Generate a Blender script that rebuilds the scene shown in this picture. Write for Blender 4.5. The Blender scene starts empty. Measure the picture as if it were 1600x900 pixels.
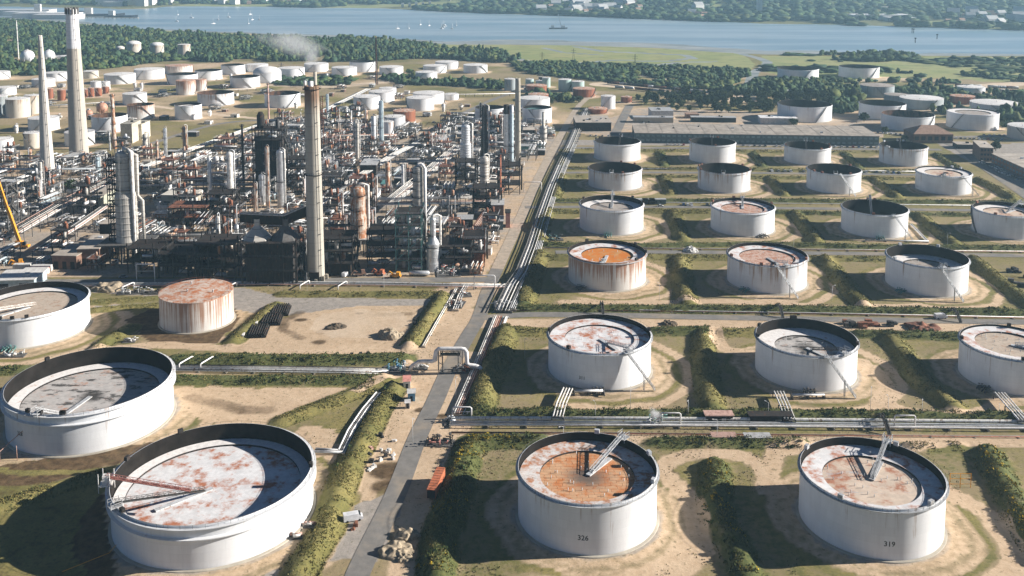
import bpy, math, random
import numpy as np
from mathutils import Vector
RN = random.Random(11)
NP = np.random.default_rng(5)
sc = bpy.context.scene
col = sc.collection
PI = math.pi
# ------------------------------------------------------------------ camera model (photo pixels 1600x900 -> ground)
FO = 1500.0
PT = math.atan(0.115)
HC = 160.0
YC = -65 + FO * math.tan(PT)

def G(px, py, z=0.0):
    sx = (px - 800) / FO
    sy = -(py - YC) / FO
    dy = math.cos(PT) + sy * math.sin(PT)
    dz = -math.sin(PT) + sy * math.cos(PT)
    k = (z - HC) / dz
    return (k * sx, k * dy)

def PX(x, y, z=0.0):
    dz = z - HC
    w = y * math.cos(PT) - dz * math.sin(PT)
    u = y * math.sin(PT) + dz * math.cos(PT)
    return 800 + FO * x / w, YC - FO * u / w

def GL(pts, z=0.0):
    return [G(a, b, z) for a, b in pts]

def hgt_px(base, topy):
    """height of a vertical thing whose base is at pixel base and top at pixel row topy"""
    x, y = G(*base)
    lo, hi = 0.0, 155.0
    for _ in range(40):
        m = (lo + hi) / 2
        if PX(x, y, m)[1] > topy: lo = m
        else: hi = m
    return lo

def mpp(base):
    """metres per photo pixel at a ground pixel"""
    x, y = G(*base)
    return (y * math.cos(PT) + HC * math.sin(PT)) / FO

# ------------------------------------------------------------------ mesh builder
class MB:
    def __init__(s):
        s.v = []; s.f = []; s.m = []; s.s = []
    def add(s, vs, fs, mi=0, sm=False):
        o = len(s.v)
        s.v.extend(vs)
        for f in fs:
            s.f.append(tuple(i + o for i in f)); s.m.append(mi); s.s.append(sm)
        return s
    def box(s, x, y, z, sx, sy, sz, rz=0.0, mi=0):
        """box with its base centre at x,y,z"""
        c, n = math.cos(rz), math.sin(rz)
        vs = []
        for dz in (0, sz):
            for dx, dy in ((-1, -1), (1, -1), (1, 1), (-1, 1)):
                a, b = dx * sx / 2, dy * sy / 2
                vs.append((x + a * c - b * n, y + a * n + b * c, z + dz))
        return s.add(vs, [(3, 2, 1, 0), (4, 5, 6, 7), (0, 1, 5, 4), (1, 2, 6, 5), (2, 3, 7, 6), (3, 0, 4, 7)], mi)
    def bar(s, p, q, w=0.2, h=None, mi=0):
        p, q = Vector(p), Vector(q)
        d = (q - p)
        if d.length < 1e-6: return s
        d.normalize()
        up = Vector((0, 0, 1)) if abs(d.z) < 0.95 else Vector((0, 1, 0))
        a = d.cross(up).normalized() * (w / 2)
        b = a.cross(d).normalized() * ((h or w) / 2)
        vs = [tuple(e + i * a + j * b) for e in (p, q) for i, j in ((-1, -1), (1, -1), (1, 1), (-1, 1))]
        return s.add(vs, [(0, 1, 2, 3), (7, 6, 5, 4), (4, 5, 1, 0), (5, 6, 2, 1), (6, 7, 3, 2), (7, 4, 0, 3)], mi)
    def pipe(s, pts, r, n=6, mi=0, r2=None, caps=True):
        pts = [Vector(p) for p in pts]
        N = len(pts)
        rings = []
        a = None
        for i, p in enumerate(pts):
            d = (pts[min(i + 1, N - 1)] - pts[max(i - 1, 0)])
            d.normalize()
            if a is None:
                up = Vector((0, 0, 1)) if abs(d.z) < 0.9 else Vector((0, 1, 0))
                a = d.cross(up).normalized()
            else:
                a = (a - d * a.dot(d))
                if a.length < 1e-4: a = d.cross(Vector((0.3, 0.5, 0.8)))
                a.normalize()
            b = d.cross(a)
            k = 1.0
            if 0 < i < N - 1:
                e = (pts[i] - pts[i - 1]).normalized()
                k = 1 / max(0.6, abs(e.dot(d)))
            rr = r if r2 is None else r + (r2 - r) * i / (N - 1)
            rings.append([tuple(p + (a * math.cos(t) + b * math.sin(t)) * rr * k) for t in [2 * PI * j / n for j in range(n)]])
        o = len(s.v)
        for g in rings: s.v.extend(g)
        for i in range(N - 1):
            for j in range(n):
                s.f.append((o + i * n + j, o + i * n + (j + 1) % n, o + (i + 1) * n + (j + 1) % n, o + (i + 1) * n + j))
                s.m.append(mi); s.s.append(True)
        if caps:
            s.f.append(tuple(o + j for j in reversed(range(n)))); s.m.append(mi); s.s.append(False)
            s.f.append(tuple(o + (N - 1) * n + j for j in range(n))); s.m.append(mi); s.s.append(False)
        return s
    def lathe(s, prof, n=32, c=(0, 0, 0), mi=0, axis='z', sm=True, mis=None, a0=0.0, a1=2 * PI):
        full = abs(a1 - a0 - 2 * PI) < 1e-6
        m = n if full else n + 1
        o = len(s.v)
        for r, z in prof:
            for j in range(m):
                t = a0 + (a1 - a0) * j / n
                x, y = r * math.cos(t), r * math.sin(t)
                if axis == 'z': p = (c[0] + x, c[1] + y, c[2] + z)
                elif axis == 'x': p = (c[0] + z, c[1] + x, c[2] + y)
                else: p = (c[0] + y, c[1] + z, c[2] + x)
                s.v.append(p)
        for i in range(len(prof) - 1):
            for j in range(n):
                k = (j + 1) % m
                s.f.append((o + i * m + j, o + i * m + k, o + (i + 1) * m + k, o + (i + 1) * m + j))
                s.m.append(mis[i] if mis else mi); s.s.append(sm)
        return s
    def tri_build(s): pass
    def mesh(s, name, mats):
        me = bpy.data.meshes.new(name)
        me.from_pydata(s.v, [], s.f)
        for m in (mats if isinstance(mats, (list, tuple)) else [mats]): me.materials.append(m)
        n = len(me.polygons)
        if n:
            me.polygons.foreach_set('material_index', s.m)
            me.polygons.foreach_set('use_smooth', s.s)
        me.update()
        return me
    def build(s, name, mats, parent=None, loc=None):
        o = bpy.data.objects.new(name, s.mesh(name, mats))
        col.objects.link(o)
        if parent is not None:
            o.parent = parent; KIDS.setdefault(parent, []).append(o)
        if loc: o.location = loc
        return o

KIDS = {}
def tag(o, label=None, cat=None, group=None, kind=None):
    if label: o['label'] = label
    if cat: o['category'] = cat
    if group: o['group'] = group
    if kind: o['kind'] = kind
    return o
def empty(name, loc=(0, 0, 0), rz=0.0, label=None, cat=None, group=None):
    o = bpy.data.objects.new(name, None)
    o.empty_display_size = 0.5
    col.objects.link(o)
    o.location = loc; o.rotation_euler = (0, 0, rz)
    return tag(o, label, cat, group)
def dup(o, loc=None, rz=None, scale=None, parent=None):
    c = o.copy(); col.objects.link(c)
    if parent is not None:
        c.parent = parent; KIDS.setdefault(parent, []).append(c)
    for k in KIDS.get(o, []): dup(k, parent=c)
    if loc is not None: c.location = loc
    if rz is not None: c.rotation_euler = (0, 0, rz)
    if scale is not None: c.scale = scale
    return c
def remove_tree(o):
    for k in KIDS.get(o, []): remove_tree(k)
    bpy.data.objects.remove(o)

def np_mesh(name, V, FQ, mat, cols=None, smooth=False, cname='tint'):
    """fast mesh from arrays: V (n,3), FQ (m,k) faces of k corners"""
    me = bpy.data.meshes.new(name)
    m, k = FQ.shape
    me.vertices.add(len(V)); me.vertices.foreach_set('co', np.ascontiguousarray(V, dtype=np.float32).ravel())
    me.loops.add(m * k); me.loops.foreach_set('vertex_index', np.ascontiguousarray(FQ, dtype=np.int32).ravel())
    me.polygons.add(m)
    me.polygons.foreach_set('loop_start', np.arange(0, m * k, k, dtype=np.int32))
    me.polygons.foreach_set('loop_total', np.full(m, k, dtype=np.int32))
    if smooth: me.polygons.foreach_set('use_smooth', np.ones(m, dtype=bool))
    for nm, arr in ([(cname, cols)] if isinstance(cols, np.ndarray) else (cols or [])):
        at = me.color_attributes.new(nm, 'FLOAT_COLOR', 'POINT')
        at.data.foreach_set('color', np.ascontiguousarray(arr, dtype=np.float32).ravel())
    me.materials.append(mat)
    me.update(calc_edges=True)
    o = bpy.data.objects.new(name, me)
    col.objects.link(o)
    return o

# ------------------------------------------------------------------ materials
class NT:
    def __init__(s, name):
        s.mat = bpy.data.materials.new(name); s.mat.use_nodes = True
        s.t = s.mat.node_tree; s.b = s.t.nodes['Principled BSDF']
        s.out = s.t.nodes['Material Output']
    def n(s, typ, **kw):
        x = s.t.nodes.new(typ)
        for k, v in kw.items():
            if k.startswith('i_'):
                key = k[2:]
                key = int(key) if key.isdigit() else key.replace('_', ' ')
                s.put(x.inputs[key], v)
            else: setattr(x, k, v)
        return x
    def put(s, sock, v):
        if isinstance(v, bpy.types.NodeSocket): s.t.links.new(v, sock)
        elif isinstance(v, bpy.types.Node): s.t.links.new(v.outputs[0], sock)
        elif isinstance(v, (tuple, list)) and len(v) == 3 and sock.type == 'RGBA': sock.default_value = (*v, 1)
        else: sock.default_value = v
    def math(s, op, a, b=None, c=None, clamp=False):
        x = s.t.nodes.new('ShaderNodeMath'); x.operation = op; x.use_clamp = clamp
        for i, v in enumerate((a, b, c)):
            if v is not None: s.put(x.inputs[i], v)
        return x.outputs[0]
    def mix(s, f, a, b, typ='MIX'):
        x = s.t.nodes.new('ShaderNodeMix'); x.data_type = 'RGBA'; x.blend_type = typ
        s.put(x.inputs[0], f); s.put(x.inputs[6], a); s.put(x.inputs[7], b)
        return x.outputs[2]
    def ramp(s, v, lo, hi, a=0.0, b=1.0):
        x = s.t.nodes.new('ShaderNodeMapRange'); x.interpolation_type = 'SMOOTHSTEP'
        s.put(x.inputs[0], v); s.put(x.inputs[1], lo); s.put(x.inputs[2], hi); s.put(x.inputs[3], a); s.put(x.inputs[4], b)
        return x.outputs[0]
    def noise(s, scale, detail=3, rough=0.55, vec=None, mapscale=None, out=0):
        x = s.t.nodes.new('ShaderNodeTexNoise')
        x.inputs['Scale'].default_value = scale; x.inputs['Detail'].default_value = detail; x.inputs['Roughness'].default_value = rough
        if vec is None: vec = s.co()
        if mapscale:
            mp = s.t.nodes.new('ShaderNodeMapping'); s.put(mp.inputs[0], vec); mp.inputs[3].default_value = mapscale
            vec = mp.outputs[0]
        s.put(x.inputs['Vector'], vec)
        return x.outputs[out]
    def co(s):
        if not hasattr(s, '_co'): s._co = s.t.nodes.new('ShaderNodeTexCoord')
        return s._co.outputs['Object']
    def pos(s):
        if not hasattr(s, '_po'): s._po = s.t.nodes.new('ShaderNodeNewGeometry')
        return s._po.outputs['Position']
    def rnd(s):
        if not hasattr(s, '_oi'): s._oi = s.t.nodes.new('ShaderNodeObjectInfo')
        return s._oi.outputs['Random']
    def attr(s, name):
        x = s.t.nodes.new('ShaderNodeAttribute'); x.attribute_name = name
        return x
    def done(s, color, rough=0.7, metal=0.0, bump=None, bs=0.3, bd=0.1, spec=0.4):
        s.put(s.b.inputs['Base Color'], color); s.put(s.b.inputs['Roughness'], rough); s.put(s.b.inputs['Metallic'], metal)
        s.b.inputs['Specular IOR Level'].default_value = spec
        if bump is not None:
            x = s.t.nodes.new('ShaderNodeBump'); x.inputs['Strength'].default_value = bs; x.inputs['Distance'].default_value = bd
            s.put(x.inputs['Height'], bump); s.t.links.new(x.outputs[0], s.b.inputs['Normal'])
        return s.mat

RUST = (0.26, 0.085, 0.03)
def simple(name, c, rough=0.7, metal=0.0, var=0.25, scale=0.6, dirt=None, dirt_amt=0.45, objvar=0.25, spec=0.4):
    """worn paint: soft value noise, per-object value change, patches of a second (dirt / rust) colour"""
    t = NT(name)
    nz = t.noise(scale, 4, 0.6, t.pos())
    v = t.ramp(nz, 0.25, 0.75, 1 - var, 1 + var * 0.6)
    v = t.math('MULTIPLY', v, t.math('MULTIPLY_ADD', t.rnd(), objvar, 1 - objvar * 0.6))
    base = t.mix(1.0, c, v, 'MULTIPLY')
    if dirt:
        n2 = t.noise(scale * 1.7, 5, 0.65, t.pos(), (1, 1, 0.35))
        base = t.mix(t.ramp(n2, 0.72 - dirt_amt * 0.5, 0.82 - dirt_amt * 0.35), base, dirt)
    return t.done(base, rough, metal, spec=spec)

def tank_paint(name, c, streak=(0.3, 0.2, 0.13), amt=0.2, rust_top=0.0, plates=True, freq=0.55):
    t = NT(name)
    co = t.co()
    sep = t.n('ShaderNodeSeparateXYZ'); t.put(sep.inputs[0], co)
    z = sep.outputs[2]
    zt = t.math('DIVIDE', z, 14.0)
    ns = t.noise(1.0, 4, 0.7, co, (freq, freq, 0.02))
    nb = t.noise(0.12, 4, 0.6, co)
    w = t.math('MULTIPLY_ADD', zt, 0.22 + rust_top, -0.12)
    f = t.math('ADD', ns, t.math('MULTIPLY', w, 0.6))
    f = t.math('ADD', f, t.math('MULTIPLY_ADD', nb, 0.2, -0.1))
    f = t.ramp(f, 0.74 - amt, 0.86 - amt * 0.75)
    fine = t.noise(0.5, 5, 0.65, co, (1, 1, 0.15))
    base = t.mix(t.ramp(fine, 0.3, 0.75), tuple(x * 0.9 for x in c), c)
    base = t.mix(1.0, base, t.math('MULTIPLY_ADD', t.rnd(), 0.10, 0.92), 'MULTIPLY')
    if plates:   # welded plate courses, very faint
        cz = t.math('FRACT', t.math('DIVIDE', z, 2.4))
        ln = t.ramp(cz, 0.0, 0.035, 0.84, 1.0)
        base = t.mix(1.0, base, ln, 'MULTIPLY')
    if plates:
        an = t.math('FRACT', t.math('MULTIPLY_ADD', t.math('ARCTAN2', sep.outputs[1], sep.outputs[0]), 3.18, t.math('MULTIPLY', t.math('FLOOR', t.math('DIVIDE', z, 2.4)), 0.37)))
        base = t.mix(1.0, base, t.ramp(an, 0.0, 0.02, 0.90, 1.0), 'MULTIPLY')
        pn = t.n('ShaderNodeTexWhiteNoise', noise_dimensions='2D'); cb = t.n('ShaderNodeCombineXYZ'); t.put(cb.inputs[0], t.math('FLOOR', t.math('MULTIPLY_ADD', t.math('ARCTAN2', sep.outputs[1], sep.outputs[0]), 3.18, t.math('MULTIPLY', t.math('FLOOR', t.math('DIVIDE', z, 2.4)), 0.37)))); t.put(cb.inputs[1], t.math('FLOOR', t.math('DIVIDE', z, 2.4))); t.put(pn.inputs[0], cb)
        base = t.mix(1.0, base, t.math('MULTIPLY_ADD', pn.outputs[0], 0.07, 0.95), 'MULTIPLY')
    base = t.mix(t.math('MULTIPLY', f, 0.85), base, streak)
    foot = t.ramp(t.math('ADD', z, t.math('MULTIPLY', nb, 1.2)), 0.3, 1.7, 0.35, 0.0)
    base = t.mix(foot, base, (0.28, 0.24, 0.19))
    return t.done(base, 0.5, 0, spec=0.3)

def roof_mat(name, c, blotch, amt, scale=0.25, dark=(0.10, 0.085, 0.075), dark_amt=0.0, seams=False, radial=0.0):
    t = NT(name)
    co = t.co()
    off = t.n('ShaderNodeVectorMath', operation='ADD'); t.put(off.inputs[0], co)
    cmb = t.n('ShaderNodeCombineXYZ'); r = t.math('MULTIPLY', t.rnd(), 311.0)
    t.put(cmb.inputs[0], r); t.put(cmb.inputs[1], r); t.put(off.inputs[1], cmb)
    v = off.outputs[0]
    n1 = t.noise(scale, 5, 0.68, v)
    n2 = t.noise(scale * 3.3, 4, 0.6, v)
    base = t.mix(t.ramp(n2, 0.3, 0.7), tuple(x * 0.8 for x in c), c)
    f = t.ramp(t.math('ADD', n1, t.math('MULTIPLY_ADD', n2, 0.3, -0.15)), 0.62 - amt * 0.34, 0.80 - amt * 0.28)
    base = t.mix(t.math('MULTIPLY', f, t.ramp(n2, 0.2, 0.6, 0.6, 1.0)), base, blotch)
    if dark_amt:
        n3 = t.noise(scale * 0.7, 6, 0.75, v, (1, 2.2, 1))
        base = t.mix(t.math('MULTIPLY', t.ramp(n3, 0.70 - dark_amt * 0.3, 0.76 - dark_amt * 0.25), 0.85), base, dark)
    if seams:
        b = t.n('ShaderNodeTexBrick'); wob = t.n('ShaderNodeVectorMath', operation='MULTIPLY_ADD'); t.put(wob.inputs[0], t.noise(0.35, 2, 0.5, co, out=1)); wob.inputs[1].default_value = (0.9, 0.9, 0); t.put(wob.inputs[2], co); t.put(b.inputs['Vector'], wob.outputs[0])
        b.inputs['Scale'].default_value = 1.0; b.inputs['Brick Width'].default_value = 3.4; b.inputs['Row Height'].default_value = 1.5
        b.inputs['Mortar Size'].default_value = 0.085; b.inputs['Mortar Smooth'].default_value = 0.6
        base = t.mix(t.math('MULTIPLY', b.outputs['Fac'], t.ramp(n2, 0.35, 0.6, 0.45, 0.95)), base, tuple(x * 0.35 for x in blotch))
    if radial:
        fl = t.n('ShaderNodeVectorMath', operation='MULTIPLY'); t.put(fl.inputs[0], co); fl.inputs[1].default_value = (1, 1, 0); g = t.n('ShaderNodeVectorMath', operation='LENGTH'); t.put(g.inputs[0], fl.outputs[0])
        fr = t.math('ADD', g.outputs['Value'], t.math('MULTIPLY_ADD', n1, 6.0, -3.0))
        base = t.mix(t.ramp(fr, 1.0, radial, 0.9, 0.0), base, dark)
    return t.done(base, 0.85, spec=0.1)

M = {}
M['white'] = tank_paint('white_tank_paint', (0.76, 0.765, 0.765), amt=0.12)
M['white_stained'] = tank_paint('stained_white_paint', (0.69, 0.70, 0.71), (0.30, 0.17, 0.09), 0.17, 0.10)
M['white_rusty'] = tank_paint('rusty_white_paint', (0.70, 0.67, 0.62), (0.30, 0.12, 0.05), 0.20, 0.24, freq=1.0)
M['streaky'] = tank_paint('brown_streaked_white_paint', (0.72, 0.68, 0.62), (0.27, 0.12, 0.055), 0.31, 0.05, freq=1.3)
M['cream'] = tank_paint('cream_tank_paint', (0.60, 0.55, 0.46), (0.33, 0.2, 0.12), 0.16, 0.06)
M['grey_tank'] = tank_paint('grey_tank_paint', (0.36, 0.40, 0.40), (0.2, 0.19, 0.17), 0.22, 0.0)
M['teal_tank'] = tank_paint('pale_teal_tank_paint', (0.42, 0.56, 0.52), (0.3, 0.3, 0.25), 0.12, 0.0)
M['rust_tank'] = tank_paint('rust_brown_tank_paint', (0.30, 0.105, 0.05), (0.13, 0.05, 0.03), 0.28, 0.0)
M['salmon_tank'] = tank_paint('salmon_tank_paint', (0.50, 0.27, 0.18), (0.28, 0.11, 0.06), 0.2, 0.0)
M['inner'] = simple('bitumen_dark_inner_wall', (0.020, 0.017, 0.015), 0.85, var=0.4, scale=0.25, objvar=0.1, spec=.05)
M['inner_rust'] = simple('rusty_inner_wall', (0.12, 0.065, 0.042), 0.85, var=0.5, scale=0.25, dirt=(0.03, 0.023, 0.02), dirt_amt=0.5, objvar=0.1, spec=.05)
M['roof_white'] = roof_mat('white_roof_paint', (0.78, 0.75, 0.72), (0.42, 0.24, 0.15), 0.12)
M['roof_patch'] = roof_mat('rust_patched_roof', (0.74, 0.73, 0.72), (0.40, 0.15, 0.075), 0.50, 0.16)
M['roof_worn'] = roof_mat('worn_rusty_white_roof', (0.66, 0.63, 0.60), (0.40, 0.17, 0.08), 0.58, 0.3, dark=(0.25, 0.15, 0.1), dark_amt=0.5)
M['roof_orange'] = roof_mat('orange_rust_roof', (0.55, 0.30, 0.12), (0.55, 0.17, 0.025), 0.85, 0.2, dark_amt=0.2)
M['roof_plate'] = roof_mat('rusty_plate_roof', (0.62, 0.38, 0.22), (0.50, 0.19, 0.07), 0.62, 0.22, seams=True, radial=9.0)
M['roof_pink'] = roof_mat('pinkish_rust_roof', (0.62, 0.44, 0.35), (0.40, 0.17, 0.10), 0.55, 0.35, seams=True)
M['roof_tan'] = roof_mat('dusty_tan_roof', (0.52, 0.43, 0.34), (0.34, 0.2, 0.13), 0.3, 0.3, dark_amt=0.35)
M['roof_grey'] = roof_mat('dusty_grey_roof', (0.40, 0.36, 0.32), (0.34, 0.22, 0.15), 0.3, 0.3, dark=(0.05, 0.045, 0.04), dark_amt=0.5)
M['roof_beige'] = roof_mat('sandy_roof_deposit', (0.64, 0.52, 0.41), (0.36, 0.15, 0.085), 0.42, 0.14, dark=(0.45, 0.42, 0.4), dark_amt=0.45)
M['roof_oily'] = roof_mat('oil_streaked_roof', (0.50, 0.47, 0.44), (0.42, 0.22, 0.14), 0.3, 0.16, dark=(0.02, 0.018, 0.016), dark_amt=0.62, radial=6.0)
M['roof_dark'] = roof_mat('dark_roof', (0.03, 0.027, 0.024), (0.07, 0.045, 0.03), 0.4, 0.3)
M['roof_rust'] = roof_mat('rusted_cone_roof', (0.60, 0.51, 0.43), (0.42, 0.15, 0.06), 0.68, 0.4)
M['roof_teal'] = simple('teal_shaded_roof', (0.10, 0.22, 0.22), 0.7)  # teal shade inside open tank tops, put into the roof colour
M['roof_fixed'] = roof_mat('pale_fixed_roof', (0.72, 0.70, 0.67), (0.5, 0.4, 0.32), 0.2, 0.15)
M['steel'] = simple('grey_structural_steel', (0.12, 0.115, 0.108), 0.75, 0.0, spec=.2, dirt=(0.10, 0.06, 0.04), dirt_amt=0.35, objvar=0.5)
M['dark_steel'] = simple('dark_sooty_steel', (0.034, 0.031, 0.029), 0.85, spec=.1, dirt=(0.10, 0.05, 0.03), dirt_amt=0.35, objvar=0.5)
M['galv'] = simple('galvanised_steel', (0.56, 0.57, 0.57), 0.5, 0.2, dirt=(0.22, 0.14, 0.09), dirt_amt=0.3, objvar=0.4)
M['alu'] = simple('aluminium_cladding', (0.62, 0.63, 0.63), 0.38, 0.55, dirt=(0.30, 0.25, 0.2), dirt_amt=0.3, objvar=0.3)
M['lag'] = simple('pale_lagging', (0.68, 0.66, 0.61), 0.6, 0.1, dirt=(0.26, 0.18, 0.12), dirt_amt=0.42, objvar=0.4)
M['insul'] = simple('grey_insulation_cladding', (0.40, 0.38, 0.34), 0.55, 0.25, var=0.4, scale=0.35, dirt=(0.16, 0.13, 0.1), dirt_amt=0.45)
M['whitep'] = simple('white_pipe_paint', (0.76, 0.74, 0.71), 0.45, dirt=(0.4, 0.3, 0.22), dirt_amt=0.25)
M['rust'] = simple('rusted_steel', (0.24, 0.09, 0.045), 0.85, var=0.5, dirt=(0.10, 0.045, 0.03), dirt_amt=0.5)
M['rust_lag'] = simple('rust_streaked_lagging', (0.56, 0.50, 0.42), 0.65, 0.1, scale=0.4, dirt=(0.30, 0.12, 0.045), dirt_amt=0.68)
M['orange'] = simple('orange_paint', (0.45, 0.14, 0.065), 0.6, dirt=(0.3, 0.12, 0.06), dirt_amt=0.4)
M['yellow'] = simple('crane_yellow_paint', (0.75, 0.33, 0.03), 0.45, dirt=(0.35, 0.2, 0.08), dirt_amt=0.3)
M['red'] = simple('faded_red_paint', (0.56, 0.25, 0.20), 0.6, dirt=(0.3, 0.15, 0.1), dirt_amt=0.35)
M['blue'] = simple('blue_paint', (0.10, 0.28, 0.45), 0.55, dirt=(0.25, 0.28, 0.3), dirt_amt=0.3)
M['tealp'] = simple('teal_green_paint', (0.09, 0.24, 0.22), 0.6, dirt=(0.2, 0.2, 0.17), dirt_amt=0.4)
M['cyan'] = simple('pale_blue_pipe_paint', (0.46, 0.56, 0.60), 0.5, dirt=(0.35, 0.35, 0.33), dirt_amt=0.3)
M['pink'] = simple('weathered_pinkish_pipe', (0.48, 0.31, 0.25), 0.65, dirt=(0.25, 0.12, 0.08), dirt_amt=0.4)
M['concrete'] = simple('weathered_concrete', (0.40, 0.36, 0.29), 0.85, var=0.25, scale=0.15, objvar=0.15)
M['concrete_pale'] = simple('pale_concrete', (0.56, 0.52, 0.45), 0.85, var=0.2, scale=0.2, objvar=0.15)
M['brick'] = simple('brown_brickwork', (0.20, 0.115, 0.08), 0.9, var=0.3, scale=0.5)
M['roof_felt'] = simple('pale_felt_roofing', (0.44, 0.385, 0.32), 0.9, var=0.25, scale=0.2, dirt=(0.32, 0.27, 0.21), dirt_amt=0.45)
M['roof_long'] = simple('weathered_long_roof', (0.33, 0.285, 0.235), 0.95, var=.3, scale=.12, dirt=(.22, .19, .155), dirt_amt=.5)
M['roof_sheet'] = simple('grey_sheet_roofing', (0.44, 0.44, 0.43), 0.6, 0.1, dirt=(0.3, 0.26, 0.22), dirt_amt=0.35)
M['roof_brown'] = simple('brown_tile_roofing', (0.27, 0.17, 0.12), 0.9, var=0.3)
M['wall_pale'] = simple('pale_wall_cladding', (0.62, 0.60, 0.56), 0.7, dirt=(0.4, 0.36, 0.3), dirt_amt=0.3)
M['wall_olive'] = simple('olive_cladding', (0.42, 0.42, 0.33), 0.7)
M['wall_teal'] = simple('grey_green_facade', (0.085, 0.125, 0.13), 0.6)
M['glass'] = simple('dark_window_glass', (0.03, 0.04, 0.045), 0.15, objvar=0.1)
M['glass_pale'] = simple('sky_lit_glazing', (0.16, 0.22, 0.23), 0.2)
M['tyre'] = simple('black_rubber', (0.02, 0.02, 0.02), 0.9)
M['black'] = simple('black_paint', (0.025, 0.025, 0.025), 0.6)
M['carwhite'] = simple('white_car_paint', (0.75, 0.75, 0.75), 0.3)
M['cardark'] = simple('dark_car_paint', (0.04, 0.045, 0.055), 0.3)
M['carsilver'] = simple('silver_car_paint', (0.40, 0.41, 0.42), 0.3, 0.4)
M['carred'] = simple('red_car_paint', (0.32, 0.04, 0.03), 0.3)
M['carblue'] = simple('blue_car_paint', (0.05, 0.12, 0.26), 0.3)
M['rubble'] = simple('pale_rubble', (0.36, 0.29, 0.20), 0.95, var=0.5, scale=1.2, dirt=(0.25, 0.2, 0.14), dirt_amt=0.5)
M['bark'] = simple('bark', (0.10, 0.075, 0.05), 0.95)
# ------------------------------------------------------------------ tank table (photo pixels of rim left / right, rim front row, base front row)
AA = np.linspace(0, 2 * np.pi, 73)[:-1]
CA, SA = np.cos(AA), np.sin(AA)
def _ext(X, Y, R, z):
    x, y = X + R * CA, Y + R * SA
    dz = z - HC
    w = y * math.cos(PT) - dz * math.sin(PT); u = y * math.sin(PT) + dz * math.cos(PT)
    px = 800 + FO * x / w; py = YC - FO * u / w
    return px.min(), px.max(), py.max()
def solve_tank(xl, xr, fr, ba, hmin=4.0, hmax=22.0):
    X, Y = G((xl + xr) / 2, ba - 4); R = (xr - xl) / 2 / FO * Y; h = 13.0
    for _ in range(40):
        e = _ext(X, Y, R, h); b = _ext(X, Y, R, 0)
        R *= (xr - xl) / (e[1] - e[0]); X += ((xl + xr) / 2 - (e[0] + e[1]) / 2) * Y / FO
        Y += 0.7 * (b[2] - ba) * Y * Y / (FO * HC)
        h = min(hmax, max(hmin, h + 0.8 * (e[2] - fr) * Y / FO))
    return X, Y, R, h
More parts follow.
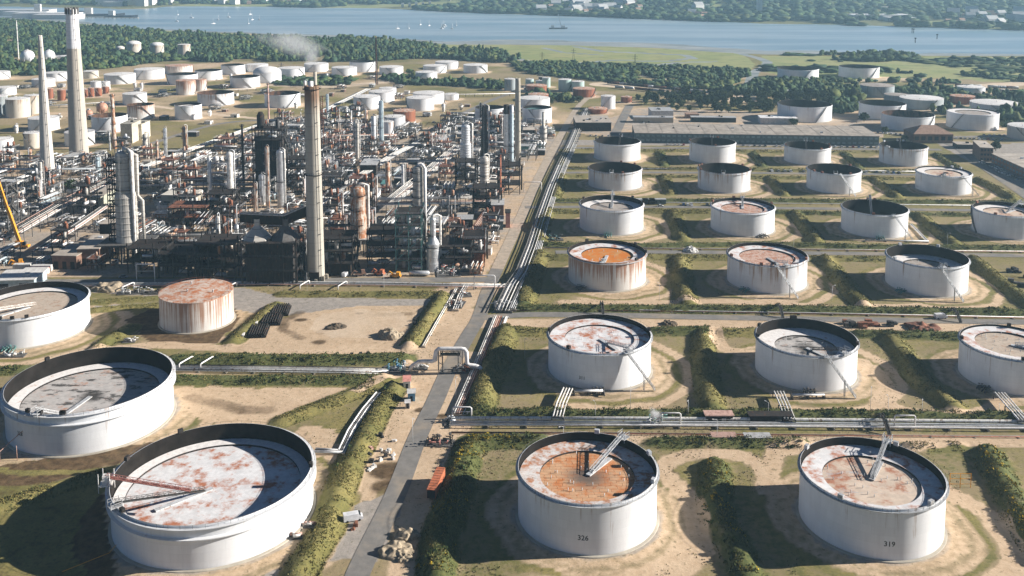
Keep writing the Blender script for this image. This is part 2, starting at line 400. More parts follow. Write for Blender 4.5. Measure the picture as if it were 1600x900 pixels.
# kind: O open floating roof, F fixed cone, D dome.  (name, xl, xr, front, base, kind, shell, roof depth, pontoon, deck, label)
TK = [
 ('F1',805.5,1031,791,872.5,'O','white',2.8,'roof_worn','roof_plate','white tank numbered 326 with orange plated floating roof beside the orange trailer'),
 ('F2',1246,1484,799,880.5,'O','white',2.6,'roof_patch','roof_beige','white tank numbered 319 with sandy floating roof stained brown at its edges'),
 ('E1',854,1020.5,554,612.5,'O','white',2.0,'roof_patch','roof_patch','white tank numbered 311 with mostly white floating roof behind the long pipe track'),
 ('E2',1178,1344,558,615,'O','white',4.3,'roof_white','roof_oily','white tank with sunken grey oil-stained roof, second beyond the long pipe track'),
 ('E3',1496,1665,565,622,'O','white',0.9,'roof_patch','roof_tan','white tank with brimming tan roof, cut by the picture edge beyond the long pipe track'),
 ('D1',886,1012,412,457,'O','white_rusty',1.9,'roof_patch','roof_orange','rust-streaked white tank with bright orange roof centre'),
 ('D2',1134.5,1264.5,416,461,'O','white_stained',1.8,'roof_patch','roof_pink','white tank with pinkish rusty roof beside the bright orange roofed tank'),
 ('D3',1382,1517.5,419,466,'O','white',5.5,'roof_white','roof_grey','white tank with deep pale floating roof, third along from the bright orange roofed tank'),
 ('C1',904,1007.5,330,369,'O','white',3.0,'roof_white','roof_grey','white tank with white roof ring and dark oily centre behind the bright orange roofed tank'),
 ('C2',1109,1213,334,371,'O','white',1.9,'roof_patch','roof_pink','white tank with brimming pink mottled roof behind the rust-stained pinkish roofed tank'),
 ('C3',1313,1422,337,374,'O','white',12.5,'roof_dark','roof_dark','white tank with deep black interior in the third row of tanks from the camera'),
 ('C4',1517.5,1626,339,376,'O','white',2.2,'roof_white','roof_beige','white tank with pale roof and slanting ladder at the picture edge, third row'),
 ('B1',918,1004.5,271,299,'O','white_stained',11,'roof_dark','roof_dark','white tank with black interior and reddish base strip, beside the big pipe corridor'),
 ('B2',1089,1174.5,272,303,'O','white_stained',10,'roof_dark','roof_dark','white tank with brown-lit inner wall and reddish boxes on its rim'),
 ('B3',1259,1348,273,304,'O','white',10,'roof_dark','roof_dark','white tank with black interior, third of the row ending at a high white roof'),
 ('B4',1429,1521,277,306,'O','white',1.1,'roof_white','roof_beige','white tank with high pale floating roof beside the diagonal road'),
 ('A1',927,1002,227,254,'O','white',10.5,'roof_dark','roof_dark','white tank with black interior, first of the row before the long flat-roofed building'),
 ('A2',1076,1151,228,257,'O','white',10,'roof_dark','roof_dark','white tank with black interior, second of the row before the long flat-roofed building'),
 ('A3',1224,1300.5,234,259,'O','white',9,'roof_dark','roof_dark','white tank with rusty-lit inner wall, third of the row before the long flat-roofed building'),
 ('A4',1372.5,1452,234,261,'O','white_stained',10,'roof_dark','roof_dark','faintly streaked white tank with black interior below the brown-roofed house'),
 ('L1',-53,142,500,548,'O','white',3.0,'roof_white','roof_tan','large white tank with dusty tan roof, cut by the picture edge near blue sheeting'),
 ('L2',-1,274.5,650,717,'O','white',6.2,'roof_white','roof_oily','large white tank numbered 328 with black oil branching over its grey roof'),
 ('L3',164,494,826,897,'O','white',5.2,'roof_white','roof_patch','largest white tank, its white roof speckled with rust below a red boom'),
 ('L4',247.5,364.5,474,521.5,'F','streaky',0,'roof_rust','roof_rust','small white tank with rusted cone roof and brown vertical streaks in a muddy basin'),
 # upper right
 ('T1',1215,1279.5,110,125.5,'O','white',6,'roof_dark','roof_teal','white tank on the marsh edge with dark sunken roof, nearer the muddy creek'),
 ('T2',1310.5,1374.5,107,123,'O','white',6,'roof_dark','roof_teal','white tank on the marsh edge with pale paved ring, further from the muddy creek'),
 ('T3',1344,1398,136,153,'F','grey_tank',0,'roof_grey','roof_grey','blue-grey weathered tank with grey roof standing in scrub'),
 ('T4',1381,1421,150,164,'F','grey_tank',0,'roof_grey','roof_grey','small dull grey tank half hidden behind a wide pale-roofed tank'),
 ('T5',1405,1475,157,172,'F','grey_tank',0,'roof_fixed','roof_fixed','weathered grey tank with wide pale dished roof'),
 ('T6',1495,1540,138,150,'F','white',0,'roof_fixed','roof_fixed','small white fixed-roof tank beside the far tanker yard'),
 ('T7',1484,1524,152,164,'F','rust_tank',0,'roof_rust','roof_rust','rust-brown tank among bushes between pale-roofed tanks'),
 ('T8',1515,1594,165,177,'F','white_stained',0,'roof_fixed','roof_fixed','low wide white tank with pale flat roof in bushes'),
 ('T9',1215,1300.5,168,192,'O','white',8,'roof_dark','roof_dark','white tank with dark interior just behind the long flat-roofed building'),
 ('T10',1342,1416,166,188,'O','white',8,'roof_dark','roof_dark','white dark-topped tank partly hidden by the brown-lit one'),
 ('T11',1377,1461,184,206,'O','white',7,'inner_rust','roof_dark','white tank with brown-lit interior behind the brown-roofed house'),
 ('T12',1479,1562,180,205,'O','white',1.0,'roof_white','roof_grey','white tank with high pale roof and slanting stair against dark trees'),
 ('T13',1574,1640,201,221,'F','cream',0,'roof_fixed','roof_fixed','greyish cream tank cut by the picture edge above the car parks'),
 # behind the plant
 ('g1',-24,16,114,125,'F','white',0,'roof_fixed','roof_fixed','white tank by the picture edge in front of the white gas spheres'),
 ('g2',209,257,110,125,'F','white',0,'roof_fixed','roof_fixed','white fixed-roof tank next to the rust-stained white tank below the woods'),
 ('g3',257.5,301,104,116,'F','white_rusty',0,'roof_fixed','roof_rust','white tank with brown stained wall directly below the woods'),
 ('g4',304,347,112,126,'O','white',3,'roof_dark','roof_dark','white tank with thin dark rim behind the rust-orange tank pair'),
 ('g5',345,383,103,117,'O','white',3,'roof_dark','roof_dark','white tank with dark rim at the foot of the woods behind the open-topped tank'),
 ('g6',384,419,102,113,'F','white_stained',0,'roof_rust','roof_fixed','white tank with reddish roof edge tucked behind the domed tank'),
 ('g7',260.5,309,118,133,'O','white',3,'roof_dark','roof_dark','white tank partly hidden by the rust-banded tank'),
 ('g8',274.5,305.5,127,149,'F','white_rusty',0,'roof_rust','roof_rust','cream tank with broad red rust band under its roof'),
 ('g9',303,322.5,125,142,'F','white_rusty',0,'roof_rust','roof_rust','rust-orange streaked tank tucked behind the rust-banded one'),
 ('g10',359,406,122,138,'O','white',6,'roof_dark','roof_dark','white open-topped tank with dark interior in front of the domed tank'),
 ('g11',162,212,118,132,'F','white',0,'roof_fixed','roof_fixed','wide white tank just behind the row of small brown tanks'),
 ('g12',129,154,112,123,'F','cream',0,'roof_fixed','roof_fixed','pinkish striped tank beside the banded chimney'),
 ('g13',69,107,115,128,'F','white',0,'roof_fixed','roof_fixed','white tank between the slender chimney and the banded chimney, furthest back'),
 ('g14',49,86,125,137,'F','white',0,'roof_fixed','roof_fixed','white tank close behind the slender chimney and the dark brown tanks'),
 ('g15',141,158,128,142,'F','white',0,'roof_fixed','roof_fixed','small white tank above the brown tanks, near the banded chimney'),
 ('g16',159,172,128,140,'F','white',0,'roof_fixed','roof_fixed','smaller white tank above the brown tanks, away from the banded chimney'),
 ('g17a',130,137,140,153,'F','rust_tank',0,'roof_rust','roof_rust','narrow brown tank hard against the banded chimney'),
 ('g17b',137.5,147,138,152,'F','rust_tank',0,'roof_rust','roof_rust','brown tank second from the banded chimney'),
 ('g17c',148,159,138,151,'F','rust_tank',0,'roof_rust','roof_rust','brown tank third from the banded chimney'),
 ('g17d',160,170,136,147,'F','rust_tank',0,'roof_rust','roof_rust','brown tank fourth from the banded chimney'),
 ('g18a',71,83,139,155,'F','rust_tank',0,'roof_rust','roof_rust','dark brown tank beside the slender chimney'),
 ('g18b',89,102.5,141,158,'F','rust_tank',0,'roof_rust','roof_rust','brown tank midway between the slender chimney and banded chimney'),
 ('g19',191,229.5,148,165,'F','white',0,'roof_fixed','roof_fixed','plain white flat-topped tank behind the rust-topped tank'),
 ('g20',198,241,166,187,'O','white_rusty',3,'inner_rust','roof_dark','cream tank with rust dripping from its rim'),
 ('g21',272.5,315,166,188,'O','white',2.5,'roof_white','roof_dark','white tank with half white half black top on the open grass'),
 ('g22',308,365.5,148,166,'O','white_stained',6,'inner_rust','roof_dark','off-white open tank with rusty smear on its wall'),
 ('g23',142,199,184,208,'O','white',6,'inner_rust','roof_dark','white tank with dark open top behind the cream furnace houses'),
 ('g24',43,92.5,187,206,'F','white',0,'roof_fixed','roof_fixed','white tank directly behind the slender chimney shaft'),
 ('g25',7.5,47,156,185,'F','cream',0,'roof_fixed','roof_fixed','tall greyish cream tank, the front one of the grey trio by the picture edge'),
 ('g26',37,63,150,179,'F','cream',0,'roof_fixed','roof_fixed','tall grey tank squeezed between the cream tank and the slender chimney'),
 ('g27',-14,12,151,180,'F','grey_tank',0,'roof_fixed','roof_fixed','tall grey tank half out of the picture'),
 ('g28',-10,25.5,138,150,'F','white',0,'roof_fixed','roof_fixed','white tank behind the grey trio by the picture edge'),
 ('g29',100,148,209,230,'F','white',0,'roof_fixed','roof_fixed','white tank at the foot of the banded chimney'),
 ('g30',36,64,209,233,'F','cream',0,'roof_rust','roof_fixed','small cream tank with rusty stains beside the slender chimney'),
 ('g31',-20,21,220,246,'F','white',0,'roof_fixed','roof_fixed','white tank at the picture edge behind the crane boom'),
 ('g35',395,439.5,115,130,'D','white',0,'roof_fixed','roof_fixed','white tank with pale dome roof near the tall concrete chimney top'),
 ('g36',434,476,108,122,'F','white',0,'roof_fixed','roof_fixed','white tank between the domed tank and the smoke plume'),
 ('g37',475,513,101,113,'F','white',0,'roof_fixed','roof_fixed','white tank directly behind the smoke plume'),
 ('g38',518,557.5,107,119,'F','white',0,'roof_fixed','roof_fixed','white tank in front of the dark-topped tank near the flare stack'),
 ('g39',546,587.5,98,113,'O','white',4,'roof_dark','roof_dark','tall white tank with dark top beside the thin flare stack'),
 ('g40',592.5,630,106,117,'F','white',0,'roof_fixed','roof_fixed','white tank just past the flare stack with bushes before it'),
 ('g41',661,697.5,104,115,'F','white',0,'roof_fixed','roof_fixed','white tank, middle of the three below the end of the woods'),
 ('g42',680,716,98,109,'F','white',0,'roof_fixed','roof_fixed','white tank, back one of the three below the end of the woods'),
 ('g43',649,683,114,126,'F','white',0,'roof_fixed','roof_fixed','white tank, front one of the three below the end of the woods'),
 ('g44',724,761.5,103,115,'F','white',0,'roof_fixed','roof_fixed','lone white tank standing past the end of the woods'),
 ('g45',694,716.5,148,157,'F','white',0,'roof_fixed','roof_fixed','small white tank behind the pair in the middle of the works'),
 ('g46',645,694,148,164,'F','white',0,'roof_fixed','roof_fixed','white tank half hidden behind the tank with a shining plain wall'),
 ('g47',635,678,155,174,'F','white',0,'roof_fixed','roof_fixed','white tank with shining plain wall behind the rust-red tank'),
 ('g48',576,616,145,161,'F','white',0,'roof_fixed','roof_fixed','white tank, middle one stepped behind the slim bluish column'),
 ('g49',592,619,139,152,'F','white',0,'roof_fixed','roof_fixed','white tank, furthest one stepped behind the slim bluish column'),
 ('g50',552,594,153,172,'F','white',0,'roof_fixed','roof_fixed','white tank, nearest one stepped behind the slim bluish column'),
 ('g51',614,649,175,192,'F','rust_tank',0,'roof_rust','roof_rust','rust-red tank standing behind a white tank in the works'),
 ('g52',600,633,184,203,'F','white',0,'roof_fixed','roof_fixed','white tank standing before the rust-red tank'),
 ('g53',597,615,191,215,'F','white_stained',0,'roof_fixed','roof_fixed','narrow white tank with rusty foot, before the tank hiding the rust-red one'),
 ('g54',549,562.5,167,183,'F','white',0,'roof_fixed','roof_fixed','little white upright tank beyond the tall concrete chimney'),
 ('g55',413,469,149,169,'O','white',6,'inner_rust','roof_dark','white open-topped tank with rusty inner wall beside the tall concrete chimney'),
 ('g56',742,789,171,191,'O','white',5,'roof_teal','roof_teal','white tank with teal shaded top behind the dark lattice column'),
 ('g57',788,806,124,142,'F','grey_tank',0,'roof_fixed','roof_fixed','grey tank behind the slender stack among trees'),
 ('g58',821,834,124,135,'F','teal_tank',0,'roof_fixed','roof_fixed','small pale green tank, lowest of the green cluster'),
 ('g59',837,851,127,136,'F','teal_tank',0,'roof_fixed','roof_fixed','small pale green tank in the middle of the green cluster'),
 ('g60',847,860,122,137,'F','teal_tank',0,'roof_fixed','roof_fixed','slim pale green tank at the end of the green cluster'),
 ('g61',872.5,892.5,125,143,'F','teal_tank',0,'roof_fixed','roof_fixed','tall pale green tank with a mast behind it'),
 ('g62',893,913,128,144,'F','teal_tank',0,'roof_fixed','roof_fixed','tall pale green tank directly behind the wider rust-brown tank'),
 ('g63',822,854.5,135,145,'F','rust_tank',0,'roof_rust','roof_rust','rust-brown tank in front of the small pale green tanks'),
 ('g64',895,929.5,140,153,'F','rust_tank',0,'roof_rust','roof_rust','rust-brown tank in front of the tall pale green tanks'),
 ('g65',939,961.5,151,171,'F','white',0,'roof_fixed','roof_fixed','tall lone white tank before rust-brown tank and trees'),
 ('g66',970,987.5,152,161,'F','rust_tank',0,'roof_rust','roof_rust','small rust-brown tank at the edge of the trees'),
 ('g67',825,857,149,159,'F','rust_tank',0,'roof_rust','roof_rust','rusty roofed tank peeping over the twin white tanks'),
 ('g68',811,859,156,173,'F','white',0,'roof_fixed','roof_fixed','white tank behind the teal-topped white tank near slender stack'),
 ('g69',816,862,171,194,'O','white',3,'roof_teal','roof_teal','white tank with teal shaded top beside the slender stack'),
 ('g70',919,949,171,179,'F','rust_tank',0,'roof_rust','roof_rust','low rust-red tank on the apron by the lone white tank'),
 # in the woods
 ('w1',181,194.5,75,85,'D','cream',0,'roof_fixed','roof_fixed','smallest grey domed tank standing in the woods'),
 ('w2',197,220.5,69,87,'D','cream',0,'roof_fixed','roof_fixed','grey domed tank in the woods beside the smallest domed one'),
 ('w3',234,256,71,89,'D','cream',0,'roof_fixed','roof_fixed','grey domed tank in the middle of the woodland tanks'),
 ('w4',277,297.5,70,90,'F','cream',0,'roof_fixed','roof_fixed','grey flat-topped tank in the woods'),
]
TS = {}
for r in TK: TS[r[0]] = solve_tank(r[1], r[2], r[3], r[4])

# ------------------------------------------------------------------ ground plan in photo pixels
# bunds: (polyline, half width m, height m, cover)   cover g olive grass, b dark bushes, y bushes in yellow flower
BUNDS = [
 ([(738,692),(729,715),(718,748),(705,790),(687,840),(681,905)],5.4,2.8,'y'),
 ([(738,692),(790,690),(845,690)],4.5,2.4,'y'),
 ([(1022,692),(1140,693),(1250,694)],3.2,2.0,'b'),
 ([(1418,700),(1500,697)],3.0,1.5,'g'),
 ([(1117,730),(1117,787),(1128,830),(1150,850),(1168,905)],5.0,2.8,'y'),
 ([(1542,707),(1568,760),(1600,822),(1640,880)],5.0,2.8,'y'),
 ([(742,650),(900,650),(1100,651),(1300,652),(1640,656),(2000,661)],4.2,2.4,'b'),
 ([(790,518),(775,560),(758,600),(746,646)],6.0,3.0,'g'),
 ([(786,519),(856,519)],4.0,2.2,'g'),
 ([(1018,519),(1112,519)],4.0,2.2,'b'),
 ([(1128,521),(1182,521)],4.0,2.2,'g'),
 ([(1338,523),(1497,527)],4.2,2.2,'b'),
 ([(1098,522),(1100,560),(1105,600),(1112,638)],5.0,2.6,'g'),
 ([(1387,525),(1412,555),(1432,590),(1460,615),(1490,638)],5.2,2.6,'g'),
 ([(812,483),(1000,484),(1200,485),(1640,491),(2000,496)],4.2,2.2,'b'),
 ([(843,397),(832,430),(818,478)],5.5,2.6,'g'),
 ([(845,404),(890,404)],3.5,1.8,'g'),
 ([(1010,403),(1140,404)],3.5,1.8,'g'),
 ([(1258,405),(1384,406)],3.5,1.8,'g'),
 ([(1062,404),(1064,425),(1072,474)],5.5,2.6,'g'),
 ([(1288,406),(1310,432),(1348,478)],5.5,2.6,'g'),
 ([(1520,406),(1556,436),(1600,470),(1640,500)],5.0,2.6,'g'),
 ([(850,383),(900,384),(1030,384),(1180,383),(1382,387),(1640,389),(2000,394)],3.5,1.8,'b'),
 ([(857,329),(847,352),(843,378)],5.0,2.4,'g'),
 ([(858,331),(906,332)],3.5,1.7,'g'),
 ([(1006,331),(1110,332)],3.5,1.7,'g'),
 ([(1214,333),(1314,335)],3.5,1.7,'b'),
 ([(1424,335),(1520,337)],3.5,1.7,'b'),
 ([(1052,332),(1058,350),(1066,374)],5.0,2.4,'g'),
 ([(1242,334),(1258,354),(1276,378)],5.0,2.4,'g'),
 ([(1436,337),(1460,358),(1492,381)],5.0,2.4,'g'),
 ([(872,314),(1000,314),(1180,314),(1400,316),(1640,318)],3.2,1.6,'b'),
 ([(877,274),(872,292),(866,310)],4.5,2.2,'g'),
 ([(878,276),(920,276)],3,1.5,'g'),
 ([(1004,276),(1092,277)],3,1.5,'g'),
 ([(1172,278),(1262,279)],3,1.5,'g'),
 ([(1346,279),(1432,281)],3,1.5,'g'),
 ([(1037,277),(1043,290),(1048,303)],4.5,2.2,'g'),
 ([(1204,279),(1214,292),(1226,305)],4.5,2.2,'g'),
 ([(1366,280),(1384,294),(1402,308)],4.5,2.2,'g'),
 ([(1527,281),(1556,296),(1582,310)],4.5,2.4,'g'),
 ([(878,264),(1000,264),(1200,266),(1480,269)],3,1.4,'g'),
 ([(884,236),(880,248),(877,260)],4,2,'g'),
 ([(886,235),(930,235)],2.8,1.3,'g'),
 ([(1002,236),(1078,236)],2.8,1.3,'g'),
 ([(1150,237),(1226,238)],2.8,1.3,'g'),
 ([(1300,238),(1374,239)],2.8,1.3,'g'),
 ([(1031,239),(1034,249),(1038,259)],4,2,'b'),
 ([(1177,240),(1184,250),(1192,260)],4,2,'b'),
 ([(1321,241),(1330,251),(1342,262)],4,2,'b'),
 ([(1462,242),(1480,254),(1500,267)],4,2.2,'b'),
 # left side
 ([(617,608),(592,640),(568,690),(545,730),(528,770),(510,830),(465,900)],4.8,2.4,'g'),
 ([(440,659),(500,636),(550,616),(604,598)],4.5,1.6,'g'),
 ([(274,563),(400,564),(632,562)],5.0,2.2,'b'),
 ([(276,594),(400,595),(560,595),(600,592)],4.0,1.6,'b'),
 ([(165,741),(90,763),(40,779),(-30,800)],4.0,1.5,'g'),
 ([(440,460),(560,461),(692,462)],3.5,1.6,'g'),
 ([(694,463),(672,494),(640,542)],4.5,2.4,'g'),
 ([(365,534),(392,510),(432,478)],4.5,2.0,'g'),
 ([(148,549),(172,530),(205,512)],4.0,1.6,'g'),
 ([(142,486),(180,482),(248,478)],3.0,1.0,'g'),
 ([(140,473),(245,466)],3.0,0.8,'g'),
 ([(-30,582),(35,578)],4.0,1.6,'b'),
]
ROADS = [  # polyline px, width m
 ([(380,1300),(520,1010),(560,895),(617,775),(652,685),(680,627),(703,575),(733,522),(748,497),(762,455),(777,420)], 6.6),
 ([(777,420),(800,370),(817,332),(837,287),(858,245),(880,205),(905,165),(930,145)],6.6),
 ([(744,497.5),(800,493),(850,491.5),(1000,493.5),(1200,497.5),(1640,504)],6.0),
 ([(-60,441),(200,439.5),(500,438),(766,437)],7.0),
 ([(868,394),(1050,394),(1300,396),(1640,400)],6.0),
 ([(820,324),(1000,323),(1200,325),(1640,330)],6.0),
 ([(860,270),(1000,269.5),(1250,271),(1500,274)],5.5),
 ([(872,231),(1000,231),(1200,232),(1470,234)],8.0),
 ([(1440,215),(1490,227),(1540,262),(1600,303),(1660,345)],9.0),
 ([(1380,205),(1440,215),(1500,214),(1640,212)],8.0),
 ([(200,237),(330,196),(420,187),(480,185)],7.0),
 ([(620,232),(700,190),(760,160),(800,145)],7.0),
 ([(960,212),(976,180),(984,165)],9.0),
]
def pdist(X, Y, poly):
    """distance of points to a world polyline"""
    d = np.full(X.shape, 1e9)
    for (x0, y0), (x1, y1) in zip(poly[:-1], poly[1:]):
        dx, dy = x1 - x0, y1 - y0
        L = dx * dx + dy * dy + 1e-9
        t = np.clip(((X - x0) * dx + (Y - y0) * dy) / L, 0, 1)
        d = np.minimum(d, np.hypot(X - x0 - t * dx, Y - y0 - t * dy))
    return d
def inpoly(X, Y, poly):
    c = np.zeros(X.shape, dtype=bool)
    n = len(poly); j = n - 1
    for i in range(n):
        xi, yi = poly[i]; xj, yj = poly[j]
        m = ((yi > Y) != (yj > Y)) & (X < (xj - xi) * (Y - yi) / (yj - yi + 1e-12) + xi)
        c ^= m; j = i
    return c
def sm(x, a, b):
    t = np.clip((x - a) / (b - a), 0, 1)
    return t * t * (3 - 2 * t)
# cheap value noise on arrays
def vnoise(X, Y, s, seed=0):
    x, y = X / s, Y / s
    xi, yi = np.floor(x).astype(np.int64), np.floor(y).astype(np.int64)
    fx, fy = x - xi, y - yi
    fx = fx * fx * (3 - 2 * fx); fy = fy * fy * (3 - 2 * fy)
    def h(a, b):
        v = (a * 374761393 + b * 668265263 + seed * 974634711) & 0x7fffffff
        v = ((v ^ (v >> 13)) * 1274126177) & 0x7fffffff
        return ((v ^ (v >> 16)) & 0xffff) / 65535.0
    return (h(xi, yi) * (1 - fx) + h(xi + 1, yi) * fx) * (1 - fy) + (h(xi, yi + 1) * (1 - fx) + h(xi + 1, yi + 1) * fx) * fy

NEAR = GL([(-2200,24),(-300,26),(0,29),(95,34),(140,38),(200,45),(330,51),(420,54),(500,59),(600,64),(700,69),(800,69.5),(900,72),(1000,75),(1100,80),(1160,84),(1200,86),(1300,86.5),(1450,88),(1600,89),(1900,91),(3800,95)])
FAR = GL([(-2600,10),(-300,9),(0,10),(160,12.5),(185,14),(225,13),(250,9.5),(400,10),(500,12),(600,13),(700,18),(800,22),(900,25),(1000,29),(1100,33),(1200,37),(1400,41),(1600,47),(1900,52),(4200,60)])
NX = np.array([p[0] for p in NEAR]); NY = np.array([p[1] for p in NEAR])
FX = np.array([p[0] for p in FAR]); FY = np.array([p[1] for p in FAR])
WB = [(GL(p), hw, h, c) for p, hw, h, c in BUNDS]
WR = [(GL(p), w) for p, w in ROADS]
PLANT = GL([(-120,433),(758,433),(880,224),(845,196),(760,180),(640,205),(560,190),(470,186),(400,205),(300,238),(100,247),(-120,262)])

def bund_height(X, Y):
    H = np.zeros(X.shape)
    for poly, hw, h, c in WB:
        xs = [p[0] for p in poly]; ys = [p[1] for p in poly]
        m = (X > min(xs) - hw) & (X < max(xs) + hw) & (Y > min(ys) - hw) & (Y < max(ys) + hw)
        if not m.any(): continue
        d = pdist(X[m], Y[m], poly)
        H[m] = np.maximum(H[m], h * (0.78 + 0.4 * vnoise(X[m], Y[m], 13, 91)) * sm(d + 1.4 * (vnoise(X[m], Y[m], 5, 92) - 0.5), hw, hw * 0.22))
    # keep tanks and roads clear
    for r in TK:
        x, y, R, _ = TS[r[0]]
        H *= sm(np.hypot(X - x, Y - y), R + 0.6, R + 3.0) if R > 0 else 1
    for poly, w in WR:
        xs = [p[0] for p in poly]; ys = [p[1] for p in poly]
        m = (X > min(xs) - 12) & (X < max(xs) + 12) & (Y > min(ys) - 12) & (Y < max(ys) + 12)
        if m.any(): H[m] *= sm(pdist(X[m], Y[m], poly), w / 2 + 0.4, w / 2 + 2.4)
    return H
def terrain_z(X, Y):
    H = bund_height(X, Y)
    yn = np.interp(X, NX, NY); yf = np.interp(X, FX, FY)
    wob = 60 * (vnoise(X, Y, 130, 3) - 0.5) + 25 * (vnoise(X, Y, 45, 4) - 0.5)
    dn = Y - yn + wob
    wid = 80 + 90 * sm(X, -500, 100) * (1 - 0.8 * sm(X, 250, 700))
    H -= 2.2 * sm(dn, 0, wid * 1.25)
    H += 2.2 * sm(Y - yf + wob * 0.6, -10, 40)
    H += 26 * sm(Y - yf, 30, 900) * (0.5 + vnoise(X, Y, 420, 9)) 
    return H
WATER_Z = -1.15

def build_ground():
    xs = np.concatenate([-7500 + np.arange(0, 10) * 500, np.linspace(-2500, -420, 66)[:-1], np.arange(-420, 470, 1.75), np.linspace(470, 2500, 66)[1:], 3000 + np.arange(0, 10) * 500])
    ys = np.concatenate([np.linspace(-400, 175, 12)[:-1], np.arange(175, 760, 1.75), np.arange(760, 1250, 4.5), np.arange(1250, 2500, 13), np.arange(2500, 4300, 40), np.linspace(4300, 9500, 20)])
    X, Y = np.meshgrid(xs, ys)
    Z = terrain_z(X, Y)
    sh = X.shape
    nA = vnoise(X, Y, 30, 1); nB = vnoise(X, Y, 9, 2); nC = vnoise(X, Y, 90, 7)
    grass = np.full(sh, 0.52) + 0.25 * (nA - 0.5); sand = np.full(sh, 0.22) + 0.3 * (nC - 0.5)
    grav = np.zeros(sh); mud = np.zeros(sh); lush = 0.22 + 0.6 * (vnoise(X, Y, 24, 15) - 0.5); marsh = np.zeros(sh); flat = np.zeros(sh); pale = np.zeros(sh)
    def region(arr, px, v, soft=0):
        m = inpoly(X, Y, GL(px)); arr[m] = v
    def line(arr, px, w, v, soft=2.0, world=False):
        poly = px if world else GL(px)
        a = [p[0] for p in poly]; b = [p[1] for p in poly]; q = w + soft
        m = (X > min(a) - q) & (X < max(a) + q) & (Y > min(b) - q) & (Y < max(b) + q)
        if m.any():
            k = 1 - sm(pdist(X[m], Y[m], poly), w / 2, w / 2 + soft)
            arr[m] = arr[m] * (1 - k) + v * k
    # beyond the works
    back = Y > 900
    sand[back] = 0.42 + 0.5 * (nC[back] - 0.5); grass[back] = 0.45 + 0.5 * (nA[back] - 0.5)
    # plant yard
    m = inpoly(X, Y, PLANT); sand[m] = 0.66 + 0.25 * (nA[m] - 0.5); grass[m] = 0.05; grav[m] = 0.50 + 0.3 * (nC[m] - 0.5)
    region(grav, [(690,432),(756,432),(792,372),(700,395)], 0.2)
    # tank basins: aprons, worn ring, tracks
    for r in TK:
        x, y, R, h = TS[r[0]]
        d = np.hypot(X - x, Y - y) - R
        m = d < 24
        if y < 760:
            dd = d[m] + 2.6 * (nB[m] - 0.5) + 3.5 * (nA[m] - 0.5)
            big = r[0][0] in 'FELD'; 
            k = 1 - sm(dd, 7, 9.5); sand[m] = sand[m] * (1 - k) + k * (0.60 if big else 0.56); grass[m] *= (1 - k * 0.92)
            k = sm(dd, 7.6, 8.4) * (1 - sm(dd, 10.2, 11.2)); grass[m] = np.maximum(grass[m], 0.66 * k); k = sm(dd, 3.4, 4.0) * (1 - sm(dd, 5.0, 5.8)); sand[m] -= 0.22 * k
            ang = np.arctan2(Y[m] - y, X[m] - x)
            k = sm(dd, 11.0, 12.5) * (1 - sm(dd, 15.0, 16.5)) * sm(np.cos(ang + 0.5), -0.35, 0.3)
            sand[m] = np.maximum(sand[m], 0.95 * k); grass[m] *= (1 - k * 0.95)
            k = 1 - sm(d[m], 0.8, 2.6); grav[m] = np.maximum(grav[m], 0.55 * k)
        else:
            k = 1 - sm(d[m], 4, 9); sand[m] = sand[m] * (1 - k) + 0.7 * k; grass[m] *= 1 - k
    # sand / dirt areas
    region(sand, [(440,500),(500,482),(600,476),(676,480),(668,505),(640,548),(560,549),(420,549),(360,548),(395,525)], 0.98)
    region(grass, [(440,500),(500,482),(600,476),(676,480),(668,505),(640,548),(560,549),(420,549),(360,548),(395,525)], 0.08)
    region(sand, [(276,606),(400,608),(560,606),(596,603),(450,655),(410,665),(330,660),(290,640)], 0.95)
    region(grass, [(276,606),(400,608),(560,606),(596,603),(450,655),(410,665),(330,660),(290,640)], 0.12)
    region(sand, [(430,690),(480,664),(525,672),(530,708),(490,716)], 0.85)
    region(grass, [(430,690),(480,664),(525,672),(530,708),(490,716)], 0.2)
    line(sand, [(645,930),(655,800),(690,700),(715,640),(735,560)], 9, 0.9, 4); line(grass, [(645,930),(655,800),(690,700),(715,640),(735,560)], 9, 0.1, 4)
    line(sand, [(600,740),(640,640),(690,545),(720,490)], 12, 0.92, 4); line(grass, [(600,740),(640,640),(690,545),(720,490)], 12, 0.08, 4)
    line(sand, [(700,470),(735,452)], 22, 0.8, 6); line(grass, [(700,470),(735,452)], 22, 0.1, 6)
    line(sand, [(745,505.5),(1000,505),(1300,509),(1640,513)], 7.5, 0.92, 2.5); line(grass, [(745,505.5),(1000,505),(1300,509),(1640,513)], 7.5, 0.1, 2.5)
    line(sand, [(690,686),(900,684),(1250,687),(1640,690)], 5.0, 0.88); line(grass, [(690,686),(900,684),(1250,687),(1640,690)], 5, 0.1)
    region(pale, [(500,490),(560,482),(630,486),(645,505),(600,528),(520,530),(480,515)], 0.52)
    # gravel
    line(mud, [(470,488),(445,500),(442,515),(470,528)], 3, 0.6, 3); line(mud, [(590,492),(640,490)], 3, 0.5, 3); line(mud, [(500,520),(520,508),(535,508)], 3, 0.5, 3); line(mud, [(300,620),(380,640),(420,640)], 4, 0.5, 4)
    region(grav, [(130,455),(380,450),(440,464),(692,468),(684,479),(560,478),(440,494),(380,486),(300,468)], 0.95)
    region(grass, [(130,455),(380,450),(440,464),(692,468),(684,479),(560,478),(440,494),(380,486),(300,468)], 0.05)
    region(grav, [(556,790),(602,770),(640,700),(652,710),(606,850),(585,880),(520,868)], 0.9); region(grass, [(556,790),(602,770),(640,700),(652,710),(606,850),(585,880),(520,868)], 0.05)
    line(grav, [(575,848),(500,872),(430,903)], 5, 0.95); line(grass, [(575,848),(500,872),(430,903)], 5, 0.0)
